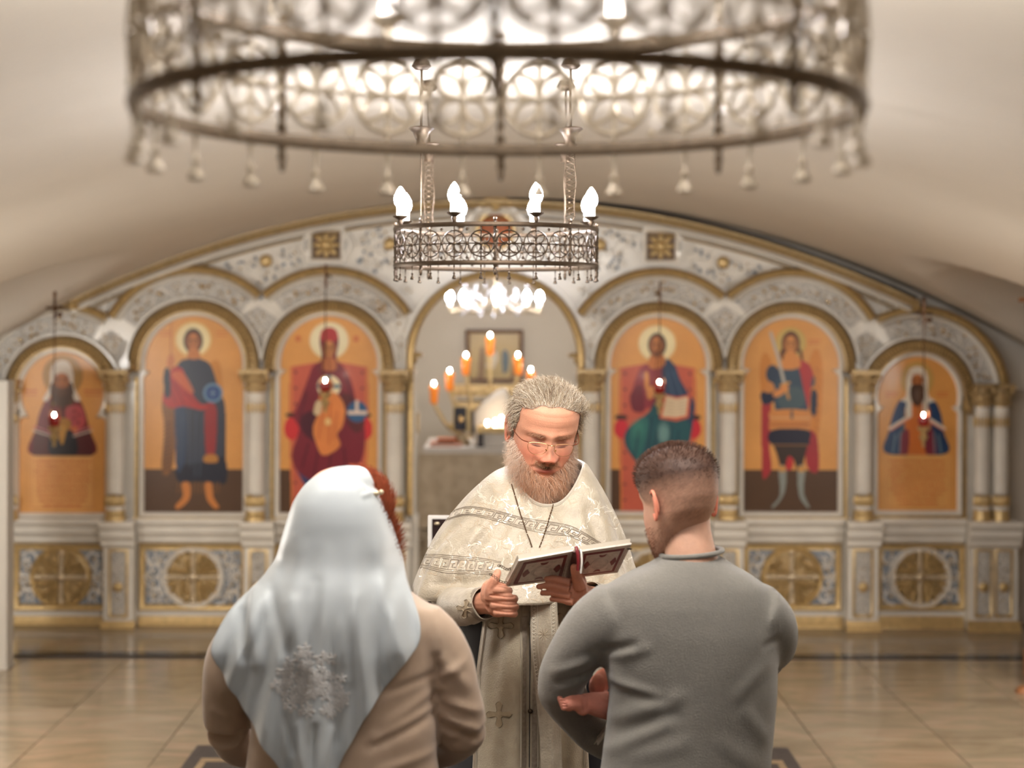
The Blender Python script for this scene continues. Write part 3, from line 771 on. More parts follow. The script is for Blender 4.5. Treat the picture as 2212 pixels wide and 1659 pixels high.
# ================================================================ PAINTED ICONS (flat paintings on boards, colours laid into the surface)
class Paint:
    """paints flat colour shapes on a grid of the board; coordinates are the board's own"""
    def __init__(s, x0, y0, x1, y1, step, bg):
        s.nx = int((x1 - x0) / step) + 1; s.ny = int((y1 - y0) / step) + 1
        s.x = np.linspace(x0, x1, s.nx); s.y = np.linspace(y0, y1, s.ny); s.XX, s.YY = np.meshgrid(s.x, s.y)
        s.c = np.broadcast_to(lin(bg), s.XX.shape + (3,)).copy(); s.r = np.random.RandomState(5)
    def _put(s, a, col):
        a = np.clip(a, 0, 1)[..., None]; s.c = s.c * (1 - a) + lin(col) * a
    def ell(s, cx, cy, rx, ry, col, soft=.08, a=1.0):
        d = np.sqrt(((s.XX - cx) / rx) ** 2 + ((s.YY - cy) / ry) ** 2); s._put((1 - d) / soft * a + .5 * a if a == 1 else np.clip((1 - d) / soft + .5, 0, 1) * a, col)
    def poly(s, pts, col, smooth=True, a=1.0):
        p = cr(pts, 6, True) if smooth else np.array(pts, float)
        x, y = s.XX, s.YY; ins = np.zeros(x.shape, bool); j = len(p) - 1
        for i in range(len(p)):
            xi, yi = p[i]; xj, yj = p[j]
            if yi != yj:
                cnd = ((yi > y) != (yj > y)) & (x < (xj - xi) * (y - yi) / (yj - yi) + xi); ins ^= cnd
            j = i
        s._put(ins.astype(float) * a, col)
    def line(s, pts, w, col, a=1.0):
        p = np.array(pts, float); best = np.full(s.XX.shape, 1e9)
        for i in range(len(p) - 1):
            d = p[i + 1] - p[i]; L = d.dot(d) + 1e-9; t = np.clip(((s.XX - p[i][0]) * d[0] + (s.YY - p[i][1]) * d[1]) / L, 0, 1)
            best = np.minimum(best, np.hypot(s.XX - p[i][0] - t * d[0], s.YY - p[i][1] - t * d[1]))
        s._put(np.clip((w / 2 - best) + .5, 0, 1) * a, col)
    def rect(s, x0, y0, x1, y1, col, a=1.0): s._put(((s.XX > x0) & (s.XX < x1) & (s.YY > y0) & (s.YY < y1)).astype(float) * a, col)
    def script(s, x0, y0, x1, n, lh, col=(176, 70, 44)):
        """rows of small red letter strokes, as faint as on the panel"""
        for i in range(n):
            y = y0 + i * lh; x = x0 + s.r.uniform(0, 6) + (6 if i > n - 4 else 0) * (i - n + 4); xe = x1 - (x - x0)
            while x < xe:
                w_ = s.r.uniform(3, 7); s.line([(x, y), (x + s.r.uniform(-1, 1), y + 4)], 1.8, col, .95); s.line([(x, y + s.r.uniform(0, 4)), (x + w_ - 2, y + s.r.uniform(0, 4))], 1.6, col, .95); x += w_
    def face(s, cx, cy, rx, ry, skin, hair, line=(70, 40, 25)):
        s.ell(cx, cy, rx, ry, skin); s.ell(cx - rx * .6, cy, rx * .35, ry * .8, (120, 72, 40), .6, .5); s.ell(cx + rx * .6, cy, rx * .35, ry * .8, (120, 72, 40), .6, .5)
        for q in (-1, 1): s.line([(cx + q * rx * .6, cy - ry * .22), (cx + q * rx * .2, cy - ry * .28)], 1.8, line); s.ell(cx + q * rx * .38, cy - ry * .1, 2.0, 1.1, line)
        s.line([(cx, cy - ry * .2), (cx + 1, cy + ry * .22)], 1.5, (130, 80, 46)); s.line([(cx - 3, cy + ry * .48), (cx + 3, cy + ry * .48)], 1.6, (130, 50, 36))
OR = (220, 157, 86); BR = (84, 56, 34)
def folds(p, pts_list, col, w_=2, a=.5):
    for q in pts_list: p.line(q, w_, col, a)

def icon_bishop_left(p):
    p.ell(138, 815, 43, 44, (150, 112, 56)); p.ell(138, 815, 40, 41, (168, 126, 62))
    p.rect(56, 846, 84, 849, (186, 82, 46), .7); p.rect(56, 855, 84, 858, (186, 82, 46), .7); p.rect(184, 846, 222, 849, (186, 82, 46), .7); p.rect(184, 855, 222, 858, (186, 82, 46), .7)
    p.poly([(112, 862), (165, 862), (184, 885), (196, 930), (205, 985), (71, 985), (80, 930), (92, 885)], (112, 30, 38))
    p.poly([(74, 985), (82, 930), (104, 935), (110, 985)], (80, 34, 34)); p.poly([(165, 985), (170, 935), (196, 930), (204, 985)], (84, 30, 36))
    p.poly([(146, 885), (176, 880), (186, 905), (182, 925), (160, 945), (146, 925)], (182, 74, 80)); p.poly([(150, 930), (170, 925), (166, 945), (152, 948)], (200, 110, 64))
    p.poly([(116, 935), (160, 935), (168, 985), (112, 985)], (22, 22, 36)); p.line([(140, 880), (142, 930)], 6, (60, 20, 30))
    for (a, b) in ((120, 873), (152, 871)): p.ell(a, b, 10, 8, (60, 42, 34)); p.ell(a, b, 6, 5, (130, 96, 46))
    for s_ in (-1, 1): p.line([(138 + s_ * 24, 938), (138 + s_ * 62, 925)], 3, (200, 120, 120)); p.line([(138 + s_ * 24, 945), (138 + s_ * 64, 933)], 3, (210, 190, 180))
    for (a, b) in ((164, 892), (164, 906), (156, 915), (174, 900), (172, 916)): p.line([(a - 3, b), (a + 3, b)], 2, (60, 20, 30)); p.line([(a, b - 3), (a, b + 3)], 2, (60, 20, 30))
    p.poly([(111, 808), (120, 788), (136, 782), (152, 788), (160, 808), (162, 838), (176, 866), (164, 868), (154, 846), (118, 846), (106, 868), (96, 866), (110, 838)], (228, 218, 205))
    p.poly([(118, 828), (154, 828), (162, 850), (156, 872), (137, 884), (118, 872), (111, 850)], (70, 40, 28)); p.face(136, 826, 17, 17, (186, 108, 56), BR); p.ell(136, 848, 12, 12, (96, 56, 34), .5, .6)
    p.poly([(122, 908), (150, 908), (156, 925), (138, 938), (124, 928)], (170, 120, 50)); p.poly([(128, 925), (146, 925), (140, 960), (134, 960)], (190, 140, 60))
    p.rect(68, 988, 206, 1106, (234, 176, 108), .8); p.line([(72, 990), (72, 1100), (204, 1100), (204, 990)], 2, (196, 110, 60), .6); p.script(78, 998, 200, 10, 10.5, (196, 96, 52))
def icon_angel_left(p):
    p.rect(300, 1015, 540, 1120, (84, 58, 38)); 
    p.poly([(360, 830), (378, 800), (392, 830), (384, 900), (378, 1000), (362, 1030), (352, 1010), (358, 930), (352, 880)], (128, 82, 36)); p.poly([(450, 800), (472, 780), (482, 820), (480, 900), (462, 880)], (206, 138, 62))
    for k in range(12): p.line([(356, 920 + k * 9), (372, 914 + k * 9)], 2.5, (92, 52, 26))
    p.poly([(462, 870), (486, 868), (490, 950), (488, 1012), (470, 1012)], (32, 36, 52))
    p.poly([(389, 786), (405, 778), (436, 778), (456, 790), (466, 815), (478, 855), (488, 880), (486, 985), (488, 1012), (488, 1036), (440, 1036), (386, 1015), (384, 950), (378, 870), (372, 820)], (48, 54, 70))
    p.poly([(384, 1012), (440, 1000), (486, 990), (492, 1040), (470, 1048), (430, 1042), (392, 1046)], (20, 24, 44)); p.poly([(446, 880), (470, 885), (466, 985), (448, 985)], (150, 40, 44))
    p.poly([(446, 985), (470, 985), (472, 1000), (444, 1000)], (180, 120, 50)); p.poly([(380, 876), (402, 880), (406, 960), (398, 1010), (384, 1012)], (42, 62, 92), a=.8)
    folds(p, [[(410, 890), (414, 1010)], [(426, 895), (424, 1030)], [(440, 900), (434, 1030)], [(396, 900), (392, 1000)]], (76, 90, 110), 3, .5)
    p.poly([(354, 860), (372, 800), (396, 800), (410, 840), (432, 872), (452, 878), (440, 888), (418, 884), (396, 880), (376, 884), (362, 880)], (176, 46, 42)); p.poly([(356, 806), (368, 800), (370, 856), (358, 856)], (20, 24, 44))
    p.poly([(372, 812), (396, 806), (420, 845), (410, 850)], (214, 110, 60), a=.7); folds(p, [[(378, 830), (400, 876)], [(370, 845), (384, 876)], [(400, 850), (430, 876)]], (110, 24, 30), 3, .6)
    p.ell(419, 736, 38, 37, (238, 214, 150)); p.ell(419, 736, 33, 32, (240, 222, 172)); p.ell(419, 739, 21, 27, (70, 40, 26)); p.poly([(411, 757), (429, 757), (434, 776), (407, 776)], (196, 122, 66)); p.face(419, 741, 14, 19, (200, 126, 72), BR)
    p.poly([(366, 772), (374, 768), (380, 784), (370, 800), (362, 790)], (206, 128, 74)); p.line([(371, 700), (371, 800)], 2, (170, 96, 40)); p.ell(462, 851, 21, 21, (104, 140, 170)); p.ell(462, 851, 16, 16, (40, 70, 124)); p.line([(455, 851), (469, 851)], 2, (130, 160, 190)); p.line([(462, 844), (462, 860)], 2, (130, 160, 190))
    for k in range(12): p.line([(388 + k * 8, 1044), (386 + k * 8, 1066)], 3, (120, 78, 38))
    p.poly([(396, 1046), (412, 1046), (412, 1080), (388, 1102), (382, 1094), (398, 1074)], (200, 124, 60)); p.poly([(446, 1046), (460, 1046), (464, 1076), (476, 1096), (466, 1100), (450, 1080)], (200, 124, 60))
    for yy in (718, 726): p.rect(345, yy, 372, yy + 2.5, (196, 90, 46), .6); p.rect(468, yy, 492, yy + 2.5, (196, 90, 46), .6)
def throne(p, x0, x1, y0, ym, yb, cx):
    p.poly([(x0, y0 + 8), (cx, y0 - 6), (x1, y0 + 8), (x1 + 2, ym), (x1 - 4, yb), (x0 + 4, yb), (x0 - 2, ym)], (196, 94, 72), False)
    for k in range(9):
        for s_ in (x0 + 12, x1 - 12): p.ell(s_, y0 + 20 + k * 34, 3, 3, (90, 56, 52))
    p.line([(x0 + 3, y0 + 10), (x0 + 5, yb)], 3, (214, 128, 60)); p.line([(x1 - 3, y0 + 10), (x1 - 5, yb)], 3, (214, 128, 60))
def icon_mother(p):
    p.rect(600, 1015, 830, 1120, (84, 58, 38)); throne(p, 628, 796, 786, 900, 1108, 712)
    for s_ in (632, 790): p.poly([(s_ - 14, 915), (s_, 900), (s_ + 14, 915), (s_ + 14, 940), (s_, 952), (s_ - 14, 940)], (206, 48, 52)); p.ell(s_, 898, 14, 5, (70, 42, 32))
    p.poly([(660, 940), (640, 1000), (650, 1030), (700, 1108), (740, 1108), (772, 1020), (780, 960)], (46, 66, 110))
    p.poly([(680, 790), (712, 778), (740, 790), (762, 830), (776, 900), (790, 930), (786, 985), (760, 1030), (700, 1046), (650, 1024), (632, 985), (648, 930), (636, 900), (652, 860), (668, 815)], (122, 32, 48))
    p.poly([(650, 905), (680, 890), (712, 930), (700, 960), (660, 940)], (76, 22, 40)); p.poly([(740, 850), (775, 870), (790, 915), (770, 935), (745, 900)], (92, 36, 40))
    folds(p, [[(664, 850), (650, 900)], [(690, 970), (680, 1030)], [(716, 980), (712, 1036)], [(745, 970), (750, 1024)], [(668, 960), (655, 1010)], [(750, 820), (765, 880)]], (70, 14, 32), 4, .7)
    p.ell(712, 737, 42, 40, (236, 222, 178)); p.ell(712, 737, 37, 35, (240, 228, 190)); p.poly([(692, 742), (695, 722), (712, 712), (729, 722), (732, 742), (728, 775), (738, 800), (712, 812), (686, 800), (696, 775)], (118, 42, 50))
    p.poly([(694, 735), (696, 716), (712, 708), (728, 716), (730, 735), (712, 740)], (178, 56, 56)); p.face(712, 755, 13, 18, (206, 136, 80), BR); p.poly([(700, 776), (724, 776), (726, 800), (700, 800)], (198, 120, 70), a=.8)
    p.ell(712, 836, 25, 24, (240, 226, 186)); p.rect(708, 812, 716, 828, (70, 110, 130)); p.rect(688, 832, 704, 840, (70, 110, 130)); p.rect(722, 832, 736, 840, (70, 110, 130)); p.face(712, 834, 10, 13, (206, 136, 80), BR)
    p.poly([(694, 852), (726, 850), (746, 880), (742, 920), (730, 940), (736, 965), (700, 985), (682, 950), (678, 925), (690, 890)], (224, 136, 72)); folds(p, [[(700, 870), (690, 950)], [(716, 870), (712, 960)], [(730, 890), (722, 950)]], (190, 86, 50), 3, .7)
    p.poly([(684, 870), (696, 868), (694, 895), (680, 895)], (222, 200, 160)); p.ell(710, 912, 6, 8, (240, 206, 140)); p.ell(773, 890, 22, 23, (48, 92, 134)); p.rect(769, 866, 776, 893, (226, 206, 190)); p.rect(752, 889, 794, 896, (226, 206, 190))
    p.ell(645, 733, 6, 7, (190, 80, 46), .6, .7); p.ell(770, 733, 6, 7, (190, 80, 46), .6, .7)
def icon_teacher(p):
    p.rect(1310, 1012, 1535, 1115, (84, 58, 38)); throne(p, 1338, 1502, 786, 900, 1102, 1420)
    for s_ in (1342, 1500): p.poly([(s_ - 13, 915), (s_, 900), (s_ + 13, 915), (s_ + 13, 935), (s_, 946), (s_ - 13, 935)], (206, 40, 56)); p.ell(s_, 900, 14, 6, (70, 42, 32))
    p.poly([(1385, 792), (1412, 780), (1432, 792), (1436, 880), (1400, 880), (1388, 890), (1370, 885), (1362, 862), (1372, 820)], (142, 48, 60)); p.poly([(1392, 806), (1400, 804), (1402, 840), (1394, 838)], (214, 140, 70)); p.poly([(1362, 850), (1385, 830), (1392, 880), (1376, 890), (1364, 880)], (112, 30, 46))
    p.poly([(1432, 776), (1456, 786), (1470, 820), (1488, 850), (1500, 870), (1494, 930), (1480, 960), (1440, 900), (1430, 860)], (38, 62, 92))
    p.poly([(1400, 890), (1420, 860), (1440, 880), (1480, 900), (1494, 930), (1476, 985), (1470, 1010), (1452, 1046), (1420, 1060), (1388, 1010), (1366, 985), (1350, 955), (1356, 925)], (30, 84, 92))
    p.poly([(1360, 940), (1384, 900), (1402, 915), (1384, 985), (1368, 975)], (46, 112, 106), a=.7); p.ell(1434, 935, 12, 22, (120, 160, 156), .8, .8); p.ell(1378, 925, 14, 18, (60, 130, 116), .8, .7); folds(p, [[(1408, 900), (1396, 1000)], [(1420, 930), (1410, 1030)], [(1450, 920), (1444, 1030)], [(1466, 930), (1458, 1010)], [(1380, 930), (1372, 985)]], (16, 44, 66), 4, .7); folds(p, [[(1440, 800), (1456, 860)], [(1454, 800), (1474, 860)]], (84, 110, 136), 3, .6)
    p.ell(1419, 741, 40, 39, (236, 218, 166)); p.ell(1419, 741, 35, 34, (240, 224, 176)); p.ell(1419, 744, 20, 26, (64, 38, 26)); p.poly([(1406, 765), (1432, 765), (1436, 786), (1414, 796), (1400, 788)], (196, 118, 62)); p.face(1418, 746, 14, 20, (196, 122, 66), BR); p.ell(1418, 764, 9, 7, (92, 52, 30), .5, .8)
    p.poly([(1396, 842), (1410, 832), (1414, 850), (1402, 862)], (212, 140, 80)); p.poly([(1424, 902), (1434, 850), (1462, 856), (1492, 850), (1488, 900), (1462, 908)], (214, 96, 64), False); p.poly([(1430, 898), (1439, 854), (1462, 860), (1486, 855), (1482, 896), (1460, 900)], (228, 206, 172), False)
    for k in range(5): p.line([(1442, 864 + k * 7), (1458, 866 + k * 7)], 1.2, (150, 120, 90), .6); p.line([(1465, 866 + k * 7), (1480, 863 + k * 7)], 1.2, (150, 120, 90), .6)
def icon_warrior(p):
    p.rect(1600, 1012, 1820, 1115, (84, 58, 38)); p.poly([(1640, 800), (1650, 760), (1668, 790), (1666, 900), (1650, 900)], (206, 134, 60)); p.poly([(1745, 790), (1762, 750), (1776, 790), (1772, 900), (1756, 980), (1746, 900)], (212, 136, 58))
    for k in range(8): p.line([(1762, 790 + k * 18), (1766, 802 + k * 18)], 2, (170, 96, 44))
    p.poly([(1646, 860), (1664, 868), (1662, 960), (1666, 1010), (1650, 1032), (1646, 1000)], (168, 44, 52)); p.poly([(1744, 930), (1764, 940), (1768, 1010), (1752, 1016), (1740, 990)], (164, 40, 50)); p.poly([(1690, 950), (1712, 950), (1712, 1006), (1694, 1006)], (196, 40, 52))
    p.poly([(1672, 940), (1740, 940), (1738, 985), (1726, 1020), (1714, 990), (1702, 985), (1692, 1020), (1680, 985)], (56, 40, 34))
    for s_ in (1690, 1731): p.poly([(s_ - 8, 1008), (s_ + 8, 1008), (s_ + 5, 1060), (s_ + (-16 if s_ < 1700 else 18), 1092), (s_ + (-22 if s_ < 1700 else 10), 1090), (s_ - 5, 1065)], (140, 146, 140)); p.ell(s_, 1010, 8, 7, (206, 150, 80))
    p.poly([(1676, 798), (1700, 786), (1728, 792), (1742, 830), (1744, 868), (1738, 888), (1680, 888), (1672, 870), (1670, 830)], (52, 74, 92)); p.poly([(1684, 838), (1730, 836), (1734, 875), (1684, 876)], (74, 94, 100), a=.8)
    p.ell(1668, 806, 14, 20, (44, 62, 84)); p.poly([(1644, 845), (1668, 842), (1676, 856), (1662, 870), (1646, 868)], (24, 34, 62)); p.poly([(1662, 822), (1674, 838), (1664, 846), (1650, 842)], (206, 136, 70)); p.poly([(1752, 842), (1764, 846), (1762, 892), (1750, 890)], (26, 36, 60)); p.ell(1752, 820, 8, 14, (56, 76, 84))
    p.poly([(1724, 778), (1744, 782), (1756, 804), (1752, 822), (1746, 880), (1738, 850), (1730, 815)], (180, 52, 56)); p.poly([(1668, 884), (1744, 884), (1752, 905), (1742, 928), (1668, 928), (1662, 905)], (212, 140, 74)); p.line([(1664, 900), (1748, 900)], 3, (226, 180, 130)); p.line([(1664, 915), (1746, 914)], 3, (160, 82, 44))
    p.poly([(1668, 926), (1744, 926), (1748, 950), (1742, 958), (1666, 956)], (26, 28, 50)); p.line([(1666, 958), (1744, 958)], 2.5, (140, 96, 50)); p.line([(1710, 886), (1710, 900)], 5, (40, 70, 84))
    p.ell(1707, 738, 33, 33, (200, 168, 92)); p.ell(1707, 738, 28, 28, (206, 176, 104)); p.ell(1707, 740, 20, 27, (88, 46, 28)); p.poly([(1690, 750), (1694, 772), (1688, 776), (1684, 760)], (88, 46, 28)); p.poly([(1724, 750), (1728, 772), (1734, 776), (1731, 756)], (88, 46, 28)); p.face(1707, 742, 14, 19, (218, 146, 82), BR); p.poly([(1696, 760), (1718, 760), (1728, 790), (1690, 794)], (216, 142, 76))
    p.line([(1664, 718), (1680, 770), (1694, 828)], 7, (186, 178, 166)); p.line([(1664, 714), (1667, 722)], 3, (186, 178, 166)); p.line([(1686, 830), (1704, 824)], 5, (216, 160, 84)); p.ell(1694, 836, 9, 9, (218, 146, 82)); p.line([(1698, 840), (1703, 858)], 5, (212, 150, 76)); p.poly([(1670, 846), (1690, 834), (1694, 846), (1674, 856)], (216, 142, 80))
    p.rect(1745, 731, 1772, 734, (200, 96, 50), .7); p.rect(1745, 738, 1768, 741, (200, 96, 50), .7)
def icon_bishop_right(p):
    p.ell(1980, 816, 36, 38, (190, 150, 80)); p.ell(1980, 816, 33, 35, (198, 158, 88)); p.rect(1912, 843, 1938, 846, (206, 96, 54), .7); p.rect(1912, 850, 1936, 853, (206, 96, 54), .7); p.rect(2022, 843, 2048, 846, (206, 96, 54), .7); p.rect(2022, 850, 2046, 853, (206, 96, 54), .7)
    p.poly([(1950, 858), (2008, 858), (2028, 880), (2038, 930), (2042, 976), (1916, 976), (1918, 930), (1932, 880)], (38, 66, 104)); p.poly([(1952, 880), (1968, 875), (1966, 976), (1942, 976), (1946, 920)], (96, 112, 116), a=.6)
    p.poly([(1958, 870), (2002, 870), (2010, 920), (2014, 976), (1950, 976), (1954, 920)], (208, 118, 58)); p.poly([(1946, 935), (1962, 925), (1960, 976), (1942, 976)], (130, 56, 70)); p.poly([(1998, 935), (2014, 925), (2022, 976), (2000, 976)], (130, 50, 66))
    for s_ in (-1, 1): p.line([(1980 + s_ * 20, 898), (1980 + s_ * 58, 922)], 7, (232, 222, 206)); p.line([(1980 + s_ * 20, 902), (1980 + s_ * 58, 926)], 3.5, (224, 140, 110)); folds(p, [[(1980 + s_ * 46, 935), (1980 + s_ * 52, 974)], [(1980 + s_ * 36, 930), (1980 + s_ * 38, 974)]], (140, 166, 176), 3, .7)
    p.poly([(1957, 815), (1964, 795), (1980, 788), (1996, 795), (2003, 815), (2004, 850), (2018, 862), (2004, 868), (2004, 890), (1992, 896), (1990, 850), (1970, 850), (1968, 896), (1955, 890), (1956, 866), (1946, 862), (1956, 850)], (232, 224, 208))
    p.face(1980, 820, 13, 16, (198, 120, 64), BR); p.poly([(1968, 828), (1992, 828), (1996, 850), (1990, 868), (1980, 874), (1970, 866), (1965, 850)], (76, 52, 42)); p.ell(1980, 850, 7, 14, (120, 96, 84), .6, .6); p.rect(1958, 802, 2002, 806, (206, 180, 150), .6)
    p.rect(1908, 978, 2054, 1094, (232, 176, 106), .8); p.line([(1914, 982), (1914, 1090), (2050, 1090), (2050, 982)], 2, (204, 120, 66), .6); p.script(1920, 990, 2044, 10, 10.2, (206, 104, 52))

M_paint = mat('icon_paint', (255, 255, 255), .32, attr=True, var=.06, scale=5, coat=.1)
M_boardwood = mat('icon_board_wood', (120, 84, 52), .6, var=.1)
specs = [(icon_bishop_left, 'icon of a bearded bishop in white hood and dark red mantle above a text panel'),
         (icon_angel_left, 'icon of a standing angel in dark blue with a red cloak and blue orb'),
         (icon_mother, 'icon of an enthroned woman in dark red holding a haloed child'),
         (icon_teacher, 'icon of an enthroned bearded man in blue-green robe holding an open book'),
         (icon_warrior, 'icon of a standing warrior angel in blue armour holding a raised sword'),
         (icon_bishop_right, 'icon of a long-bearded bishop in white hood and blue mantle above a text panel')]
for (fn, lab), (cx, wd, bt, ny, cy, R, R1, R2, sp) in zip(specs, bays):
    x0, x1 = cx - max(wd / 2, R) - 1, cx + max(wd / 2, R) + 1; y0, y1 = cy - R - 1, bt
    p = Paint(x0, y0, x1, y1, 1.35, OR)
    fn(p)
    n_ = p.r.rand(*p.XX.shape)[..., None]; p.c *= (.93 + .14 * n_)
    ins = np.where(p.YY > ny, np.abs(p.XX - cx) <= wd / 2 + 1, (np.hypot(p.XX - cx, p.YY - cy) <= R + 2) & (p.YY < ny + 1))
    vx = np.stack([X(p.XX), np.full(p.XX.shape, D0 - .022), Z(p.YY)], -1).reshape(-1, 3)
    ny_, nx_ = p.XX.shape; I = np.arange(ny_ * nx_).reshape(ny_, nx_); ok = ins[:-1, :-1] & ins[1:, 1:] & ins[:-1, 1:] & ins[1:, :-1]
    q = np.stack([I[:-1, :-1], I[1:, :-1], I[1:, 1:], I[:-1, 1:]], -1)[ok]
    ico = thing('icon', lab, 'icon', (X(cx), D0 - .02, Z(bt)), 'painted icons of the screen')
    used = np.unique(q); remap = -np.ones(len(vx), int); remap[used] = np.arange(len(used))
    o = mkobj('painting', vx[used], remap[q], M_paint, ico, False, p.c.reshape(-1, 3)[used]); o.matrix_parent_inverse = Matrix.Translation(ico.location).inverted()
    mb = MB(); out = [(cx - wd / 2 - 2, bt + 2), (cx - wd / 2 - 2, ny)] + [(cx - (R + 2) * math.cos(t), cy - (R + 2) * math.sin(t)) for t in np.linspace(-.15, PI + .15, 40)] + [(cx + wd / 2 + 2, ny), (cx + wd / 2 + 2, bt + 2)]
    k = len(out); vv = [(X(a), D0 - .021, Z(b)) for a, b in out] + [(X(a), D0 - .0005, Z(b)) for a, b in out]
    mb.add(vv, [tuple(range(k)), tuple(range(2 * k - 1, k - 1, -1))] + [(i, k + i, k + (i + 1) % k, (i + 1) % k) for i in range(k)])
    o = mb.build('board', M_boardwood, ico, False); o.matrix_parent_inverse = Matrix.Translation(ico.location).inverted()
print('icons ok')

# ---------------------------------------------------------------- hanging oil lamps
M_chain = mat('lamp_chain', (96, 66, 44), .4, metal=.8)
def put(o, root): o.parent = root; o.matrix_parent_inverse = Matrix.Translation(root.location).inverted(); return o
def oil_lamp(px, py, ptop, cross, lab):
    d = 9.58; s = d / F; c = P(px, py, d)
    t = thing('oil_lamp', lab, 'lamp', tuple(c), 'oil lamps hanging before the icons')
    mb = MB(); mb.lathe([(.006, -.062), (.022, -.055), (.034, -.03), (.036, 0), (.034, .004), (.030, -.004)], c, 14); put(mb.build('glass_cup', M_red, t), t)
    mb = MB(); mb.lathe([(.003, -.175), (.012, -.165), (.006, -.15), (.016, -.135), (.028, -.11), (.012, -.095), (.03, -.075), (.040, -.058), (.028, -.05)], c, 12); put(mb.build('gilded_holder', M_gold, t), t)
    mb = MB(); mb.ell(c + (0, 0, .016), (.007, .007, .011), 10, 8); put(mb.build('flame', M_flame, t), t)
    mb = MB(); top = P(px, ptop, d)
    for k in range(3):
        a = k * 2.1 + .4; r0 = np.array([.036 * math.cos(a), .036 * math.sin(a), 0])
        mb.tube([c + r0, c + r0 * .5 + (0, 0, .15), c + (0, 0, .26)], .0022, 4)
    mb.tube([c + (0, 0, .26), top], .0028, 4); n = int((top[2] - c[2] - .26) / .03)
    for k in range(n): mb.ell(c + (0, 0, .26 + .03 * k), (.0055, .0055, .011), 5, 4)
    put(mb.build('chain', M_chain, t), t)
    mb = MB(); mb.tube([top + (0, 0, .0), top + (0, .10, .03), top + (0, .29, .02)], .008, 5); mb.tube([top + (0, .0, -.05), top + (0, .0, .09)], .008, 5)
    if cross: mb.tube([top + (-.05, 0, .02), top + (.05, 0, .02)], .008, 5); mb.ell(top + (0, 0, .1), (.012, .012, .02), 6, 5); mb.ell(top + (.03, 0, -.02), (.02, .01, .014), 6, 5)
    put(mb.build('wall_bracket', M_chain, t), t)
oil_lamp(118, 906, 676, True, 'red glass oil lamp burning in front of the icon of the bishop in dark red')
oil_lamp(703, 829, 605, False, 'red glass oil lamp burning in front of the woman with the child')
oil_lamp(1425, 830, 640, False, 'red glass oil lamp burning in front of the seated man with the book')
oil_lamp(1996, 899, 680, True, 'red glass oil lamp burning in front of the icon of the bishop in blue')

# ================================================================ CHANDELIERS
def motif_mesh(w_, h_, th):
    """one lattice field: circle of four petals with rosette, bars and stars (flat in xz, centred)"""
    mb = MB(); r = min(w_ * .47, h_ * .40)
    def ring(cx, cz, rr, a0, a1, n, t=th): 
        mb.tube([(cx + rr * math.cos(a), 0, cz + rr * math.sin(a)) for a in np.linspace(a0, a1, n)], t, 4, cap=False)
    ring(0, 0, r, 0, 2 * PI, 19)
    for k in range(4):
        a = PI / 4 + k * PI / 2; cx, cz = r * .98 * math.cos(a + PI / 4) * .72, r * .98 * math.sin(a + PI / 4) * .72
        tip = np.array([r * math.cos(a), 0, r * math.sin(a)]); nrm = np.array([-math.sin(a), 0, math.cos(a)])
        for s_ in (-1, 1): mb.tube([tip * t + nrm * s_ * r * .27 * math.sin(PI * t) for t in np.linspace(.1, 1, 7)], th * .9, 4, cap=False)
    mb.tube([(-w_ / 2, 0, 0), (w_ / 2, 0, 0)], th * .9, 4, cap=False); mb.tube([(0, 0, -h_ / 2), (0, 0, h_ / 2)], th, 4, cap=False)
    mb.ell((0, -.002, 0), (r * .17, th * 2, r * .17), 8, 4)
    for s_ in (-1, 1):
        mb.ell((0, 0, s_ * r), (r * .14, th * 1.6, r * .1), 6, 4); mb.ell((s_ * w_ * .48, 0, 0), (r * .09, th * 1.6, r * .16), 6, 4)
        for q in (-1, 1):
            c = (q * w_ * .5, s_ * (h_ * .40)); 
            for k in range(3): a = k * PI / 3; mb.ell((c[0], 0, c[1]), (r * .17, th * .8, r * .045), 6, 4, R=Matrix.Rotation(a, 3, 'Y'))
    return mb
def twisted(mb, x, y, z0, z1, r):
    n = 22; t = np.linspace(0, 1, n)
    for k in range(2): mb.tube([(x + r * .55 * math.cos(a), y + r * .55 * math.sin(a), z) for a, z in zip(t * 9 * PI + k * PI, z0 + (z1 - z0) * t)], r * .5, 4)
def candle(parent, r_, M, s=1.0, MBu=None):
    """dish, sleeve and bulb, standing at the origin"""
    c = part('candle_light', parent)
    mb = MB(); mb.lathe([(.004 * s, -.012 * s), (.008 * s, 0), (.006 * s, .004 * s), (.020 * s, .012 * s), (.021 * s, .015 * s), (.010 * s, .013 * s)], (0, 0, 0), 14); mb.build('drip_dish', M, c)
    mb = MB(); mb.lathe([(.0105 * s, .013 * s), (.0105 * s, .040 * s), (.008 * s, .042 * s)], (0, 0, 0), 12); mb.build('candle_sleeve', M_sleeve, c)
    mb = MB(); mb.lathe([(.007 * s, .038 * s), (.014 * s, .046 * s), (.0175 * s, .058 * s), (.0155 * s, .071 * s), (.009 * s, .084 * s), (.002 * s, .093 * s)], (0, 0, 0), 12); mb.build('bulb', MBu or M_bulb, c)
    return c
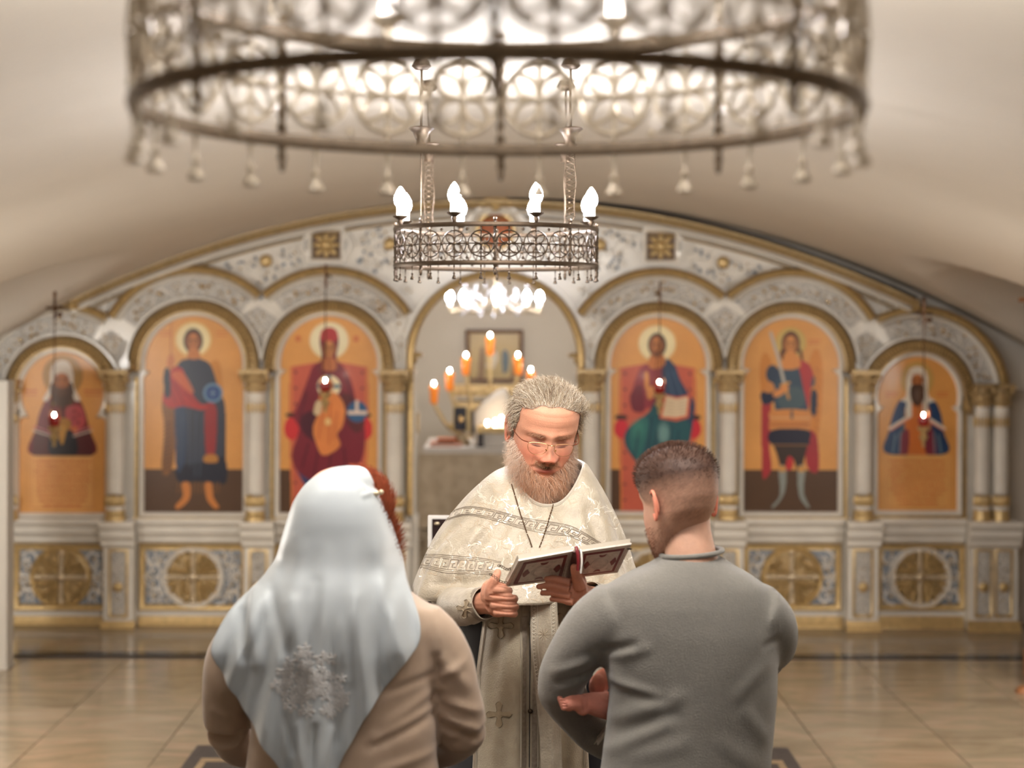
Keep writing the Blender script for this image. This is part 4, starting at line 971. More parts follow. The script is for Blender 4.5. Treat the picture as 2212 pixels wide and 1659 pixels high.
def chandelier(c, R, bh, label, M, ztop, cs, strap_lo=.0, th=.0014, pend=.045, bars=True, M2=None, pr=1.0, MBu=None):
    M2 = M2 or M
    t = thing('chandelier', label, 'chandelier', c)
    for nm, z in (('upper_rim', bh), ('lower_rim', 0)):
        mb = MB(); n = 72; k = 6; v = []
        hh = bh * .06; RW = R / .311
        prof = [(-.004 * RW, -hh), (.004 * RW, -hh), (.006 * RW, 0), (.004 * RW, hh), (-.004 * RW, hh), (-.006 * RW, 0)]
        for i in range(n):
            a = 2 * PI * i / n
            for o, h_ in prof: v.append(((R + o) * math.cos(a), (R + o) * math.sin(a), z + h_))
        f = [(i * k + q, ((i + 1) % n) * k + q, ((i + 1) % n) * k + (q + 1) % k, i * k + (q + 1) % k) for i in range(n) for q in range(k)]
        mb.add(v, f); mb.build(nm, M2, t)
    w_ = 2 * PI * R / 24; base = None
    for i in range(24):
        a = math.radians(7.5 + 15 * i)
        if base is None: base = motif_mesh(w_, bh * .93, th).build('lattice_field', M, t); o = base
        else: o = base.copy(); COL.objects.link(o); o.parent = t
        o.location = (R * math.sin(a), -R * math.cos(a), bh / 2); o.rotation_euler = (0, 0, a)
    pb = None
    for i in range(24):
        a = math.radians(7.5 + 15 * i)
        if pb is None:
            mb = MB(); p_ = pend
            mb.lathe([(q * pr, w_) for q, w_ in ((.0015, 0), (.0025, -p_ * .12), (.0012, -p_ * .2), (.0012, -p_ * .5), (.004, -p_ * .58), (.002, -p_ * .68), (.0065, -p_ * .95), (.004, -p_))], (0, 0, -bh * .05), 8); pb = mb.build('pendant', M, t); o = pb
        else: o = pb.copy(); COL.objects.link(o); o.parent = t
        o.location = (R * math.sin(a), -R * math.cos(a), 0)
    tb = None
    for i in range(8):
        a = math.radians(45 * i)
        if tb is None:
            mb = MB(); twisted(mb, 0, 0, -bh * .18, bh * 1.08, R * .014 + .0012); mb.ell((0, 0, -bh * .22), (.005, .005, .012), 6, 5); mb.ell((0, 0, bh * 1.14), (.006, .006, .006), 6, 5); tb = mb.build('twisted_bar', M2, t); o = tb
        else: o = tb.copy(); COL.objects.link(o); o.parent = t
        o.location = (R * math.sin(a), -R * math.cos(a), 0)
    c0 = None
    for i in range(8):
        a = math.radians(22.5 + 45 * i)
        if c0 is None: c0 = candle(t, 0, M, cs, MBu); o = c0
        else: o = dup_tree(c0, t)
        o.location = ((R) * math.sin(a), -(R) * math.cos(a), bh + .016 * cs)
    # openwork straps
    zt = ztop - c[2]; sb = None
    for i in range(4):
        a = math.radians(45 + 90 * i)
        if sb is None:
            mb = MB(); z0, z1 = bh * 1.06, zt - .08; hgt = z1 - z0; wd = .015 * (R / .315) ** .3
            for s_ in (-1, 1): mb.tube([(s_ * wd * (1 - .18 * math.sin(PI * 3 * q)), 0, z0 + .02 + (hgt - .02) * q) for q in np.linspace(0, 1, 14)] , .0016, 4)
            mb.tube([(-wd, 0, z0 + .02), (0, 0, z0)], .0016, 4); mb.tube([(wd, 0, z0 + .02), (0, 0, z0)], .0016, 4)
            n = max(4, int(hgt / .018))
            for q in range(n):
                z = z0 + .02 + (hgt - .02) * q / n; dz = (hgt - .02) / n
                mb.tube([(-wd, 0, z), (wd, 0, z + dz)], .0013, 4, cap=False); mb.tube([(wd, 0, z), (-wd, 0, z + dz)], .0013, 4, cap=False); mb.ell((0, 0, z + dz / 2), (.0035, .002, .0035), 6, 4)
            mb.lathe([(wd * 1.1, 0), (wd * 1.0, .02), (wd * 1.7, .045), (wd * 2.6, .056), (wd * 2.4, .06)], (0, 0, z1), 12)
            sb = mb.build('strap', M, t); o = sb
        else: o = sb.copy(); COL.objects.link(o); o.parent = t
        o.location = (R * math.sin(a), -R * math.cos(a), 0); o.rotation_euler = (0, 0, a - PI / 4)
    for i in range(4):
        mb = MB(); a = math.radians(45 + 90 * i); mb.tube([(R * math.sin(a), -R * math.cos(a), zt - .03), (R * math.sin(a), -R * math.cos(a), barrel(c[0] + R * math.sin(a)) - c[2] - .01)], .004, 5); mb.lathe([(.02, -.03), (.03, -.02), (.02, 0)], (R * math.sin(a), -R * math.cos(a), barrel(c[0] + R * math.sin(a)) - .004 - c[2]), 12)
        mb.build('hanger', M, t)
    return t
ch_n = chandelier((P(1075, 0, 1.85)[0], 1.85, 1.9 + .2413), .407, .141, 'large openwork brass chandelier ring with hanging drops, out of focus across the top', M_lattice, 2.56, 1.18, th=.0038, pend=.058, M2=M_rimdark, pr=1.8, MBu=M_bulb3)
ch_f = chandelier((P(1071, 0, 5.0)[0], 5.0, 1.9 + .178), .311, .112, 'small dark openwork brass chandelier ring hanging in the centre before the screen', M_bronze, 2.50, 1.12, th=.0021, pend=.042)
# altar chandelier with crystal
M_crystal = mat('crystal', (235, 235, 240), .05, trans=.6)
cA = P(1070, 655, 12.2); RA = .345
t = thing('chandelier', 'crystal chandelier with five lit candle bulbs seen through the central arch', 'chandelier', tuple(cA))
c0 = None
for a in (-80, -43, 2, 43, 74, 180):
    a = math.radians(a)
    if c0 is None: c0 = candle(t, 0, M_brassy, 1.45, M_bulb2); o = c0
    else: o = dup_tree(c0, t)
    o.location = (RA * math.sin(a), -RA * math.cos(a) * .9, -.045)
mb = MB(); mb.tube([(RA * math.cos(a), RA * math.sin(a), -.07) for a in np.linspace(0, 2 * PI, 40)], .006, 5); mb.tube([(0, 0, -.07), (0, 0, 2.7 - cA[2])], .01, 6)
for k in range(6): a = k * PI / 3; mb.tube([(RA * math.cos(a), RA * math.sin(a), -.07), (0, 0, .03)], .005, 4)
mb.build('brass_frame', M_brassy, t)
mb = MB(); rg = np.random.RandomState(2)
for k in range(60):
    a = rg.uniform(0, 2 * PI); rr = rg.uniform(.12, .26); mb.ell((rr * math.cos(a), rr * math.sin(a), rg.uniform(-.1, .14)), (.011, .011, .024), 5, 4)
mb.build('crystal_drops', M_crystal, t, kind='stuff')

# ================================================================ ALTAR beyond the doors
DA = 11.4
M_brocade = mat('pale_brocade', (198, 180, 152), .6, col2=(216, 200, 174), scale=14, sheen=.3)
M_linen = mat('white_linen', (232, 226, 218), .6)
alt = thing('altar_table', 'altar table under a beige brocade cover with a white top, behind the central arch', 'altar', (P(1040, 0, DA)[0], DA + .5, 0))
x0, x1 = P(915, 0, DA)[0], P(1300, 0, DA)[0]; zt = P(0, 968, DA)[2]
mb = MB(); mb.box((x0, DA, zt - .035), (x1, DA + 1.0, zt)); mb.box((x0 + .01, DA - .012, zt - .05), (x1 - .01, DA, zt)); put(mb.build('white_top', M_linen, alt, False), alt)
nx_ = 90; v = []
for j, (zz, fl) in enumerate(((zt - .04, 0), (zt - .25, .010), (zt - .5, .018), (zt - .56, .02))):
    for i in range(nx_): v.append((x0 - .03 + (x1 - x0 + .06) * i / (nx_ - 1) + (.0 if j < 2 else 0), DA - .02 - fl - fl * .6 * math.sin(i * .55 + .3 * math.sin(i * .2)), zz))
put(mkobj('brocade_drape', v, [(j * nx_ + i, (j + 1) * nx_ + i, (j + 1) * nx_ + i + 1, j * nx_ + i + 1) for j in range(3) for i in range(nx_ - 1)], M_brocade, alt), alt)
mb = MB(); mb.box((x0 - .02, DA - .045, zt - .575), (x1, DA - .02, zt - .545)); put(mb.build('grey_fringe', mat('fringe', (128, 118, 104), .7), alt, False), alt)
M_cream = mat('cream_carving', (216, 202, 176), .45, var=.05)
mb = MB(); mb.box((x0 + .02, DA + .03, 0), (x1 - .02, DA + .95, zt - .05)); put(mb.build('altar_body', M_cream, alt, False), alt)
mb = MB()
for (px, py, rx, rz) in ((950, 1048, .035, .05), (975, 1042, .02, .025), (952, 1070, .04, .03), (1010, 1062, .05, .07), (1030, 1045, .08, .012), (985, 1100, .03, .06)):
    q = P(px, py, DA); mb.ell((q[0], DA + .02, q[2]), (rx, .03, rz), 9, 6)
put(mb.build('gilded_carving', M_gold, alt), alt)
# picture on the back wall
DP = 14.2; a_ = P(1006, 712, DP); b_ = P(1130, 826, DP)
pic = thing('wall_picture', 'gold-ground picture in a brown wooden frame on the altar room wall', 'picture', (P(1068, 0, DP)[0], DP, b_[2]))
mb = MB(); mb.sweep([(a_[0], b_[2]), (a_[0], a_[2]), (b_[0], a_[2]), (b_[0], b_[2])], [(.0, 0), (.0, .06), (-.03, .05), (-.035, 0)], DP + .08, closed=True); put(mb.build('frame', mat('brown_frame', (112, 76, 48), .5), pic), pic)
p = Paint(1008, 714, 1128, 824, 1.5, (196, 166, 104))
p.ell(1068, 800, 52, 40, (206, 184, 130), .6, .6); p.poly([(1032, 822), (1036, 760), (1044, 750), (1048, 780), (1044, 822)], (150, 116, 76)); p.poly([(1086, 804), (1084, 766), (1092, 756), (1100, 770), (1098, 800), (1090, 808)], (96, 112, 116)); p.ell(1064, 772, 11, 18, (232, 222, 200)); p.ell(1066, 755, 5, 6, (200, 150, 90)); p.poly([(1106, 790), (1112, 786), (1112, 822), (1104, 822)], (140, 104, 66)); p.ell(1060, 790, 9, 8, (238, 228, 208)); p.rect(1030, 805, 1110, 808, (170, 140, 90), .5)
vx = np.stack([(p.XX - HX) * DP / F, np.full(p.XX.shape, DP + .06), H - (p.YY - HY) * DP / F], -1).reshape(-1, 3); ny_, nx_ = p.XX.shape; I = np.arange(ny_ * nx_).reshape(ny_, nx_)
put(mkobj('painting', vx, np.stack([I[:-1, :-1], I[1:, :-1], I[1:, 1:], I[:-1, 1:]], -1).reshape(-1, 4), M_paint, pic, False, p.c.reshape(-1, 3)), pic)
# branched candle stand
DS = 12.9
st = thing('seven_branch_lampstand', 'gilded seven-branch lampstand with amber lamps behind the altar table', 'lampstand', (P(1062, 0, DS)[0], DS, 0))
pts = [(938, 832), (972, 804), (1007, 770), (1059, 727), (1119, 769), (1147, 801), (1184, 831)]; mb = MB(); ms = MB()
hub = P(1062, 960, DS)
lc = None
for i, (px, py) in enumerate(pts):
    q = P(px, py, DS)
    L = part('lamp', st); L.location = (q[0] - st.location[0], 0, q[2])
    m1 = MB(); m1.lathe([(.012, -.155), (.03, -.14), (.034, -.05), (.042, -.02), (.030, -.01)], (0, 0, 0), 12); m1.build('amber_glass', M_amber, L)
    m1 = MB(); m1.ell((0, -.01, .012), (.009, .009, .014), 10, 8); m1.build('flame', M_flame, L)
    bt = q + (0, 0, -.15)
    ms.tube(cr([bt, bt * .75 + hub * .25 + np.array([0, 0, -.10]), bt * .4 + hub * .6 + np.array([0, 0, -.08]), hub], 8), .016, 6)
    for k in (.3, .6): qq = bt * (1 - k) + hub * k + np.array([0, 0, -.085]); ms.ell(qq, (.035, .03, .03), 8, 5)
ms.lathe([(.2, 0), (.2, .03), (.08, .1), (.04, .2), (.03, hub[2] + .1), (.06, hub[2] + .14), (.03, hub[2] + .2)], (hub[0], DS, 0), 14)
put(ms.build('gilded_branches', M_gold, st), st)
# tabernacle shelf (gold carved back piece) behind
mb = MB(); x0_, x1_ = P(985, 0, 13.1)[0], P(1180, 0, 13.1)[0]
tb = thing('gilded_shelf', 'gilded carved shelf piece rising behind the altar, under the picture', 'shelf', ((x0_ + x1_) / 2, 13.1, 0))
mb.box((x0_, 13.1, 0), (x1_, 13.35, P(0, 868, 13.1)[2])); put(mb.build('body', M_cream, tb, False), tb)
mb = MB(); mb.box((x0_ - .03, 13.05, P(0, 856, 13.1)[2]), (x1_ + .03, 13.4, P(0, 832, 13.1)[2])); mb.box((x0_ - .0, 13.06, P(0, 880, 13.1)[2]), (x1_, 13.1, P(0, 868, 13.1)[2]))
for k in range(12): q = P(992 + k * 16, 846, 13.04); mb.ell(q, (.022, .012, .022), 6, 4)
put(mb.build('cornice', M_gold, tb), tb)
for (px, py) in ((945, 885), (952, 872)): pass
# dark framed icon on a stand
q = P(999, 905, DA + .3); ic = thing('standing_icon', 'small black framed icon on a brass foot standing on the altar table', 'icon', (q[0], q[1], zt))
a_, b_ = P(982, 880, DA + .3), P(1008, 930, DA + .3)
mb = MB(); mb.box((a_[0], q[1] - .01, b_[2]), (b_[0], q[1] + .02, a_[2])); put(mb.build('black_frame', mat('black_lacquer', (22, 22, 34), .3), ic, False), ic)
mb = MB(); mb.box((a_[0] - .012, q[1] + .02, b_[2] - .01), (b_[0] + .06, q[1] + .05, a_[2] + .012)); mb.ell((q[0] - .012, q[1] - .012, q[2]), (.016, .006, .026), 8, 6); put(mb.build('gold_edge', M_gold, ic), ic)
mb = MB(); mb.box((b_[0] + .035, q[1] - .02, b_[2] - .02), (b_[0] + .06, q[1] + .01, a_[2] - .02)); put(mb.build('side_wing', mat('black_wing', (34, 32, 40), .4), ic, False), ic)
mb = MB(); mb.lathe([(.06, 0), (.06, .02), (.035, .05), (.012, .08), (.02, .1), (.01, b_[2] - zt)], (q[0], q[1], zt), 12); put(mb.build('foot', M_brassy, ic), ic)
# books on the altar
M_or = mat('orange_cover', (204, 106, 52), .5)
for k, (p0, p1, h0, h1, lab) in enumerate(((930, 998, 958, 966, 'flat orange book lying on the altar top'), (944, 986, 950, 958, 'smaller orange book lying on top of another on the altar'))):
    a_, b_ = P(p0, 0, DA + .1), P(p1, 0, DA + .1); z0_ = zt + k * .028; bk = thing('altar_book', lab, 'book', (a_[0], DA + .15, z0_))
    mb = MB(); mb.box((a_[0], DA + .1, z0_), (b_[0], DA + .32, z0_ + .006)); mb.box((a_[0], DA + .1, z0_ + .02), (b_[0], DA + .32, z0_ + .026)); mb.box((a_[0], DA + .3, z0_ + .004), (b_[0], DA + .322, z0_ + .022)); put(mb.build('cover', M_or, bk, False), bk)
    mb = MB(); mb.box((a_[0] + .006, DA + .106, z0_ + .006), (b_[0] - .006, DA + .3, z0_ + .02)); put(mb.build('pages', M_linen if k == 0 else M_dark, bk, False), bk)
# small reliquary table with lights
q0, q1 = P(1030, 922, DA + .1), P(1130, 930, DA + .1)
rb = thing('gilded_casket', 'white and gilded casket with dark corner posts on the altar table, candles on top', 'casket', (q0[0], DA + .2, zt))
mb = MB(); mb.box((q0[0], DA + .08, q1[2] - .02), (q1[0], DA + .42, q0[2])); put(mb.build('gilded_lid', M_gold, rb, False), rb)
mb = MB(); mb.box((q0[0] + .05, DA + .12, zt), (q1[0] - .02, DA + .4, q1[2] - .02)); put(mb.build('white_body', M_linen, rb, False), rb)
mb = MB(); mb.box((q0[0] + .01, DA + .08, zt), (q0[0] + .05, DA + .12, q1[2] - .02)); mb.box((q0[0] - .0, DA + .07, zt), (q0[0] + .055, DA + .13, zt + .02)); put(mb.build('corner_post', mat('dark_post', (60, 52, 54), .4), rb, False), rb)
for i, (px, py, lab) in enumerate(((1054, 916, 'lit white candle on the left of the altar casket'), (1071, 913, 'lit white candle in the middle of the altar casket'), (1084, 906, 'tallest lit white candle at the right of the altar casket, beside the priest'))):
    q = P(px, py, DA + .15 + .05 * i); cd = thing('altar_candle', lab, 'candle', (q[0], q[1], q0[2]), 'candles on the altar casket')
    hz = q[2] - q0[2] - .01
    mb = MB(); mb.lathe([(.018, 0), (.018, max(hz - .02, .008))], (q[0], q[1], q0[2]), 10); put(mb.build('wax', M_linen, cd), cd)
    mb = MB(); mb.ell((q[0], q[1], q[2] + .008), (.010, .010, .016), 10, 8); put(mb.build('flame', M_flame, cd), cd)
# white veil/flower mass
q = P(1068, 872, DA + .55); mb = MB()
mb.rings([(q[0], q[1] - .0, zt, .15, .05), (q[0], q[1], q0[2] + .0, .15, .05), (q[0] + .0, q[1], q0[2] + .08, .14, .05), (q[0] + .02, q[1], q0[2] + .16, .10, .045), (q[0] + .06, q[1], q0[2] + .24, .04, .03), (q[0] + .07, q[1], q0[2] + .255, .01, .01)], 20)
tag(mb.build('white_veil', M_linen), 'white cloth veil standing in folds behind the altar candles', 'cloth')
# book-stand with white frame close behind the priest
d = 5.2; a_, b_ = P(926, 1116, d), P(960, 1170, d)
ls = thing('reading_stand', 'white reading stand with a dark panel, half hidden behind the robed priest', 'stand', (b_[0], d, 0))
mb = MB(); mb.box((a_[0], d, b_[2] - .02), (b_[0] + .12, d + .03, a_[2])); put(mb.build('white_frame', M_linen, ls, False), ls)
mb = MB(); mb.box((a_[0] + .014, d - .006, b_[2] - .0), (b_[0] + .1, d + .0, a_[2] - .008)); put(mb.build('dark_panel', mat('dark_panel', (40, 24, 24), .3), ls, False), ls)
mb = MB(); mb.ell((a_[0] + .03, d - .012, a_[2] - .022), (.010, .006, .006), 8, 5); put(mb.build('brass_stud', M_brassy, ls), ls)
mb = MB(); mb.box((a_[0] + .1, d + .01, .03), (a_[0] + .14, d + .05, b_[2] - .02)); mb.box((a_[0] + .0, d - .12, .012), (a_[0] + .26, d + .18, .035)); put(mb.build('foot', M_linen, ls, False), ls)

# carved wooden icon case at the right edge
M_carved = mat('carved_wood', (150, 98, 58), .45, var=.25, scale=25, bump=.4, bscale=60)
d = 8.4; kx = P(2196, 0, d)[0] + .15
kc = thing('carved_icon_case', 'carved brown wooden icon case, its cornice and foot just entering at the right edge', 'case', (kx + .45, d + .2, 0))
mb = MB(); mb.box((kx + .09, d, .1), (kx + .85, d + .4, 1.98)); put(mb.build('case_body', M_carved, kc, False), kc)
mb = MB(); zc = P(0, 640, d)[2]
mb.box((kx - .0, d - .05, zc - .012), (kx + .95, d + .45, zc + .01)); mb.box((kx + .03, d - .03, zc - .05), (kx + .92, d + .43, zc - .012))
for (a, b_, r_) in ((.025, -.075, .022), (.03, -.11, .018), (.055, -.10, .03), (.05, -.05, .025)): mb.ell((kx + a, d, zc + b_), (r_, .04, r_), 9, 6)
put(mb.build('cornice', M_carved, kc), kc)
mb = MB()
for (px, py, r_) in ((2212, 1492, 16), (2203, 1510, 12), (2212, 1530, 18), (2200, 1546, 12), (2214, 1552, 14)): q = P(px, py, d); mb.ell((q[0] + .0, d, q[2]), (r_ * d / F, .04, r_ * d / F), 9, 6)
mb.box((kx + .03, d - .03, .0), (kx + .92, d + .43, .14)); put(mb.build('carved_foot', M_carved, kc), kc)

# ================================================================ PEOPLE
M_skin = mat('skin', (214, 150, 118), .58, spec=.3, attr=True, var=.05, scale=60, bump=.12, bscale=300, sss=.12)
M_hair = mat('hair_strands', (150, 130, 115), .6, spec=.3, attr=True)
def G(x, z, x0, z0, sx, sz, a): return a * np.exp(-((x - x0) / sx) ** 2 / 2 - ((z - z0) / sz) ** 2 / 2)
def head_mesh(N=170, open_mouth=.012, skin=(206, 138, 104), red=1.0):
    """head about the origin: face towards -y, crown at z = .12, chin at z = -.12"""
    nu = int(N * 1.3); nv = N
    t = np.linspace(0, 2 * PI, nu, endpoint=False); lon = t - .45 * np.sin(t)
    ph = np.linspace(-PI / 2, PI / 2, nv)
    z = .12 * np.sin(ph)
    zt = [-.12, -.117, -.11, -.10, -.08, -.06, -.03, 0, .03, .06, .08, .10, .112, .118, .12]
    A = [0, .018, .034, .043, .054, .061, .068, .072, .076, .077, .074, .060, .040, .020, 0]
    Ff = [.074, .082, .085, .087, .086, .086, .087, .087, .091, .092, .086, .066, .042, .018, 0]
    Bb = [-.074, -.058, -.035, -.012, .015, .04, .078, .096, .103, .102, .092, .070, .046, .022, 0]
    a = np.interp(z, zt, A); fr = np.interp(z, zt, Ff); bk = np.interp(z, zt, Bb)
    c = (bk - fr) / 2; h = (bk + fr) / 2
    S, C = np.sin(lon), np.cos(lon)
    x = a[:, None] * S[None]; y = c[:, None] - h[:, None] * (np.sign(C) * np.abs(C) ** .88)[None]; Zz = np.repeat(z[:, None], nu, 1)
    for _ in range(5):
        for arr in (x, y, Zz): arr[1:-1] = (arr[1:-1] * 2 + arr[:-2] + arr[2:]) / 4
    fm = np.clip((C[None] - .05) * 3, 0, 1) * np.ones_like(x)
    X_, Z_ = x, Zz; d = np.zeros_like(x)
    for s in (-1, 1):
        d += G(X_, Z_, s * .030, .024, .020, .007, .006) + G(X_, Z_, s * .031, .003, .014, .011, -.012) + G(X_, Z_, s * .031, -.001, .0115, .0065, .0115)
        d += G(X_, Z_, s * .031, -.0035, .011, .0016, -.0022) + G(X_, Z_, s * .031, .0085, .012, .002, -.002)
        d += G(X_, Z_, s * .033, -.013, .013, .005, .003)
        d += G(X_, Z_, s * .0145, -.036, .0055, .006, .011) + G(X_, Z_, s * .0075, -.042, .003, .003, -.004)
        d += G(X_, Z_, s * .042, -.028, .017, .015, .007) + G(X_, Z_, s * .028, -.046, .004, .013, -.005)
        d += G(X_, Z_, s * .052, -.065, .014, .02, .004) + G(X_, Z_, s * .022, -.0635, .005, .005, -.002)
    d += G(X_, Z_, 0, .016, .007, .012, .005) + G(X_, Z_, 0, -.004, .0075, .012, .0115) + G(X_, Z_, 0, -.020, .0088, .010, .013) + G(X_, Z_, 0, -.033, .0112, .008, .021)
    d += G(X_, Z_, 0, -.056, .024, .013, .007) + G(X_, Z_, 0, -.0595, .016, .003, .0042) + G(X_, Z_, 0, -.050, .003, .005, -.002)
    d += G(X_, Z_, 0, -.0655, .014, .0022 + open_mouth * .12, -.005 - open_mouth * .7) + G(X_, Z_, 0, -.0735, .0135, .0038, .0055) + G(X_, Z_, 0, -.0825, .018, .004, -.004)
    d += G(X_, Z_, 0, -.098, .017, .012, .008) + G(X_, Z_, 0, .055, .04, .02, .002)
    for k in range(3): d += G(X_, Z_, 0, .045 + .013 * k, .035, .0014, -.0004)
    y = y - d * fm
    Zw = Zz + fm * .0065 * np.exp(-((Zz + .068) / .013) ** 2) * np.exp(-(x / .032) ** 4)
    V = np.stack([x, y, Zw], -1).reshape(-1, 3)
    col = np.broadcast_to(lin(skin), (nv, nu, 3)).copy()
    def tint(m, cc): 
        m_ = np.clip(m * fm, 0, 1)[..., None]; col[:] = col * (1 - m_) + lin(cc) * m_
    for s in (-1, 1): tint(G(X_, Z_, s * .044, -.03, .018, .016, .45 * red), (196, 100, 80)); tint(G(X_, Z_, s * .031, .002, .014, .008, .4), (168, 102, 84))
    tint(G(X_, Z_, 0, -.036, .016, .012, .5 * red), (200, 100, 82)); tint(G(X_, Z_, 0, -.0595, .017, .0032, .8), (158, 84, 76)); tint(G(X_, Z_, 0, -.074, .0145, .004, .85), (176, 88, 80))
    if open_mouth > .005: tint(G(X_, Z_, .0, -.0662, .012, .0034, 2.6) - .5, (24, 8, 8))
    for s in (-1, 1): tint(G(X_, Z_, s * .031, -.0048, .0115, .0011, .9), (70, 40, 34))
    I = np.arange(nv * nu).reshape(nv, nu); J = np.roll(I, -1, 1)
    q = np.stack([I[:-1], J[:-1], J[1:], I[1:]], -1).reshape(-1, 4)
    f = [tuple(int(i) for i in r) for r in q]
    return V, f, col.reshape(-1, 3)
def ears(mb, col, only=None, sc_=1.0):
    for s in (-1, 1):
        if only and s != only: continue
        R = Matrix.Rotation(-s * .35, 3, 'Z') @ Matrix.Rotation(.12, 3, 'X')
        c0 = np.array([s * .074, .012, -.008])
        out = [(.0, .030), (.012, .031), (.019, .022), (.019, .006), (.013, -.010), (.006, -.026), (-.002, -.029), (-.006, -.015)]
        p = cr([(a, b) for a, b in out], 4)
        pts = [c0 + np.array(R @ Vector((s * .006, a * sc_, b * sc_))) for a, b in p]
        mb.tube(pts, .0035 * sc_, 6, col=col)
        mb.ell(c0 + np.array(R @ Vector((s * .001, .005, .002))), (.005, .012 * sc_, .024 * sc_), 10, 8, R=R, col=np.asarray(col) * .8)
        mb.tube([c0 + np.array(R @ Vector((s * .005, a, b))) for a, b in cr([(.008, .018), (.012, .008), (.008, -.006), (.0, -.008)], 3)], .0028, 5, col=col)
def xf(V, R, c, s=1.0): return (np.asarray(V) * s) @ np.array(R).T + np.asarray(c)
def skinpatch(mb, V, f, nr=None, col=(206, 138, 104)): mb.add(V, f, lin(col))

def hand_blob(mb, palm_c, palm_r, R, fingers):
    """palm + five finger chains; all in one soup to be fused"""
    mb.ell(palm_c, palm_r, 14, 10, R=R)
    for pts, r in fingers:
        p = cr(pts, 4); rr = np.interp(np.linspace(0, 1, len(p)), np.linspace(0, 1, len(r)), r)
        mb.tube(p, rr, 8); mb.ell(p[-1], (rr[-1],) * 3, 8, 6); mb.ell(p[0], (rr[0],) * 3, 8, 6)
        for q in pts[1:-1]: mb.ell(q, (rr[len(rr) // 2] * 1.06,) * 3, 8, 6)

def wrinkle(V, N_, a, b, w_, amp, d, side=-1):
    """press a crease / raise a ridge along the segment a-b given in the picture plane at depth d"""
    pa, pb = P(a[0], a[1], d), P(b[0], b[1], d); A = np.array([pa[0], pa[2]]); B = np.array([pb[0], pb[2]])
    sx = d / F; w_ = w_ * sx
    q = V[:, [0, 2]]; dd = B - A; L = dd.dot(dd) + 1e-12; t = np.clip(((q - A) @ dd) / L, 0, 1)
    dist = np.linalg.norm(q - A - t[:, None] * dd, axis=1)
    front = np.clip(-N_[:, 1] * 2 + .3, 0, 1)
    k = np.exp(-(dist / w_) ** 2 / 2) - .45 * np.exp(-(dist / (w_ * 2.4)) ** 2 / 2)
    return V + N_ * (amp * k * front * np.sin(PI * np.clip(t * .8 + .1, 0, 1)) ** .5)[:, None]
def fnoise(V, scale, amp, N_, seed=0, stretch=(1, 1, 1)):
    o = Vector((seed * 7.1, seed * 3.3, 0)); s = np.array(stretch) * scale
    n = np.array([mnoise.noise(Vector(p * s) + o) for p in V]); return V + N_ * (n * amp)[:, None]

# ---------------------------------------------------------------- THE PRIEST (robed, reading)
SKP = (200, 142, 114)
priest = thing('person', 'bearded person in a pale brocade robe and glasses, head bowed, reading from an open book', 'person', (P(1165, 0, 4.15)[0], 4.15, .012))
def PP(o): return put(o, priest)
HC = P(1176, 929, 4.13); HR = (Euler((math.radians(19), 0, 0)).to_matrix())
HRp = Matrix.Rotation(math.radians(10), 3, 'Z') @ Matrix.Rotation(math.radians(4.5), 3, 'Y') @ Matrix.Rotation(math.radians(20), 3, 'X')
HS = 1.04
Vh, fh, ch = head_mesh(190, .013, SKP, 1.0)
Vh = Vh * np.array([1.07, 1.0, 1.0])
Vw = xf(Vh, HRp, HC, HS)
body = MB(); body.add(Vw, fh, ch)
eb = MB(); ears(eb, lin((196, 118, 92)), sc_=1.08); body.add(xf(eb.verts() * np.array([1.05, 1, 1]), HRp, HC, HS), eb.f, np.concatenate(eb.c))
body.tube([P(1180, 985, 4.18), P(1182, 1060, 4.20), P(1182, 1120, 4.2)], [.06, .066, .09], 20, col=lin(SKP))
bh_head = bvh_of(Vw, fh)
# hands
hb = MB()
# right hand (picture left): fist with raised thumb, holding the corner of the book
d1 = 3.74
hb.ell(P(1078, 1295, d1 + .012), (.034, .026, .042), 14, 10); hb.ell(P(1062, 1282, d1 + .005), (.024, .024, .034), 12, 8)
for k, (yy, x0, x1, r) in enumerate(((1274, 1062, 1098, .0094), (1291, 1066, 1110, .0096), (1308, 1070, 1112, .0094), (1324, 1076, 1110, .0088))):
    p = cr([P(x0, yy - 1, d1 - .012), P((x0 + x1) / 2 + 4, yy, d1 - .027), P(x1, yy + 2, d1 - .018), P(x1 + 3, yy + 2, d1 + .006), P(x1 - 12, yy + 2, d1 + .022)], 4)
    hb.tube(p, np.linspace(r * 1.12, r * .9, len(p)), 10)
    hb.ell(P(x0, yy - 1, d1 - .012), (r * 1.2,) * 3, 8, 6); hb.ell(p[-1], (r * .9,) * 3, 8, 6)
p = cr([P(1062, 1290, d1 - .006), P(1062, 1270, d1 - .016), P(1070, 1254, d1 - .02), P(1077, 1238, d1 - .012)], 5)
hb.tube(p, np.interp(np.linspace(0, 1, len(p)), [0, .4, .7, 1], [.017, .0125, .012, .0085]), 10); hb.ell(p[-1], (.0088, .0088, .010), 10, 8)
hb.tube([P(1070, 1300, d1 + .012), P(1048, 1302, d1 + .040), P(1022, 1308, d1 + .10)], [.030, .026, .026], 14)
v1, f1, n1_ = fuse(hb, .0020, 2); 
for (a, b) in (((1062, 1282), (1112, 1285)), ((1066, 1299), (1118, 1302)), ((1072, 1316), (1118, 1318))): v1 = wrinkle(v1, n1_, a, b, 1.5, -.0045, d1)
body.add(v1, f1, lin((200, 142, 116)))
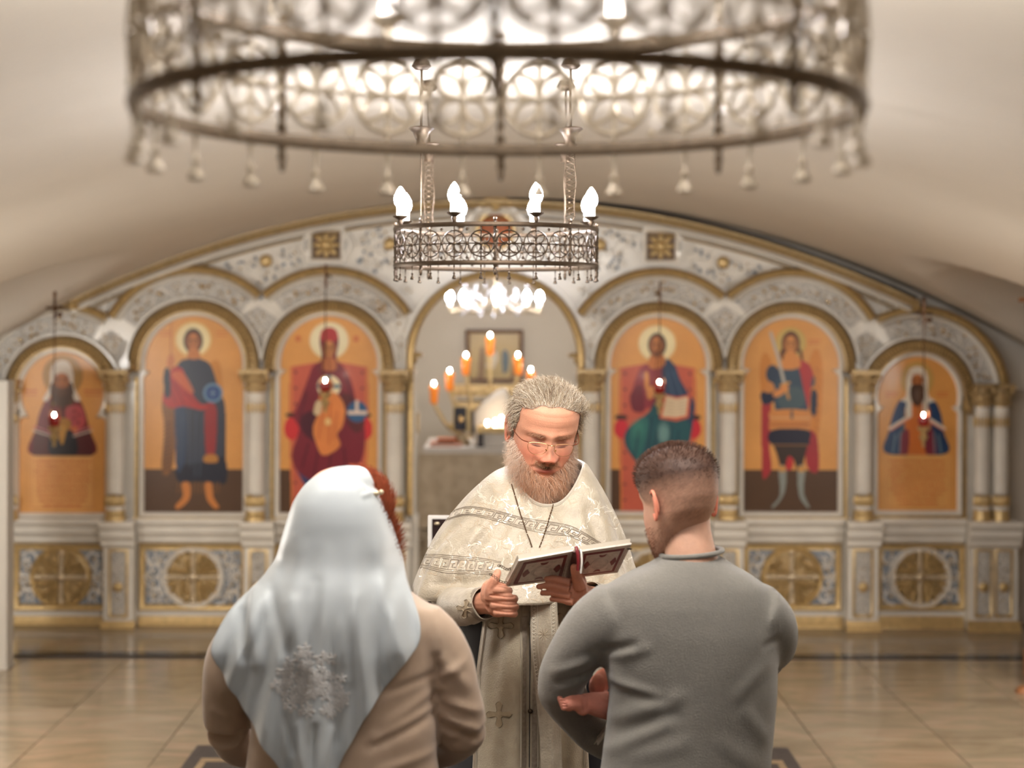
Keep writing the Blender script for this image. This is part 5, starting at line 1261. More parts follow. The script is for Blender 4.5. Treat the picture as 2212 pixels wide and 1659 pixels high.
# left hand (picture right): palm under the spine, fingers reaching left along the cover
hb = MB(); d2 = 3.72
hb.ell(P(1240, 1278, d2 + .02), (.036, .024, .030), 14, 10, R=Matrix.Rotation(-.6, 3, 'Y')); hb.ell(P(1250, 1262, d2 + .02), (.022, .02, .03), 12, 8)
for (pts, r) in ((((1234, 1258), (1216, 1253), (1200, 1249), (1183, 1250)), .0080), (((1232, 1273), (1208, 1267), (1188, 1264), (1166, 1267)), .0082),
                 (((1234, 1287), (1212, 1282), (1194, 1280), (1174, 1281)), .0079), (((1240, 1300), (1222, 1297), (1208, 1295), (1194, 1294)), .0072)):
    p = cr([P(a, b, d2 - .006 + .004 * i) for i, (a, b) in enumerate(pts)], 5)
    hb.tube(p, np.interp(np.linspace(0, 1, len(p)), [0, .5, 1], [r * 1.15, r, r * .8]), 10); hb.ell(p[-1], (r * .82,) * 3, 8, 6)
p = cr([P(1256, 1268, d2 + .0), P(1250, 1250, d2 - .012), P(1245, 1236, d2 - .03), P(1242, 1225, d2 - .045)], 5)
hb.tube(p, np.interp(np.linspace(0, 1, len(p)), [0, .5, 1], [.016, .012, .009]), 10); hb.ell(p[-1], (.009,) * 3, 8, 6)
hb.tube([P(1245, 1280, d2 + .025), P(1268, 1290, d2 + .06), P(1300, 1300, d2 + .12)], [.030, .028, .034], 14)
v2, f2, n2_ = fuse(hb, .0020, 2)
for (a, b) in (((1190, 1256), (1240, 1266)), ((1176, 1274), (1238, 1281)), ((1190, 1288), (1238, 1295))): v2 = wrinkle(v2, n2_, a, b, 1.4, -.004, d2)
body.add(v2, f2, lin((198, 138, 112)))
for s in (-1, 1):
    body.tube(cr([P(1182, 1115, 4.2), P(1180 + s * 95, 1130, 4.2), P(1160 + s * 165, 1298, 4.14), (P(1030, 1306, 3.82) if s < 0 else P(1296, 1298, 3.83))], 5), .026, 10, col=lin(SKP))
bo = PP(body.build('body', M_skin))
# thumb nail etc. left to relief; phelonion (outer robe)
M_robe = mat('silver_brocade', (176, 164, 145), .42, sheen=.2, col2=(160, 148, 129), scale=26, bump=.25, bscale=220)
M_robe2 = mat('underrobe_brocade', (172, 160, 138), .5, sheen=.2, col2=(160, 146, 124), scale=22, bump=.2, bscale=260)
M_braid = mat('grey_braid', (150, 138, 124), .4, metal=.35, var=.2, scale=120)
M_satin = mat('satin_thread', (200, 192, 176), .28, metal=.25, sheen=.3)
M_satin2 = mat('tan_thread', (170, 154, 132), .45)
M_navy = mat('navy_cassock', (20, 20, 30), .7)
M_lining = mat('grey_lining', (158, 152, 144), .6, col2=(140, 134, 128), scale=30)
def resamp(a, n):
    t = np.linspace(0, len(a) - 1, n); return np.stack([np.interp(t, np.arange(len(a)), a[:, k]) for k in range(a.shape[1])], 1)
def ring_surface(specs, dc, nu, nv, fold=None, pw=.86):
    """rings: (Lx, Ly, Rx, Ry, Fy, By, df, db) in picture px at depth dc"""
    sp_ = resamp(cr(np.array(specs, float), 12), nv)
    th = np.linspace(0, 2 * PI, nu, endpoint=False); V = []
    for j, (Lx, Ly, Rx, Ry, Fy, By, df, db) in enumerate(sp_):
        S, C = np.sin(th), np.cos(th)
        hx = (Rx - Lx) / 2 * dc / F; cx = ((Lx + Rx) / 2 - HX) * dc / F
        zz = lambda py: H - (py - HY) * dc / F
        wF = np.clip(C, 0, 1) ** 2; wB = np.clip(-C, 0, 1) ** 2; wL = np.clip(-S, 0, 1) ** 2; wR = np.clip(S, 0, 1) ** 2
        x = cx + hx * np.sign(S) * np.abs(S) ** pw; z = zz(Fy) * wF + zz(By) * wB + zz(Ly) * wL + zz(Ry) * wR
        y = dc - np.where(C > 0, df, db) * np.sign(C) * np.abs(C) ** .9
        if fold is not None:
            o = fold(j / (nv - 1), th); x = x + o * S; y = y - o * C
        V.append(np.stack([x, y, z], 1))
    return np.array(V)
def rfold(v, th):
    return (v ** 1.3) * (.010 * np.sin(7 * th + 1.3 + 1.5 * v) + .006 * np.sin(13 * th + 2 * v) + .004 * np.sin(23 * th)) * np.clip(v * 2, 0, 1)
specs = [(1108, 1022, 1258, 1008, 1082, 990, .10, .085), (1098, 1015, 1268, 1000, 1090, 985, .108, .095), (1068, 1020, 1290, 1034, 1112, 1010, .135, .12), (1020, 1062, 1316, 1082, 1142, 1060, .160, .14), (972, 1118, 1338, 1128, 1176, 1140, .185, .155),
         (932, 1172, 1354, 1172, 1208, 1240, .21, .165), (906, 1225, 1366, 1214, 1238, 1400, .235, .18), (893, 1262, 1380, 1252, 1262, 1600, .25, .19), (893, 1280, 1384, 1262, 1270, 1720, .25, .19)]
nu, nv = 220, 110
S_ = ring_surface(specs, 4.15, nu, nv, rfold)
V = S_.reshape(-1, 3); I = np.arange(nv * nu).reshape(nv, nu); J = np.roll(I, -1, 1)
fq = [tuple(int(a) for a in r) for r in np.stack([I[:-1], I[1:], J[1:], J[:-1]], -1).reshape(-1, 4)]
def vnorm(V, f):
    me = bpy.data.meshes.new('t'); me.from_pydata(np.asarray(V).tolist(), [], f); me.update(); n = np.zeros(len(V) * 3); me.vertices.foreach_get('normal', n); bpy.data.meshes.remove(me); return n.reshape(-1, 3)
def outw(V, N_, c):   # make normals point away from an axis through c
    d = (N_[:, 0] * (V[:, 0] - c[0]) + N_[:, 1] * (V[:, 1] - c[1])); s = -1 if d.mean() < 0 else 1; return N_ * s
Nn = outw(V, vnorm(V, fq), (P(1165, 0, 4.15)[0], 4.15))
for (a, b, w_, am) in (((1080, 1100), (960, 1230), 9, .010), ((1110, 1120), (1010, 1260), 8, -.008), ((1060, 1075), (930, 1200), 8, -.006), ((1150, 1150), (1090, 1240), 9, .008), ((1290, 1080), (1330, 1180), 8, .008), ((1270, 1110), (1300, 1190), 8, -.008),
                       ((1120, 1210), (960, 1240), 8, .009), ((1100, 1240), (940, 1262), 6, -.007), ((1190, 1110), (1240, 1180), 9, .006), ((1030, 1150), (985, 1265), 6, .006), ((1200, 1140), (1160, 1190), 7, -.005)):
    V = wrinkle(V, Nn, a, b, w_, am, 4.0)
V = fnoise(V, 9, .004, Nn, 2)
ph = mkobj('outer_robe', V, fq, M_robe); PP(ph)
sm = ph.modifiers.new('s', 'SOLIDIFY'); sm.thickness = .004; sm.offset = -1
brobe = bvh_of(V, fq)
# neckline rim and standing lining behind the neck
mb = MB(); rim = ring_surface([(1106, 1016, 1262, 1004, 1083, 985, .10, .09), (1106, 1016, 1262, 1004, 1083, 985, .10, .09)], 4.15, 60, 2)[0]
mb.tube(np.concatenate([rim, rim[:2]]), .0048, 6); PP(mb.build('neck_rim', M_satin))
L1 = ring_surface([(1108, 1030, 1256, 1018, 1092, 985, .096, .082), (1110, 1052, 1250, 1050, 1108, 1060, .086, .06), (1120, 1090, 1236, 1090, 1122, 1100, .06, .05)], 4.15, 60, 8)
k = 60; I2 = np.arange(8 * k).reshape(8, k); J2 = np.roll(I2, -1, 1)
PP(mkobj('lining', L1.reshape(-1, 3), [tuple(int(a) for a in r) for r in np.stack([I2[:-1], I2[1:], J2[1:], J2[:-1]], -1).reshape(-1, 4)], M_lining))
mb = MB()   # dark cassock collar with pale inner stole edge
mb.rings([(P(1182, 0, 4.18)[0], 4.18, P(0, 1105, 4.15)[2], .098, .08), (P(1182, 0, 4.18)[0], 4.18, P(0, 1070, 4.15)[2], .078, .072), (P(1182, 0, 4.18)[0], 4.185, P(0, 1040, 4.15)[2], .071, .068)], 26); PP(mb.build('cassock_collar', M_navy))
# greek key bands
def key_band(top, bot, unit, mbr):
    tp, bp = cr(top, 10), cr(bot, 10)
    def at(s, t):     # s px along, t 0..1 across
        def on(c):
            L = np.concatenate([[0], np.cumsum(np.linalg.norm(np.diff(c, axis=0), axis=1))]); q = s / Ltot * L[-1]; return np.array([np.interp(q, L, c[:, 0]), np.interp(q, L, c[:, 1])])
        return on(tp) * (1 - t) + on(bp) * t
    Ltot = np.linalg.norm(np.diff(tp, axis=0), axis=1).sum()
    ribbon(mbr, brobe, tp, .0022); ribbon(mbr, brobe, bp, .0022)
    ribbon(mbr, brobe, [at(s, .10) for s in np.linspace(0, Ltot, 60)], .001); ribbon(mbr, brobe, [at(s, .90) for s in np.linspace(0, Ltot, 60)], .001)
    for q in range(int(Ltot / unit)):
        s0 = q * unit; K = [(0, .8), (0, .2), (.84, .2), (.84, .66), (.36, .66), (.36, .44), (.6, .44)]
        ribbon(mbr, brobe, [at(s0 + a * unit, t) for a, t in K], .0026, step=1.6); ribbon(mbr, brobe, [at(s0, .8), at(s0 + unit, .8)], .0018, step=2)
mbr = MB()
key_band([(960, 1112), (1008, 1095), (1060, 1100), (1130, 1118), (1190, 1127), (1240, 1138), (1290, 1166), (1330, 1190)], [(950, 1132), (1005, 1114), (1060, 1122), (1130, 1142), (1190, 1154), (1230, 1158), (1270, 1176), (1312, 1204)], 24, mbr)
key_band([(905, 1205), (922, 1198), (970, 1200), (1040, 1206), (1085, 1214)], [(893, 1232), (912, 1226), (965, 1238), (1035, 1240), (1075, 1242)], 19, mbr)
PP(mbr.build('key_pattern_braid', M_braid, kind='stuff'))
# woven scrolls and leaves
mbs, mbt = MB(), MB(); rg = np.random.RandomState(11)
def fleur(mbx, cx, cy, s, rot):
    def T(a, b): return (cx + s * (a * math.cos(rot) - b * math.sin(rot)), cy + s * (a * math.sin(rot) + b * math.cos(rot)))
    stem = [(-34, 6), (-22, -6), (-8, -8), (4, 2), (16, 10), (28, 6), (33, -4), (28, -12), (20, -10), (21, -4)]
    c_ = cr(stem, 5); ribbon(mbx, brobe, [T(*q) for q in c_], .0020, off=.0005, taper=True, step=2)
    for k in range(8):
        i = 3 + k * 4; q = c_[i]; d = c_[i + 1] - c_[i]; d = d / (np.linalg.norm(d) + 1e-9); nn = np.array([-d[1], d[0]]) * (1 if k % 2 else -1)
        l = 11 - .7 * k; ribbon(mbx, brobe, [T(*q), T(*(q + d * l * .6 + nn * l * .5)), T(*(q + d * l * 1.3 + nn * l * .55))], .0042, off=.0005, taper=True, step=2)
for (cx, cy) in [(1090, 1085), (1130, 1100), (1060, 1120)] + [(rg.uniform(905, 1350), rg.uniform(1040, 1285)) for _ in range(80)]:
    fleur(mbs if rg.rand() < .55 else mbt, cx, cy, rg.uniform(.6, 1.15), rg.uniform(0, 6.28))
PP(mbs.build('woven_scrolls', M_satin, kind='stuff')); PP(mbt.build('woven_leaves', M_satin2, kind='stuff'))
# cassock, under robe, stole
mb = MB(); cxp = P(1160, 0, 4.2)[0]
mb.rings([(cxp, 4.2, 1.45, .10, .08), (cxp, 4.18, 1.38, .17, .12), (cxp, 4.18, 1.2, .20, .14), (cxp, 4.2, 1.0, .205, .15), (cxp, 4.2, .6, .24, .18), (cxp, 4.2, .3, .27, .2), (cxp, 4.2, .06, .29, .22)], 40)
for s, (sx, sy, ex, ey, wx, wy, dw) in ((-1, (1075, 1120, 992, 1300, 1018, 1314, 3.91)), (1, (1280, 1120, 1320, 1290, 1296, 1306, 3.92))):
    a, b_, c = P(sx, sy, 4.2), P(ex, ey, 4.14), P(wx, wy, dw)
    mb.tube(cr([a, a * .5 + b_ * .5, b_, b_ * .4 + c * .6, c], 5), np.interp(np.linspace(0, 1, 21), [0, .5, 1], [.05, .046, .040]), 14)
v, f, n = fuse(mb, .012, 4); v = fnoise(v, 6, .010, n, 5, (1.5, 1.5, .3)); cz = mkobj('cassock', v, f, M_navy); PP(cz)
# sleeves of the under robe with cuffs
for s, pts, rr in ((-1, [(975, 1290, 4.06), (992, 1310, 3.95), (1024, 1309, 3.825), (1052, 1303, 3.775)], [.050, .047, .042, .038]), (1, [(1350, 1285, 4.05), (1315, 1302, 3.93), (1290, 1296, 3.86), (1276, 1290, 3.82)], [.05, .047, .042, .038])):
    c = cr([P(*q) for q in pts], 6); r_ = np.interp(np.linspace(0, 1, len(c)), np.linspace(0, 1, 4), rr)
    mb = MB(); mb.tube(c, r_, 26, cap=False); v = mb.verts(); n = vnorm(v, mb.f); v = fnoise(v, 28, .005, n, 3); so = mkobj('sleeve', v, mb.f, M_robe2 if s > 0 else M_robe); so.modifiers.new('s', 'SOLIDIFY').thickness = .002; PP(so)
    bs = bvh_of(v, mb.f); mb2 = MB()
    mb2.tube([c[-1] * .96 + c[-2] * .04, c[-2], c[-3]], [r_[-1] * 1.03, r_[-2] * 1.03, r_[-3] * 1.03], 26, cap=False); PP(mb2.build('cuff_band', M_braid))
    if s < 0:
        pass
def cross(mbx, bvh, cx, cy, s, rot=0.0, off=.0018):
    pts = []
    for k in range(4):
        a = k * PI / 2 + rot
        for (r, da) in ((.30, -.5), (.62, -.42), (.80, -.40), (.92, -.22), (1.0, 0), (.92, .22), (.80, .40), (.62, .42), (.30, .5)):
            pts.append((cx + s * r * math.cos(a + da * (.8 if r > .5 else 1)), cy + s * r * math.sin(a + da * (.8 if r > .5 else 1))))
    decal(mbx, bvh, pts, off)
    ribbon(mbx, bvh, pts + pts[:1], .0016, off=off * 1.6, step=2)
    return pts
mbc = MB(); cross(mbc, bvh_of(*(lambda o: (np.array([q.co for q in o.data.vertices]), [tuple(p.vertices) for p in o.data.polygons]))([o for o in priest.children if o.name.startswith('sleeve')][0])), 1009, 1315, 20, .15)
M_cross = mat('cross_applique', (158, 142, 118), .45, metal=.2, var=.12, scale=90)
PP(mbc.build('cuff_cross', M_cross))
# front of the under robe
def sheet(cols_, d, nu, nv, bow, fold=None, y0=None):
    """cols_: rows (xl, xr, y) in px at depth d; bulges forward by bow"""
    r = resamp(cr(np.array(cols_, float), 10), nv); u = np.linspace(-1, 1, nu); V = []
    for j, (xl, xr, yy) in enumerate(r):
        xp = xl + (xr - xl) * (u + 1) / 2; dd = d - bow * (1 - np.abs(u) ** 2.2) + (fold(u, j / (nv - 1)) if fold else 0)
        V.append(np.stack([(xp - HX) * d / F, dd, np.full(nu, H - (yy - HY) * d / F)], 1))
    V = np.array(V).reshape(-1, 3); I = np.arange(nu * nv).reshape(nv, nu)
    return V, [tuple(int(a) for a in q) for q in np.stack([I[:-1, :-1], I[1:, :-1], I[1:, 1:], I[:-1, 1:]], -1).reshape(-1, 4)]
ufold = lambda u, v: .010 * np.sin(u * 5 + v * 2) + .006 * np.sin(u * 11 + 1) + .003 * np.sin(u * 19 + v * 6)
V, f = sheet([(1052, 1262, 1225), (1046, 1264, 1330), (1032, 1268, 1450), (1027, 1272, 1560), (1024, 1276, 1659), (1010, 1290, 1900), (1000, 1300, 2240)], 4.06, 90, 120, .10, ufold)
ur = mkobj('under_robe', V, f, M_robe2); so = ur.modifiers.new('s', 'SOLIDIFY'); so.thickness = .005; PP(ur); bu = bvh_of(V, f)
mb = MB()
for xs_ in ((1054, 1036, 1031, 1028), (1258, 1262, 1267, 1271)):
    ribbon(mb, bu, [(xs_[0], 1300), (xs_[1], 1450), (xs_[2], 1560), (xs_[3], 1657)], .012, off=.0015)
ribbon(mb, bu, [(1136, 1330), (1136, 1657)], .013, off=.0016); ribbon(mb, bu, [(1158, 1330), (1158, 1657)], .013, off=.0016)
PP(mb.build('robe_border', M_braid))
mb = MB()
for xs_ in ((1048, 1031, 1026, 1023), (1060, 1041, 1036, 1033), (1252, 1256, 1261, 1265), (1128, 1128, 1128, 1128), (1166, 1166, 1166, 1166)):
    ribbon(mb, bu, [(xs_[0], 1300), (xs_[1], 1450), (xs_[2], 1560), (xs_[3], 1657)], .0016, off=.003)
PP(mb.build('border_cord', M_satin))
mb = MB(); ribbon(mb, bu, [(1147, 1320), (1147, 1657)], .0022, off=.0022); PP(mb.build('front_seam', M_navy))
for (a, b) in ((1082, 1543), (1085, 1352), (1212, 1352), (1212, 1543)):
    mb = MB(); cross(mb, bu, a, b, 28); PP(mb.build('robe_cross', M_cross))
mb = MB()
for yy in (1348, 1535):
    h_, n_ = hit(bu, 1147, yy); mb.ell(h_ + n_ * .006, (.0065, .006, .006), 12, 8); mb.ell(h_ + n_ * .010, (.0035,) * 3, 8, 6)
PP(mb.build('button', M_bronze))
# stole hanging from the neck, seen below the book
V, f = sheet([(1146, 1208, 1215), (1147, 1206, 1300), (1149, 1212, 1400), (1158, 1210, 1480), (1170, 1216, 1600), (1172, 1220, 1700)], 3.925, 24, 60, .006, lambda u, v: .004 * np.sin(u * 4 + v * 5))
st_ = mkobj('stole', V, f, M_robe); st_.modifiers.new('s', 'SOLIDIFY').thickness = .003; PP(st_); bst = bvh_of(V, f)
mb = MB()
for o_ in (4, 16): ribbon(mb, bst, [(1146 + o_, 1240), (1147 + o_, 1300), (1149 + o_, 1400), (1158 + o_, 1480)], .0018)
for o_ in (-4, -15): ribbon(mb, bst, [(1207 + o_, 1240), (1206 + o_, 1300), (1211 + o_, 1400), (1210 + o_, 1480)], .0018)
for k in range(30):
    yy = 1262 + k * 8
    for xa in (1156 + max(0, (yy - 1400) * .11), 1198): ribbon(mb, bst, [(xa - 3.5, yy), (xa + 3.5, yy + 5)], .0016, step=2); ribbon(mb, bst, [(xa + 3.5, yy), (xa - 3.5, yy + 5)], .0016, step=2)
PP(mb.build('stole_braid', M_satin, kind='stuff'))
mb = MB()
for yy in (1292, 1370): 
    for k in range(10): a = k * PI / 5; ribbon(mb, bst, [(1177, yy), (1177 + 13 * math.cos(a), yy + 15 * math.sin(a))], .0020, taper=True, step=2)
PP(mb.build('stole_stars', M_satin2, kind='stuff'))
# pectoral chain
mb = MB()
for (a, b, mid) in (((1106, 1048), (1152, 1186), (1126, 1112)), ((1200, 1078), (1166, 1186), (1186, 1128))):
    c = cr([a, mid, b], 30); L = np.linalg.norm(np.diff(c, axis=0), axis=1).sum(); n = int(L / 2.6)
    for k in range(n):
        q = c[int(k / n * (len(c) - 1))]; h_, n_ = hit(brobe, *q)
        if h_ is not None: mb.ell(h_ + n_ * .003, (.0019, .0019, .0016), 5, 4)
PP(mb.build('neck_chain', mat('dark_gold_chain', (92, 66, 44), .35, metal=.8)))
# glasses
M_wire = mat('gold_wire', (190, 150, 104), .25, metal=.9); M_temple = mat('brown_temple', (110, 56, 34), .35)
def HL(x, y, z): return xf(np.array([[x, y, z]]), HRp, HC, HS)[0]
gl = part('glasses', priest); gl.matrix_parent_inverse = Matrix.Translation(priest.location).inverted()
mb = MB()
for s in (-1, 1):
    o = [(.008, .004), (.013, .008), (.032, .010), (.050, .008), (.056, .001), (.052, -.013), (.040, -.021), (.022, -.020), (.011, -.011)]
    c = cr([HL(s * a, -.108 + .22 * max(0, a - .02) ** 1.0 * .6, b + .002) for a, b in o], 4, True); mb.tube(np.concatenate([c, c[:2]]), .00062, 5)
    mb.tube([HL(s * .012, -.109, -.004), HL(s * .011, -.114, -.004)], .0018, 5)
mb.tube(cr([HL(-.009, -.109, .008), HL(0, -.118, .011), HL(.009, -.109, .008)], 5), .0011, 5)
mb.build('wire_rims', M_wire, gl)
for s in (-1, 1):
    mb = MB(); mb.tube(cr([HL(s * .055, -.099, .008), HL(s * .070, -.084, .008), HL(s * .0785, -.04, .006), HL(s * .080, .008, .010)], 6), .0014, 6)
    mb.build('temple_arm', M_temple, gl)

gl.location = (0, 0, 0)
# hair, brows, beard
def head_pts(n, rg, cond):
    """random points on the head with their outward normals (head coordinates)"""
    ok = np.array([i for i in range(len(Vh)) if cond(Vh[i])]); return ok[rg.randint(0, len(ok), n)]
Nh = vnorm(Vh, fh); Nh *= np.sign((Nh * Vh).sum(1).mean())
Rm = np.array(HRp)
def grow(name, keep, dirf, length, colf, rad, curl, freq, grav, seg=7, sink=.0):
    v0 = Vh[keep] + rg.normal(0, .0006, (len(keep), 3)); n0 = Nh[keep]; dr = np.array([dirf(a, b) for a, b in zip(v0, n0)]); cols_ = np.array([colf(a) for a in v0])
    return PP(strands(name, (v0 * HS) @ Rm.T + HC - (n0 @ Rm.T) * sink, dr @ Rm.T, length(v0) * HS, M_hair, None, cols_, seg, rad, curl, freq, grav, rg, kind='stuff'))
rg = np.random.RandomState(21)
def greys(v):
    t = rg.rand(); base = lin((176, 158, 134)) if t < .5 else (lin((120, 96, 76)) if t < .76 else lin((222, 212, 196)))
    return base * rg.uniform(.8, 1.15)
hairline = lambda p: p[2] > .062 - .9 * max(0, -(p[1] + .03)) * 0 + (.038 if p[1] < -.045 else 0) * 1 - (.0 if abs(p[0]) < .05 else .06)
def scalp(p):
    x, y, z = p
    zl = np.interp(y, [-.1, -.075, -.05, -.02, .0, .03, .1], [.094, .080, .050, .0, -.03, -.05, -.07])
    if y < -.045: zl = max(zl, .091 - .4 * max(0, abs(x) - .025) + .0012 * math.sin(x * 160))
    return z > zl
# scalp cap below the strands
capI = np.array([scalp(p) for p in Vh]); q = [t for t in fh if all(capI[i] for i in t)]; used = np.unique(np.array(q).ravel()); rm = {int(u): i for i, u in enumerate(used)}
vc = xf(Vh[used] + Nh[used] * .0012, HRp, HC, HS); PP(mkobj('hair_base', vc, [tuple(rm[int(i)] for i in t) for t in q], mat('grey_hair_base', (140, 118, 100), .8, var=.3, scale=90)))
kp_ = head_pts(11000, rg, scalp)
def hdir(p, n):
    side = np.sign(p[0]) if p[0] else 1
    if p[2] > .075: fl = np.array([p[0] * 9 + .25, .75, .25])
    else: fl = np.array([side * .15, .9, -.75])
    fl -= n * fl.dot(n); return n * (.04 if p[2] > .08 else .15) + fl / np.linalg.norm(fl) + rg.normal(0, .13, 3)
grow('hair', kp_, hdir, lambda v: rg.uniform(.024, .05, len(v)), greys, .00042, .007, 1.7, .14, sink=-.002)
kf = head_pts(2200, rg, lambda p: scalp(p) and p[1] < -.02 and p[2] > .07)
grow('forelock', kf, lambda p, n: n * .10 + np.array([.5 + p[0] * 9, .6, .12]) + rg.normal(0, .2, 3), lambda v: rg.uniform(.022, .036, len(v)), lambda v: greys(v) * (.7 if rg.rand() < .5 else 1), .00045, .012, 2.0, .4)
def bearded(p):
    x, y, z = p; ax = abs(x)
    if y > .03 or z > -.02: return False
    zl = np.interp(ax, [0, .012, .02, .035, .05, .062, .08], [-.084, -.082, -.074, -.066, -.050, -.034, -.014])
    if ax < .028 and -.052 < z < -.043: return rg.rand() < .8 and (ax > .004)
    return z < zl
kb = head_pts(13000, rg, bearded)
def bcol(p):
    t = np.clip((abs(p[0]) - .03) / .05, 0, 1) * .6 + rg.uniform(-.2, .45) + np.clip((-.1 - p[2]) / .02, 0, 1) * .25
    a, b = lin((184, 132, 98)), lin((220, 208, 192)); c = a * (1 - np.clip(t, 0, 1)) + b * np.clip(t, 0, 1)
    return lin((190, 150, 120)) * rg.uniform(.8, 1.15) if p[2] > -.06 and abs(p[0]) < .03 else c
def blen(v): return np.where((v[:, 2] > -.06) & (np.abs(v[:, 0]) < .03), .009, rg.uniform(.016, .044, len(v)) * np.interp(v[:, 2], [-.12, -.06, -.01], [1.25, 1.0, .5]))
grow('beard', kb, lambda p, n: n * .8 + np.array([p[0] * 4, -.1, -.75 if p[2] > -.06 or abs(p[0]) > .03 else -.5]) + rg.normal(0, .3, 3), blen, bcol, .00038, .007, 2.2, .25)
kb2 = head_pts(230, rg, lambda p: p[1] < -.06 and .0205 + .05 * abs(abs(p[0]) - .028) * 0 < p[2] < .0275 and .014 < abs(p[0]) < .046)
grow('eyebrows', kb2, lambda p, n: n * .5 + np.array([np.sign(p[0]) * 1.0, 0, -.15 + .2 * rg.rand()]), lambda v: np.full(len(v), .010), lambda v: lin((160, 118, 92)) * rg.uniform(.7, 1.2), .00036, .002, 1, .1, seg=3)
# lash lines of the lowered lids, nostrils
mb = MB()
def on_face(x, z):
    d = (Vh[:, 0] - x) ** 2 + (Vh[:, 2] - z) ** 2 + np.where(Vh[:, 1] < -.03, 0, 1); i = int(np.argmin(d)); return xf((Vh[i] + Nh[i] * .0004)[None], HRp, HC, HS)[0]
for s in (-1, 1):
    mb.tube([on_face(s * q, -.0055 - .002 * math.sin(PI * (q - .019) / .025)) for q in np.linspace(.021, .041, 9)], [.0003, .0005, .0006, .0007, .0007, .0007, .0006, .0005, .0003], 5)
    mb.ell(on_face(s * .0085, -.0425), (.0020, .0014, .0010), 8, 6)
PP(mb.build('eyelashes', mat('lash_brown', (52, 30, 24), .6)))
# shoes
mb = MB()
for s in (-1, 1): mb.ell((cxp + s * .1, 4.08, .055), (.05, .13, .042), 14, 8)
PP(mb.build('shoes', mat('black_leather', (18, 17, 18), .4)))

# ---------------------------------------------------------------- THE BOOK
bk = thing('open_book', 'open service book with silver and red ornamented covers, held by the bearded person', 'book', tuple(P(1240, 1240, 3.72)))
BK = dict(l=[P(1122, 1212, 3.60), P(1241, 1190, 3.64), P(1226, 1251, 3.80), P(1093, 1268, 3.77)], r=[P(1252, 1192, 3.64), P(1366, 1175, 3.58), P(1336, 1236, 3.75), P(1236, 1249, 3.80)])
M_cover = mat('silver_cover', (206, 198, 188), .4, metal=.15, var=.15, scale=80); M_maroon = mat('maroon_inlay', (112, 26, 32), .4)
M_pages = mat('page_edges', (178, 168, 152), .7)
def quad_at(Q, s, t, off=0):
    Q = [np.array(q) for q in Q]; p = (Q[0] * (1 - s) + Q[1] * s) * (1 - t) + (Q[3] * (1 - s) + Q[2] * s) * t
    n = np.cross(Q[1] - Q[0], Q[3] - Q[0]); n /= np.linalg.norm(n)
    if n[1] > 0: n = -n
    return p + n * off
def slab(Q, o0, o1, ins=(0, 1, 0, 1)):
    mbx = MB(); a, b, c, d = ins
    v = [quad_at(Q, s, t, o) for o in (o0, o1) for (s, t) in ((a, c), (b, c), (b, d), (a, d))]
    return v, [(0, 1, 2, 3), (7, 6, 5, 4), (0, 4, 5, 1), (1, 5, 6, 2), (2, 6, 7, 3), (3, 7, 4, 0)]
def qrib(mbx, Q, pts, w_, off):
    c = np.array([quad_at(Q, a, b, off) for a, b in pts]); T = np.gradient(c, axis=0); n = quad_at(Q, .5, .5, 1) - quad_at(Q, .5, .5, 0); B = np.cross(n, T); B /= np.linalg.norm(B, axis=1)[:, None]
    k = len(c); v = np.concatenate([c - B * w_ / 2, c + n * .0006, c + B * w_ / 2]); mbx.add(v, [(i, i + 1, k + i + 1, k + i) for i in range(k - 1)] + [(k + i, k + i + 1, 2 * k + i + 1, 2 * k + i) for i in range(k - 1)])
cov = MB(); pg = MB(); orn = MB(); mar = MB(); line_ = MB()
for key in ('l', 'r'):
    Q = BK[key]; cov.add(*slab(Q, -.004, 0)); pg.add(*slab(Q, -.015, -.004, (.02, .98, .02, .98)))
    mar.add(*slab(Q, 0, .0010, (.12, .90, .10, .92))); orn.add(*slab(Q, .001, .0016, (.18, .84, .16, .86)))
    for sc_, w_ in ((1.0, .0022), (.8, .0012)):
        qrib(orn, Q, [(.51 + .17 * sc_ * math.cos(t), .51 + .20 * sc_ * math.sin(t)) for t in np.linspace(0, 2 * PI, 30)], w_, .0032)
    for sx in (-1, 1):
        mv = [quad_at(Q, .51 + sx * a, b, .0022) for a, b in ((.20, .51), (.27, .36), (.30, .40), (.33, .51), (.30, .62), (.27, .66))]; mar.add(mv, [tuple(range(6))])
        for sy in (-1, 1):
            qrib(line_, Q, [(.51 + sx * (.22 + .07 * math.cos(t) * (1 - t / 7)), .51 + sy * (.25 + .08 * math.sin(t) * (1 - t / 7))) for t in np.linspace(0, 5, 16)], .0016, .0022)
    for sy in (-1, 1):
        mv = [quad_at(Q, .51 + a, .51 + sy * b, .0022) for a, b in ((-.05, .24), (-.08, .32), (0, .29), (.08, .32), (.05, .24), (0, .22))]; mar.add(mv, [tuple(range(6))])
    qrib(line_, Q, [(.06, .04), (.94, .04), (.95, .95), (.06, .96), (.06, .04)], .0016, .0006)
put(cov.build('cover', M_cover, bk, False), bk); put(pg.build('page_block', M_pages, bk, False), bk); put(mar.build('maroon_inlay', M_maroon, bk, False), bk); put(orn.build('silver_field', M_cover, bk, False), bk); put(line_.build('engraved_scrolls', mat('silver_line', (200, 190, 178), .3, metal=.5), bk), bk)
mb = MB(); a, b, c, d = BK['l'][1], BK['r'][0], BK['r'][3], BK['l'][2]
for k in range(6):
    t = k / 5.0; p0 = a * (1 - t) + b * t; p1 = d * (1 - t) + c * t; mb.tube([p0 + (0, -.004, 0), p1 + (0, -.004, 0)], .0022, 5)
put(mb.build('spine', mat('spine_leather', (96, 62, 58), .4), bk), bk)
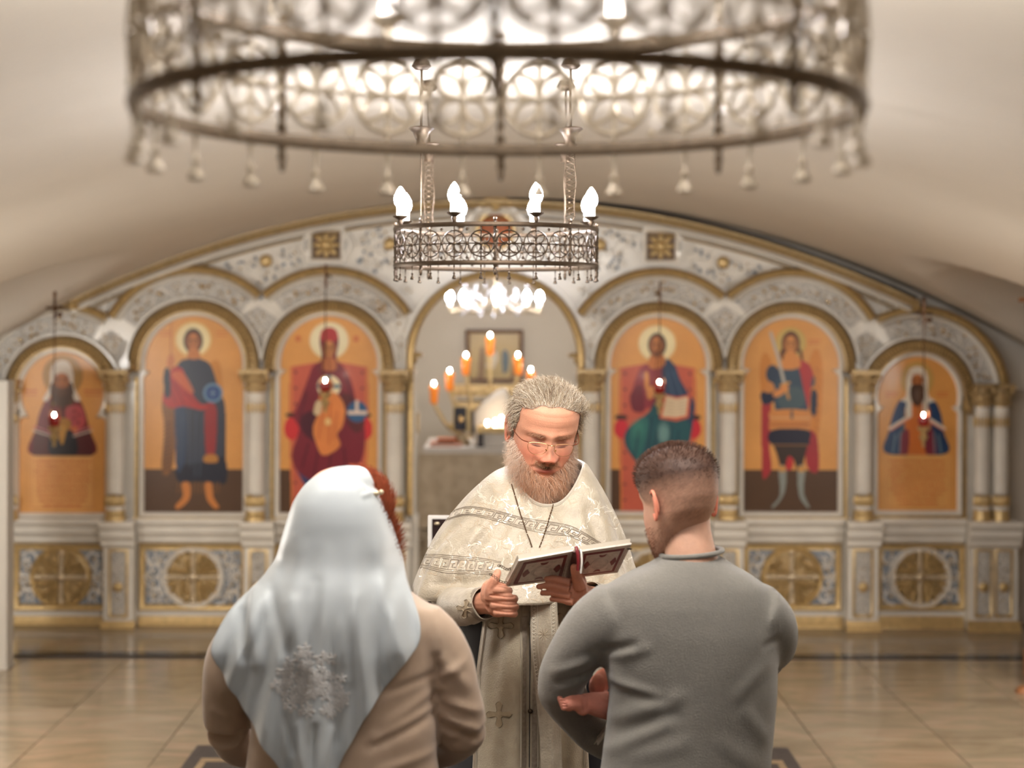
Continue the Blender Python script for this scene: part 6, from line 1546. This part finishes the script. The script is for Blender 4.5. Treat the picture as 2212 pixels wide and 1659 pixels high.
mb = MB(); top = (a + b) / 2; mb.tube(cr([top + (0, .01, .004), top + (0, -.012, .010), top + (.004, -.018, -.012), top + (.004, -.012, -.04)], 5), .004, 6); put(mb.build('red_ribbon', M_maroon, bk), bk)
mb = MB(); mb.tube(cr([top + (.006, .004, .0), top + (.010, -.014, .004), top + (.012, -.02, -.02), top + (.010, -.016, -.046)], 5), .0022, 6); put(mb.build('white_ribbon', M_linen, bk), bk)
mb = MB()
for (pa, pb) in (((1095, 1258), (1062, 1244)), ((1106, 1228), (1080, 1225))):
    for k in range(7):
        t = k / 6; q = P(pa[0] * (1 - t) + pb[0] * t, pa[1] * (1 - t) + pb[1] * t + 3 * math.sin(t * 5), 3.70); mb.tube([q + np.array([.0035 * math.cos(u), 0, .0022 * math.sin(u)]) for u in np.linspace(0, 2 * PI, 9)], .0008, 4)
mb.ell(quad_at(BK['r'], 1.0, .14, .001), (.006, .002, .002), 8, 5)
put(mb.build('clasp_chain', M_bronze, bk), bk)

# ---------------------------------------------------------------- THE MAN (seen from behind, holding the baby)
dm = 3.45
man = thing('person', 'short-haired person in a grey sweater seen from behind, head bowed, holding a baby', 'person', (P(1490, 0, dm)[0], dm, .012))
def PM(o): return put(o, man)
SK = (200, 156, 132)
RmM = Matrix.Rotation(math.radians(180 + 33), 3, 'Z') @ Matrix.Rotation(math.radians(15), 3, 'X')
HCm = P(1468, 1082, dm - .0); HSm = .97
V0, f0, c0_ = head_mesh(120, 0, SK, .6); N0 = vnorm(V0, f0); N0 *= np.sign((N0 * V0).sum(1).mean())
# short hair: a coloured close crop, faded at the sides
hd, tp_, sd = lin((74, 50, 40)), lin((96, 68, 54)), lin((146, 104, 84)); rg = np.random.RandomState(9)
def crop(p):
    x, y, z = p; zl = np.interp(y, [-.1, -.07, -.03, .0, .03, .1], [.085, .05, .0, -.012, -.052, -.062])
    return np.clip((z - zl) / .012, 0, 1) * (1 if y > -.075 or z > .08 else 0)
m_ = np.array([crop(p) for p in V0]); t_ = np.clip((V0[:, 2] + .02) / .075, 0, 1)[:, None]
hc = lin((188, 144, 120)) * (1 - t_) + lin((70, 48, 38)) * t_
hc = hc * (.85 + .3 * rg.rand(len(V0), 1)); c0_ = c0_ * (1 - m_[:, None]) + hc * m_[:, None]
V0b = V0 + N0 * (m_ * .004 * np.clip((V0[:, 2] + .03) / .08, 0, 1))[:, None]
body = MB(); body.add(xf(V0b, RmM, HCm, HSm), f0, c0_)
eb = MB(); ears(eb, lin((220, 138, 112)), sc_=1.0); body.add(xf(eb.verts(), RmM, HCm, HSm), eb.f, np.concatenate(eb.c))
nk = MB(); nk.tube([P(1480, 1095, dm + .02), P(1484, 1150, dm + .0), P(1494, 1200, dm - .01), P(1496, 1245, dm)], [.052, .053, .055, .07], 24, col=lin(SK)); body.add(nk.verts(), nk.f, lin(SK))
hb = MB(); hb.ell(P(1405, 1600, 3.92), (.045, .03, .045), 12, 8)
for k in range(4): hb.tube(cr([P(1395 + k * 9, 1590 + k * 6, 3.9), P(1420 + k * 8, 1570 + k * 8, 3.92), P(1440 + k * 6, 1562 + k * 9, 3.96)], 4), .009, 8)
hb.tube(cr([P(1390, 1600, 3.9), P(1380, 1575, 3.92), P(1385, 1555, 3.95)], 4), .010, 8)
v, f, n = fuse(hb, .004, 3); body.add(v, f, lin(SK))
body.tube(cr([P(1496, 1240, dm), P(1345, 1325, dm), P(1216, 1480, dm + .05), P(1390, 1605, 3.90)], 5), .028, 10, col=lin(SK))
PM(body.build('body', M_skin))
kp_ = [i for i in rg.randint(0, len(V0), 9000) if m_[i] > .8 and V0[i][2] > .03][:4200]; kp_ = np.array(kp_)
Rm2 = np.array(RmM)
dr = (N0[kp_] * .8 + np.array([0, .25, .1]) + rg.normal(0, .2, (len(kp_), 3))) @ Rm2.T
PM(strands('hair', xf(V0b[kp_], RmM, HCm, HSm), dr, np.clip((V0[kp_][:, 2] - .02) / .07, .2, 1) * .012, M_hair, None, lin((84, 58, 46)) * rg.uniform(.6, 1.3, (len(kp_), 1)), 3, .0006, .001, 1, 0, rg))
kb_ = np.array([i for i in rg.randint(0, len(V0), 9000) if V0[i][2] < -.045 and V0[i][1] < .02 and abs(V0[i][0]) > .02][:1500])
PM(strands('stubble', xf(V0b[kb_], RmM, HCm, HSm), (N0[kb_] + (0, 0, -.4)) @ Rm2.T, .005, M_hair, None, lin((130, 84, 62)) * rg.uniform(.7, 1.2, (len(kb_), 1)), 2, .0005, .0005, 1, 0, rg))
# sweater
M_knit = mat('grey_knit', (116, 112, 105), .85, sheen=.35, var=.05, scale=90, bump=.35, bscale=420)
mb = MB(); R_ = lambda cx, yy, hw, dp, dd=0: (P(cx, 0, dm)[0], dm + dd, P(0, yy, dm)[2], hw * dm / F, dp)
mb.rings([R_(1496, 1196, 66, .062, .0), R_(1496, 1212, 84, .075, .0), R_(1492, 1235, 130, .088, .0), R_(1486, 1262, 170, .10, .0), R_(1484, 1300, 186, .11, .0), R_(1490, 1360, 192, .118), R_(1496, 1430, 188, .12), R_(1500, 1500, 184, .12), R_(1494, 1570, 184, .122),
          R_(1484, 1659, 184, .128), R_(1480, 1740, 190, .132), R_(1480, 1800, 192, .13)], 48)
la = cr([P(1340, 1322, dm + .0), P(1280, 1362, dm + .01), P(1228, 1440, dm + .03), P(1212, 1482, dm + .05)], 8)
mb.tube(la, np.interp(np.linspace(0, 1, len(la)), [0, .25, .6, 1], [.074, .068, .057, .050]), 20); mb.ell(P(1212, 1485, dm + .05), (.049, .055, .046), 14, 10)
lf = cr([P(1212, 1488, dm + .06), P(1250, 1545, dm + .16), P(1310, 1600, dm + .30), P(1375, 1640, dm + .42)], 8)
mb.tube(lf, np.interp(np.linspace(0, 1, len(lf)), [0, .5, 1], [.050, .046, .037]), 18)
ra = cr([P(1628, 1322, dm), P(1662, 1346, dm + .02), P(1672, 1385, dm + .05), P(1664, 1410, dm + .12)], 8)
mb.tube(ra, np.interp(np.linspace(0, 1, len(ra)), [0, .35, 1], [.074, .060, .046]), 20)
rf = cr([P(1660, 1412, dm + .13), P(1610, 1470, dm + .30), P(1500, 1550, dm + .42)], 8); mb.tube(rf, np.linspace(.048, .036, len(rf)), 16)
v, f, n = fuse(mb, .0062, 22, .6)
for (a, b, w_, am) in (((1318, 1415), (1372, 1395), 7, -.011), ((1322, 1430), (1400, 1400), 9, .006), ((1330, 1450), (1350, 1490), 10, .008), ((1325, 1480), (1420, 1500), 8, .009), ((1330, 1500), (1440, 1510), 9, -.006), ((1330, 1560), (1470, 1500), 12, .007), ((1335, 1590), (1460, 1540), 10, -.006),
                       ((1310, 1640), (1440, 1560), 12, .009), ((1660, 1400), (1690, 1390), 6, -.006), ((1600, 1500), (1660, 1440), 12, .005), ((1620, 1540), (1660, 1600), 12, .006), ((1560, 1600), (1640, 1659), 14, .004), ((1460, 1205), (1400, 1222), 4, .003),
                       ((1200, 1470), (1280, 1440), 8, .007), ((1210, 1495), (1290, 1470), 6, -.008), ((1318, 1260), (1312, 1400), 2.2, -.0010), ((1672, 1262), (1690, 1380), 2.2, -.001), ((1440, 1215), (1560, 1190), 3, -.0022), ((1360, 1640), (1480, 1600), 14, .006), ((1240, 1400), (1200, 1470), 14, .004)):
    v = wrinkle(v, n, a, b, w_, am, dm - .1)
v = fnoise(v, 7, .005, n, 4, (1, 1, .6)); PM(mkobj('sweater', v, f, M_knit))
nt_ = cr([P(1432, 1214, dm - .03), P(1460, 1200, dm - .062), P(1500, 1186, dm - .07), P(1545, 1182, dm - .058), P(1566, 1188, dm - .02)], 6)
mb = MB(); mb.tube([(P(1496, 0, dm)[0] + .065 * math.cos(t), dm + .062 * math.sin(t), P(0, 1192, dm)[2] + .006 * math.cos(t)) for t in np.linspace(0, 2 * PI, 40)], .0058, 8); PM(mb.build('collar_rib', M_knit))
# trousers and shoes
M_trouser = mat('dark_trousers', (44, 42, 46), .85)
def legs(root, cx, d, zt, rx, m_, shoe, flare=1.0):
    mb = MB(); x = P(cx, 0, d)[0]
    mb.rings([(x, d, zt + .02, rx, .12), (x, d, zt - .1, rx * 1.02, .125), (x, d, zt - .17, rx, .11)], 30)
    for s in (-1, 1): mb.tube([(x + s * rx * .5, d, zt - .1), (x + s * rx * .55, d, .5), (x + s * rx * .6, d + .01, .10)], [.10, .075, .055], 18)
    v, f, n = fuse(mb, .014, 4); put(mkobj('trousers', v, f, m_), root)
    mb = MB()
    for s in (-1, 1): mb.ell((x + s * rx * .6, d + .06, .05), (.048, .135, .04), 14, 8)
    put(mb.build('shoes', shoe), root)
M_blackshoe = mat('black_shoe', (20, 19, 20), .4)
legs(man, 1480, dm, .86, .175, M_trouser, M_blackshoe)

# ---------------------------------------------------------------- THE BABY
bb_ = thing('person', 'baby held in the arms of the person in grey, bare feet and lace hem showing', 'person', tuple(P(1390, 1560, 3.75)))
SB = (226, 150, 130); mb = MB()
def PBb(o): return put(o, bb_)
mb.tube(cr([P(1360, 1522, 3.60), P(1320, 1524, 3.52), P(1280, 1519, 3.485), P(1252, 1517, 3.475)], 6), np.interp(np.linspace(0, 1, 19), [0, .35, .7, 1], [.034, .031, .023, .017]), 14)
fo = cr([P(1262, 1520, 3.47), P(1244, 1516, 3.462), P(1228, 1513, 3.458)], 5); mb.tube(fo, np.linspace(.0185, .0185, len(fo)), 14, flat=.85); mb.ell(P(1232, 1515, 3.458), (.020, .016, .021), 14, 10); mb.ell(P(1262, 1530, 3.47), (.016, .014, .015), 12, 8)
for k in range(5): mb.ell(P(1212 + k * 2.4, 1501 + k * 7.0, 3.452), (.0098 - .0006 * k, .008, .0072 - .0004 * k), 10, 8)
mb.tube(cr([P(1350, 1440, 3.66), P(1322, 1452, 3.6), P(1304, 1470, 3.565), P(1296, 1490, 3.555)], 6), np.linspace(.030, .018, 19), 12); mb.ell(P(1294, 1482, 3.55), (.020, .018, .028), 10, 8)
for k in range(5): mb.ell(P(1282 + k * 6, 1501 - abs(k - 1), 3.54), (.0062, .0062, .0080), 8, 6)
mb.rings([(P(1380, 0, 3.75)[0], 3.72, P(0, 1540, 3.75)[2], .05, .05), (P(1400, 0, 3.75)[0], 3.76, P(0, 1480, 3.75)[2], .065, .06), (P(1430, 0, 3.78)[0], 3.80, P(0, 1420, 3.78)[2], .05, .05)], 20)
mb.ell(P(1450, 1375, 3.84), (.055, .062, .062), 16, 12)
v, f, n = fuse(mb, .0024, 2)
for k in range(4): v = wrinkle(v, n, (1212 + k * 2.2, 1504 + k * 5.6), (1222 + k * 2, 1505 + k * 5.6), 1.1, -.003, 3.46)
v = wrinkle(v, n, (1262, 1500), (1266, 1540), 2.5, -.003, 3.47)
bo_ = mkobj('body', v, f, M_skin, col=np.broadcast_to(lin(SB), (len(v), 3))); PBb(bo_)
M_lace = mat('white_lace', (214, 206, 194), .8, var=.12, scale=160, bump=.5, bscale=250)
mb = MB(); cL = P(1335, 1545, 3.60)
nu_, nv_ = 60, 14; V = []
for j in range(nv_):
    for i in range(nu_):
        a = 2 * PI * i / nu_; r = .034 + .030 * j / (nv_ - 1) + .006 * math.sin(9 * a) * j / (nv_ - 1) + (.004 * math.sin(24 * a) if j == nv_ - 1 else 0)
        V.append(P(1362, 1505, 3.64) * (1 - j / (nv_ - 1)) + P(1320, 1530, 3.60) * (j / (nv_ - 1)) + np.array([r * .45 * math.cos(a), r * math.sin(a), r * math.cos(a) - .012 * j / (nv_ - 1)]))
ff = [(j * nu_ + i, j * nu_ + (i + 1) % nu_, (j + 1) * nu_ + (i + 1) % nu_, (j + 1) * nu_ + i) for j in range(nv_ - 1) for i in range(nu_)]
o = mkobj('lace_dress', V, ff, M_lace); o.modifiers.new('s', 'SOLIDIFY').thickness = .002; PBb(o)
mb = MB(); mb.rings([(P(1370, 0, 3.74)[0], 3.70, P(0, 1530, 3.75)[2], .07, .06), (P(1400, 0, 3.78)[0], 3.77, P(0, 1480, 3.75)[2], .08, .07), (P(1430, 0, 3.8)[0], 3.81, P(0, 1415, 3.78)[2], .06, .06)], 24); mb.ell(P(1300, 1470, 3.58), (.018, .015, .04), 10, 8); PBb(mb.build('dress_body', M_lace))

# ---------------------------------------------------------------- THE WOMAN (headscarf, seen from behind)
dw = 3.22
wo = thing('person', 'person in a long pale blue headscarf and beige top, seen from behind at left', 'person', (P(748, 0, dw)[0], dw, .012))
def PW(o): return put(o, wo)
RmW = Matrix.Rotation(math.radians(180 - 28), 3, 'Z') @ Matrix.Rotation(math.radians(14), 3, 'X'); HCw = P(744, 1132, dw + .05)
V0, f0, c0_ = head_mesh(90, 0, (224, 166, 136), .6); body = MB(); body.add(xf(V0, RmW, HCw, .96), f0, c0_)
body.tube([P(755, 1170, dw + .02), P(752, 1290, dw + .02), P(750, 1330, dw + .02)], [.05, .055, .08], 16, col=lin((224, 166, 136)))
hb = MB(); hb.ell(P(740, 1560, dw + .30), (.04, .03, .05), 12, 8)
for k in range(4): hb.tube([P(720 + k * 14, 1550, dw + .3), P(724 + k * 14, 1500, dw + .32)], .009, 8)
hb.tube([P(700, 1570, dw + .3), P(688, 1535, dw + .31)], .010, 8)
v, f, n = fuse(hb, .005, 3); body.add(v, f, lin((224, 166, 136)))
body.tube(cr([P(750, 1320, dw + .02), P(905, 1370, dw + .0), P(1000, 1580, dw + .04), P(745, 1575, dw + .3)], 5), .026, 10, col=lin((224, 166, 136)))
PW(body.build('body', M_skin))
# red-brown hair cap + strands
M_hairw = mat('auburn_hair', (132, 64, 40), .42, var=.25, scale=70, stretch=(1, 1, .2))
V1, f1_, _ = head_mesh(70, 0); N1 = vnorm(V1, f1_); N1 *= np.sign((N1 * V1).sum(1).mean())
wv = xf(V1 + N1 * .016, RmW, HCw, 1.0); 
mb = MB(); mb.ell(P(772, 1110, dw + .035), (.070, .070, .089), 30, 22); mb.ell(P(780, 1160, dw + .045), (.067, .065, .085), 24, 18)
v, f, n = fuse(mb, .006, 5); PW(mkobj('hair', v, f, M_hairw))
idx = rg.randint(0, len(v), 9000); idx = idx[(n[idx][:, 0] > .5)][:2600]
PW(strands('hair_strands', v[idx], np.cross(n[idx], np.array([0, 1.0, 0])) * np.array([1, 1, 1]) * .9 + n[idx] * .12 + np.array([.0, 0, -.2]), rg.uniform(.03, .06, len(idx)), M_hair, None, lin((150, 72, 42)) * rg.uniform(.5, 1.3, (len(idx), 1)), 5, .0007, .003, 1.2, .1, rg))
# beige top
M_top = mat('beige_jersey', (180, 156, 134), .7, sheen=.3, var=.03, scale=30, bump=.12, bscale=500)
mb = MB(); R_ = lambda cx, yy, hw, dp, dd=0: (P(cx, 0, dw)[0], dw + dd, P(0, yy, dw)[2], hw * dw / F, dp)
mb.rings([R_(748, 1262, 90, .06, .02), R_(746, 1282, 150, .085, .015), R_(744, 1310, 200, .10), R_(744, 1350, 214, .115), R_(744, 1410, 206, .125), R_(744, 1480, 200, .13), R_(746, 1560, 200, .135), R_(744, 1640, 204, .14), R_(742, 1720, 214, .15), R_(742, 1800, 224, .15)], 48)
A_ = cr([P(560, 1362, dw), P(513, 1410, dw + .01), P(494, 1490, dw + .02), P(492, 1570, dw + .04)], 8)
mb.tube(A_, np.interp(np.linspace(0, 1, len(A_)), [0, .3, 1], [.058, .055, .049]), 20)
Af = cr([P(492, 1575, dw + .04), P(525, 1612, dw + .12), P(590, 1620, dw + .24), P(680, 1590, dw + .3)], 8); mb.tube(Af, np.linspace(.048, .034, len(Af)), 16)
B_ = cr([P(905, 1350, dw), P(952, 1396, dw + .0), P(982, 1470, dw + .01), P(1002, 1570, dw + .03)], 8)
mb.tube(B_, np.interp(np.linspace(0, 1, len(B_)), [0, .3, 1], [.060, .054, .050]), 20); mb.ell(P(1002, 1585, dw + .04), (.050, .05, .045), 14, 10)
Bf = cr([P(1002, 1590, dw + .05), P(950, 1615, dw + .16), P(870, 1600, dw + .26), P(790, 1575, dw + .3)], 8); mb.tube(Bf, np.linspace(.046, .034, len(Bf)), 16)
v, f, n = fuse(mb, .0062, 7, .55)
for (a, b, w_, am) in (((942, 1430), (950, 1490), 6, -.012), ((940, 1470), (800, 1500), 7, -.006), ((950, 1500), (840, 1560), 9, .007), ((940, 1540), (820, 1590), 8, .006), ((930, 1560), (800, 1610), 7, -.006), ((945, 1480), (1000, 1450), 8, .008), ((960, 1440), (1010, 1500), 10, .006), ((950, 1560), (1030, 1600), 8, .009), ((955, 1590), (1030, 1625), 6, -.009),
                       ((960, 1530), (1035, 1560), 8, .007), ((500, 1440), (545, 1480), 8, -.010), ((470, 1440), (540, 1500), 8, .006), ((545, 1500), (560, 1600), 7, -.010), ((555, 1560), (620, 1580), 7, .006), ((450, 1560), (520, 1590), 8, .005), ((905, 1290), (940, 1300), 5, -.005), ((935, 1330), (950, 1430), 3, -.003), ((900, 1290), (950, 1320), 7, .006), ((560, 1620), (640, 1640), 8, -.006), ((930, 1640), (830, 1659), 8, .006)):
    v = wrinkle(v, n, a, b, w_, am, dw - .1)
v = fnoise(v, 8, .006, n, 8, (1, 1, 1.6)); PW(mkobj('blouse', v, f, M_top))
mb = MB(); x = P(742, 0, dw)[0]; mb.rings([(x, dw, .98, .205, .15), (x, dw, .8, .22, .17), (x, dw, .4, .25, .2), (x, dw, .2, .27, .22)], 40); PW(mb.build('skirt', mat('dark_skirt', (52, 46, 50), .85)))
mb = MB()
for s in (-1, 1): mb.tube([(x + s * .09, dw, .25), (x + s * .09, dw, .05)], [.045, .035], 12); mb.ell((x + s * .09, dw + .05, .045), (.04, .115, .033), 14, 8)
PW(mb.build('shoes', M_blackshoe))
# headscarf: one cloth over the back of the head, falling to a point
rows = [  # y, x left, x right, depth centre, depth edge
    (1010, 752, 776, dw + .01, dw + .01), (1014, 722, 790, dw - .025, dw + .0), (1026, 694, 801, dw - .055, dw + .0), (1048, 664, 813, dw - .08, dw + .0), (1080, 641, 828, dw - .095, dw + .0), (1115, 627, 843, dw - .103, dw + .01), (1160, 612, 858, dw - .108, dw + .02), (1210, 594, 872, dw - .118, dw + .03),
    (1250, 566, 886, dw - .136, dw - .03), (1285, 530, 902, dw - .148, dw - .065), (1325, 503, 915, dw - .156, dw - .09), (1370, 485, 913, dw - .158, dw - .115), (1400, 490, 890, dw - .158, dw - .125), (1450, 520, 850, dw - .157, dw - .13), (1500, 552, 815, dw - .158, dw - .14),
    (1550, 585, 786, dw - .160, dw - .148), (1600, 618, 758, dw - .163, dw - .155), (1650, 648, 738, dw - .165, dw - .16), (1690, 668, 716, dw - .167, dw - .163), (1706, 684, 694, dw - .168, dw - .168)]
nvv = 190; r = resamp(cr(np.array(rows, float), 8), nvv); nuu = 150; u = np.linspace(-1, 1, nuu); V = []; UV = []
for j, (yy, xl, xr, dc, de) in enumerate(r):
    bl = np.clip((yy - 1150) / 190, 0, 1); bl = bl * bl * (3 - 2 * bl)
    prof = (1 - np.sqrt(np.clip(1 - np.abs(u) ** 2.3, 0, 1))) * (1 - bl) + bl * np.abs(u) ** 2.2
    dd = dc + (de - dc) * prof; kk = np.clip((yy - 1180) / 200, 0, 1)
    xp = xl + (xr - xl) * (np.sin(u * PI / 2) * (1 - kk) * .35 + u * (1 - (1 - kk) * .35) + 1) / 2
    bx = xp - 700
    # folds: fan out from the nape
    kf = np.clip((yy - 1150) / 160, 0, 1); ang_ = (xp - 742) / (yy - 800.0)
    fo_ = kf * (.010 * np.sin(ang_ * 46 + .6) * np.clip(np.abs(u) * 1.4, .25, 1) + .006 * np.sin(ang_ * 85 + 2) * np.clip((yy - 1300) / 150, 0, 1))
    fo_ += .014 * np.exp(-((ang_ + .11) / .020) ** 2) * np.clip((yy - 1400) / 80, 0, 1) - .010 * np.exp(-((ang_ + .065) / .016) ** 2) * np.clip((yy - 1330) / 100, 0, 1) + .012 * np.exp(-((ang_ + .30) / .05) ** 2) * kf
    V.append(np.stack([(xp - HX) * dw / F, dd + fo_, np.full(nuu, H - (yy - HY) * dw / F)], 1)); UV.append(np.stack([xp, np.full(nuu, yy)], 1))
V = np.array(V).reshape(-1, 3); UV = np.array(UV).reshape(-1, 2); I = np.arange(nuu * nvv).reshape(nvv, nuu)
f = [tuple(int(a) for a in q) for q in np.stack([I[:-1, :-1], I[1:, :-1], I[1:, 1:], I[:-1, 1:]], -1).reshape(-1, 4)]
Ns = vnorm(V, f); Ns *= np.sign(-Ns[:, 1].mean())
for (a, b, w_, am) in (((545, 1290), (560, 1430), 11, .012), ((580, 1270), (625, 1400), 10, -.008), ((520, 1330), (535, 1420), 8, -.008), ((690, 1260), (684, 1420), 10, -.006), ((640, 1300), (660, 1430), 12, .008), ((770, 1290), (745, 1420), 12, .007), ((850, 1260), (820, 1400), 12, -.006), ((808, 1068), (775, 1045), 5, -.006), ((806, 1072), (782, 1076), 4, .004),
        ((690, 1560), (684, 1659), 6, -.009), ((655, 1560), (668, 1659), 7, .009), ((720, 1570), (706, 1659), 7, .008), ((625, 1540), (640, 1620), 6, -.006), ((760, 1480), (735, 1600), 8, -.005)): V = wrinkle(V, Ns, a, b, w_, am, dw - .12)
V = fnoise(V, 6, .004, Ns, 6, (1, 1, .5))
M_scarf = mat('pale_blue_satin', (182, 188, 191), .42, sheen=.3, var=.02, scale=4, bump=.04, bscale=500)
so = mkobj('headscarf', V, f, M_scarf); so.modifiers.new('s', 'SOLIDIFY').thickness = .0016; PW(so); bsc = bvh_of(V, f)
# lace motif on the lower back of the scarf
mb = MB(); rg = np.random.RandomState(4)
def flower(cx, cy, s):
    for k in range(6):
        a = k * PI / 3 + rg.rand(); ribbon(mb, bsc, [(cx + s * .25 * math.cos(a), cy + s * .25 * math.sin(a)), (cx + s * math.cos(a), cy + s * math.sin(a))], s * .00055, off=.0016, taper=True, step=3)
    ribbon(mb, bsc, [(cx + s * .3 * math.cos(t), cy + s * .3 * math.sin(t)) for t in np.linspace(0, 6.3, 12)], .003, off=.002, step=3)
for _ in range(70):
    a = rg.uniform(0, 6.28); q = rg.uniform(.15, 1); flower(676 + 78 * q * math.cos(a), 1482 + 80 * q * math.sin(a), rg.uniform(10, 18))
for k in range(0): ribbon(mb, bsc, [(676 + (66 - 22 * k) * math.cos(t), 1482 + (70 - 22 * k) * math.sin(t)) for t in np.linspace(0, 6.3, 50)], .004, off=.002)
PW(mb.build('lace_motif', mat('ivory_lace', (204, 202, 200), .7, bump=.3, bscale=300), kind='stuff'))
mb = MB(); q, n_ = hit(bsc, 812, 1066)
c = P(818, 1064, dw + .02) if q is None else q
mb.ell(c + (0, -.004, 0), (.009, .006, .006), 10, 7); mb.ell(c + (-.016, -.002, -.002), (.012, .003, .003), 8, 5); mb.ell(c + (.012, -.002, .002), (.005, .005, .005), 8, 6); PW(mb.build('scarf_pin', mat('pearl_pin', (214, 198, 168), .25, metal=.3)))
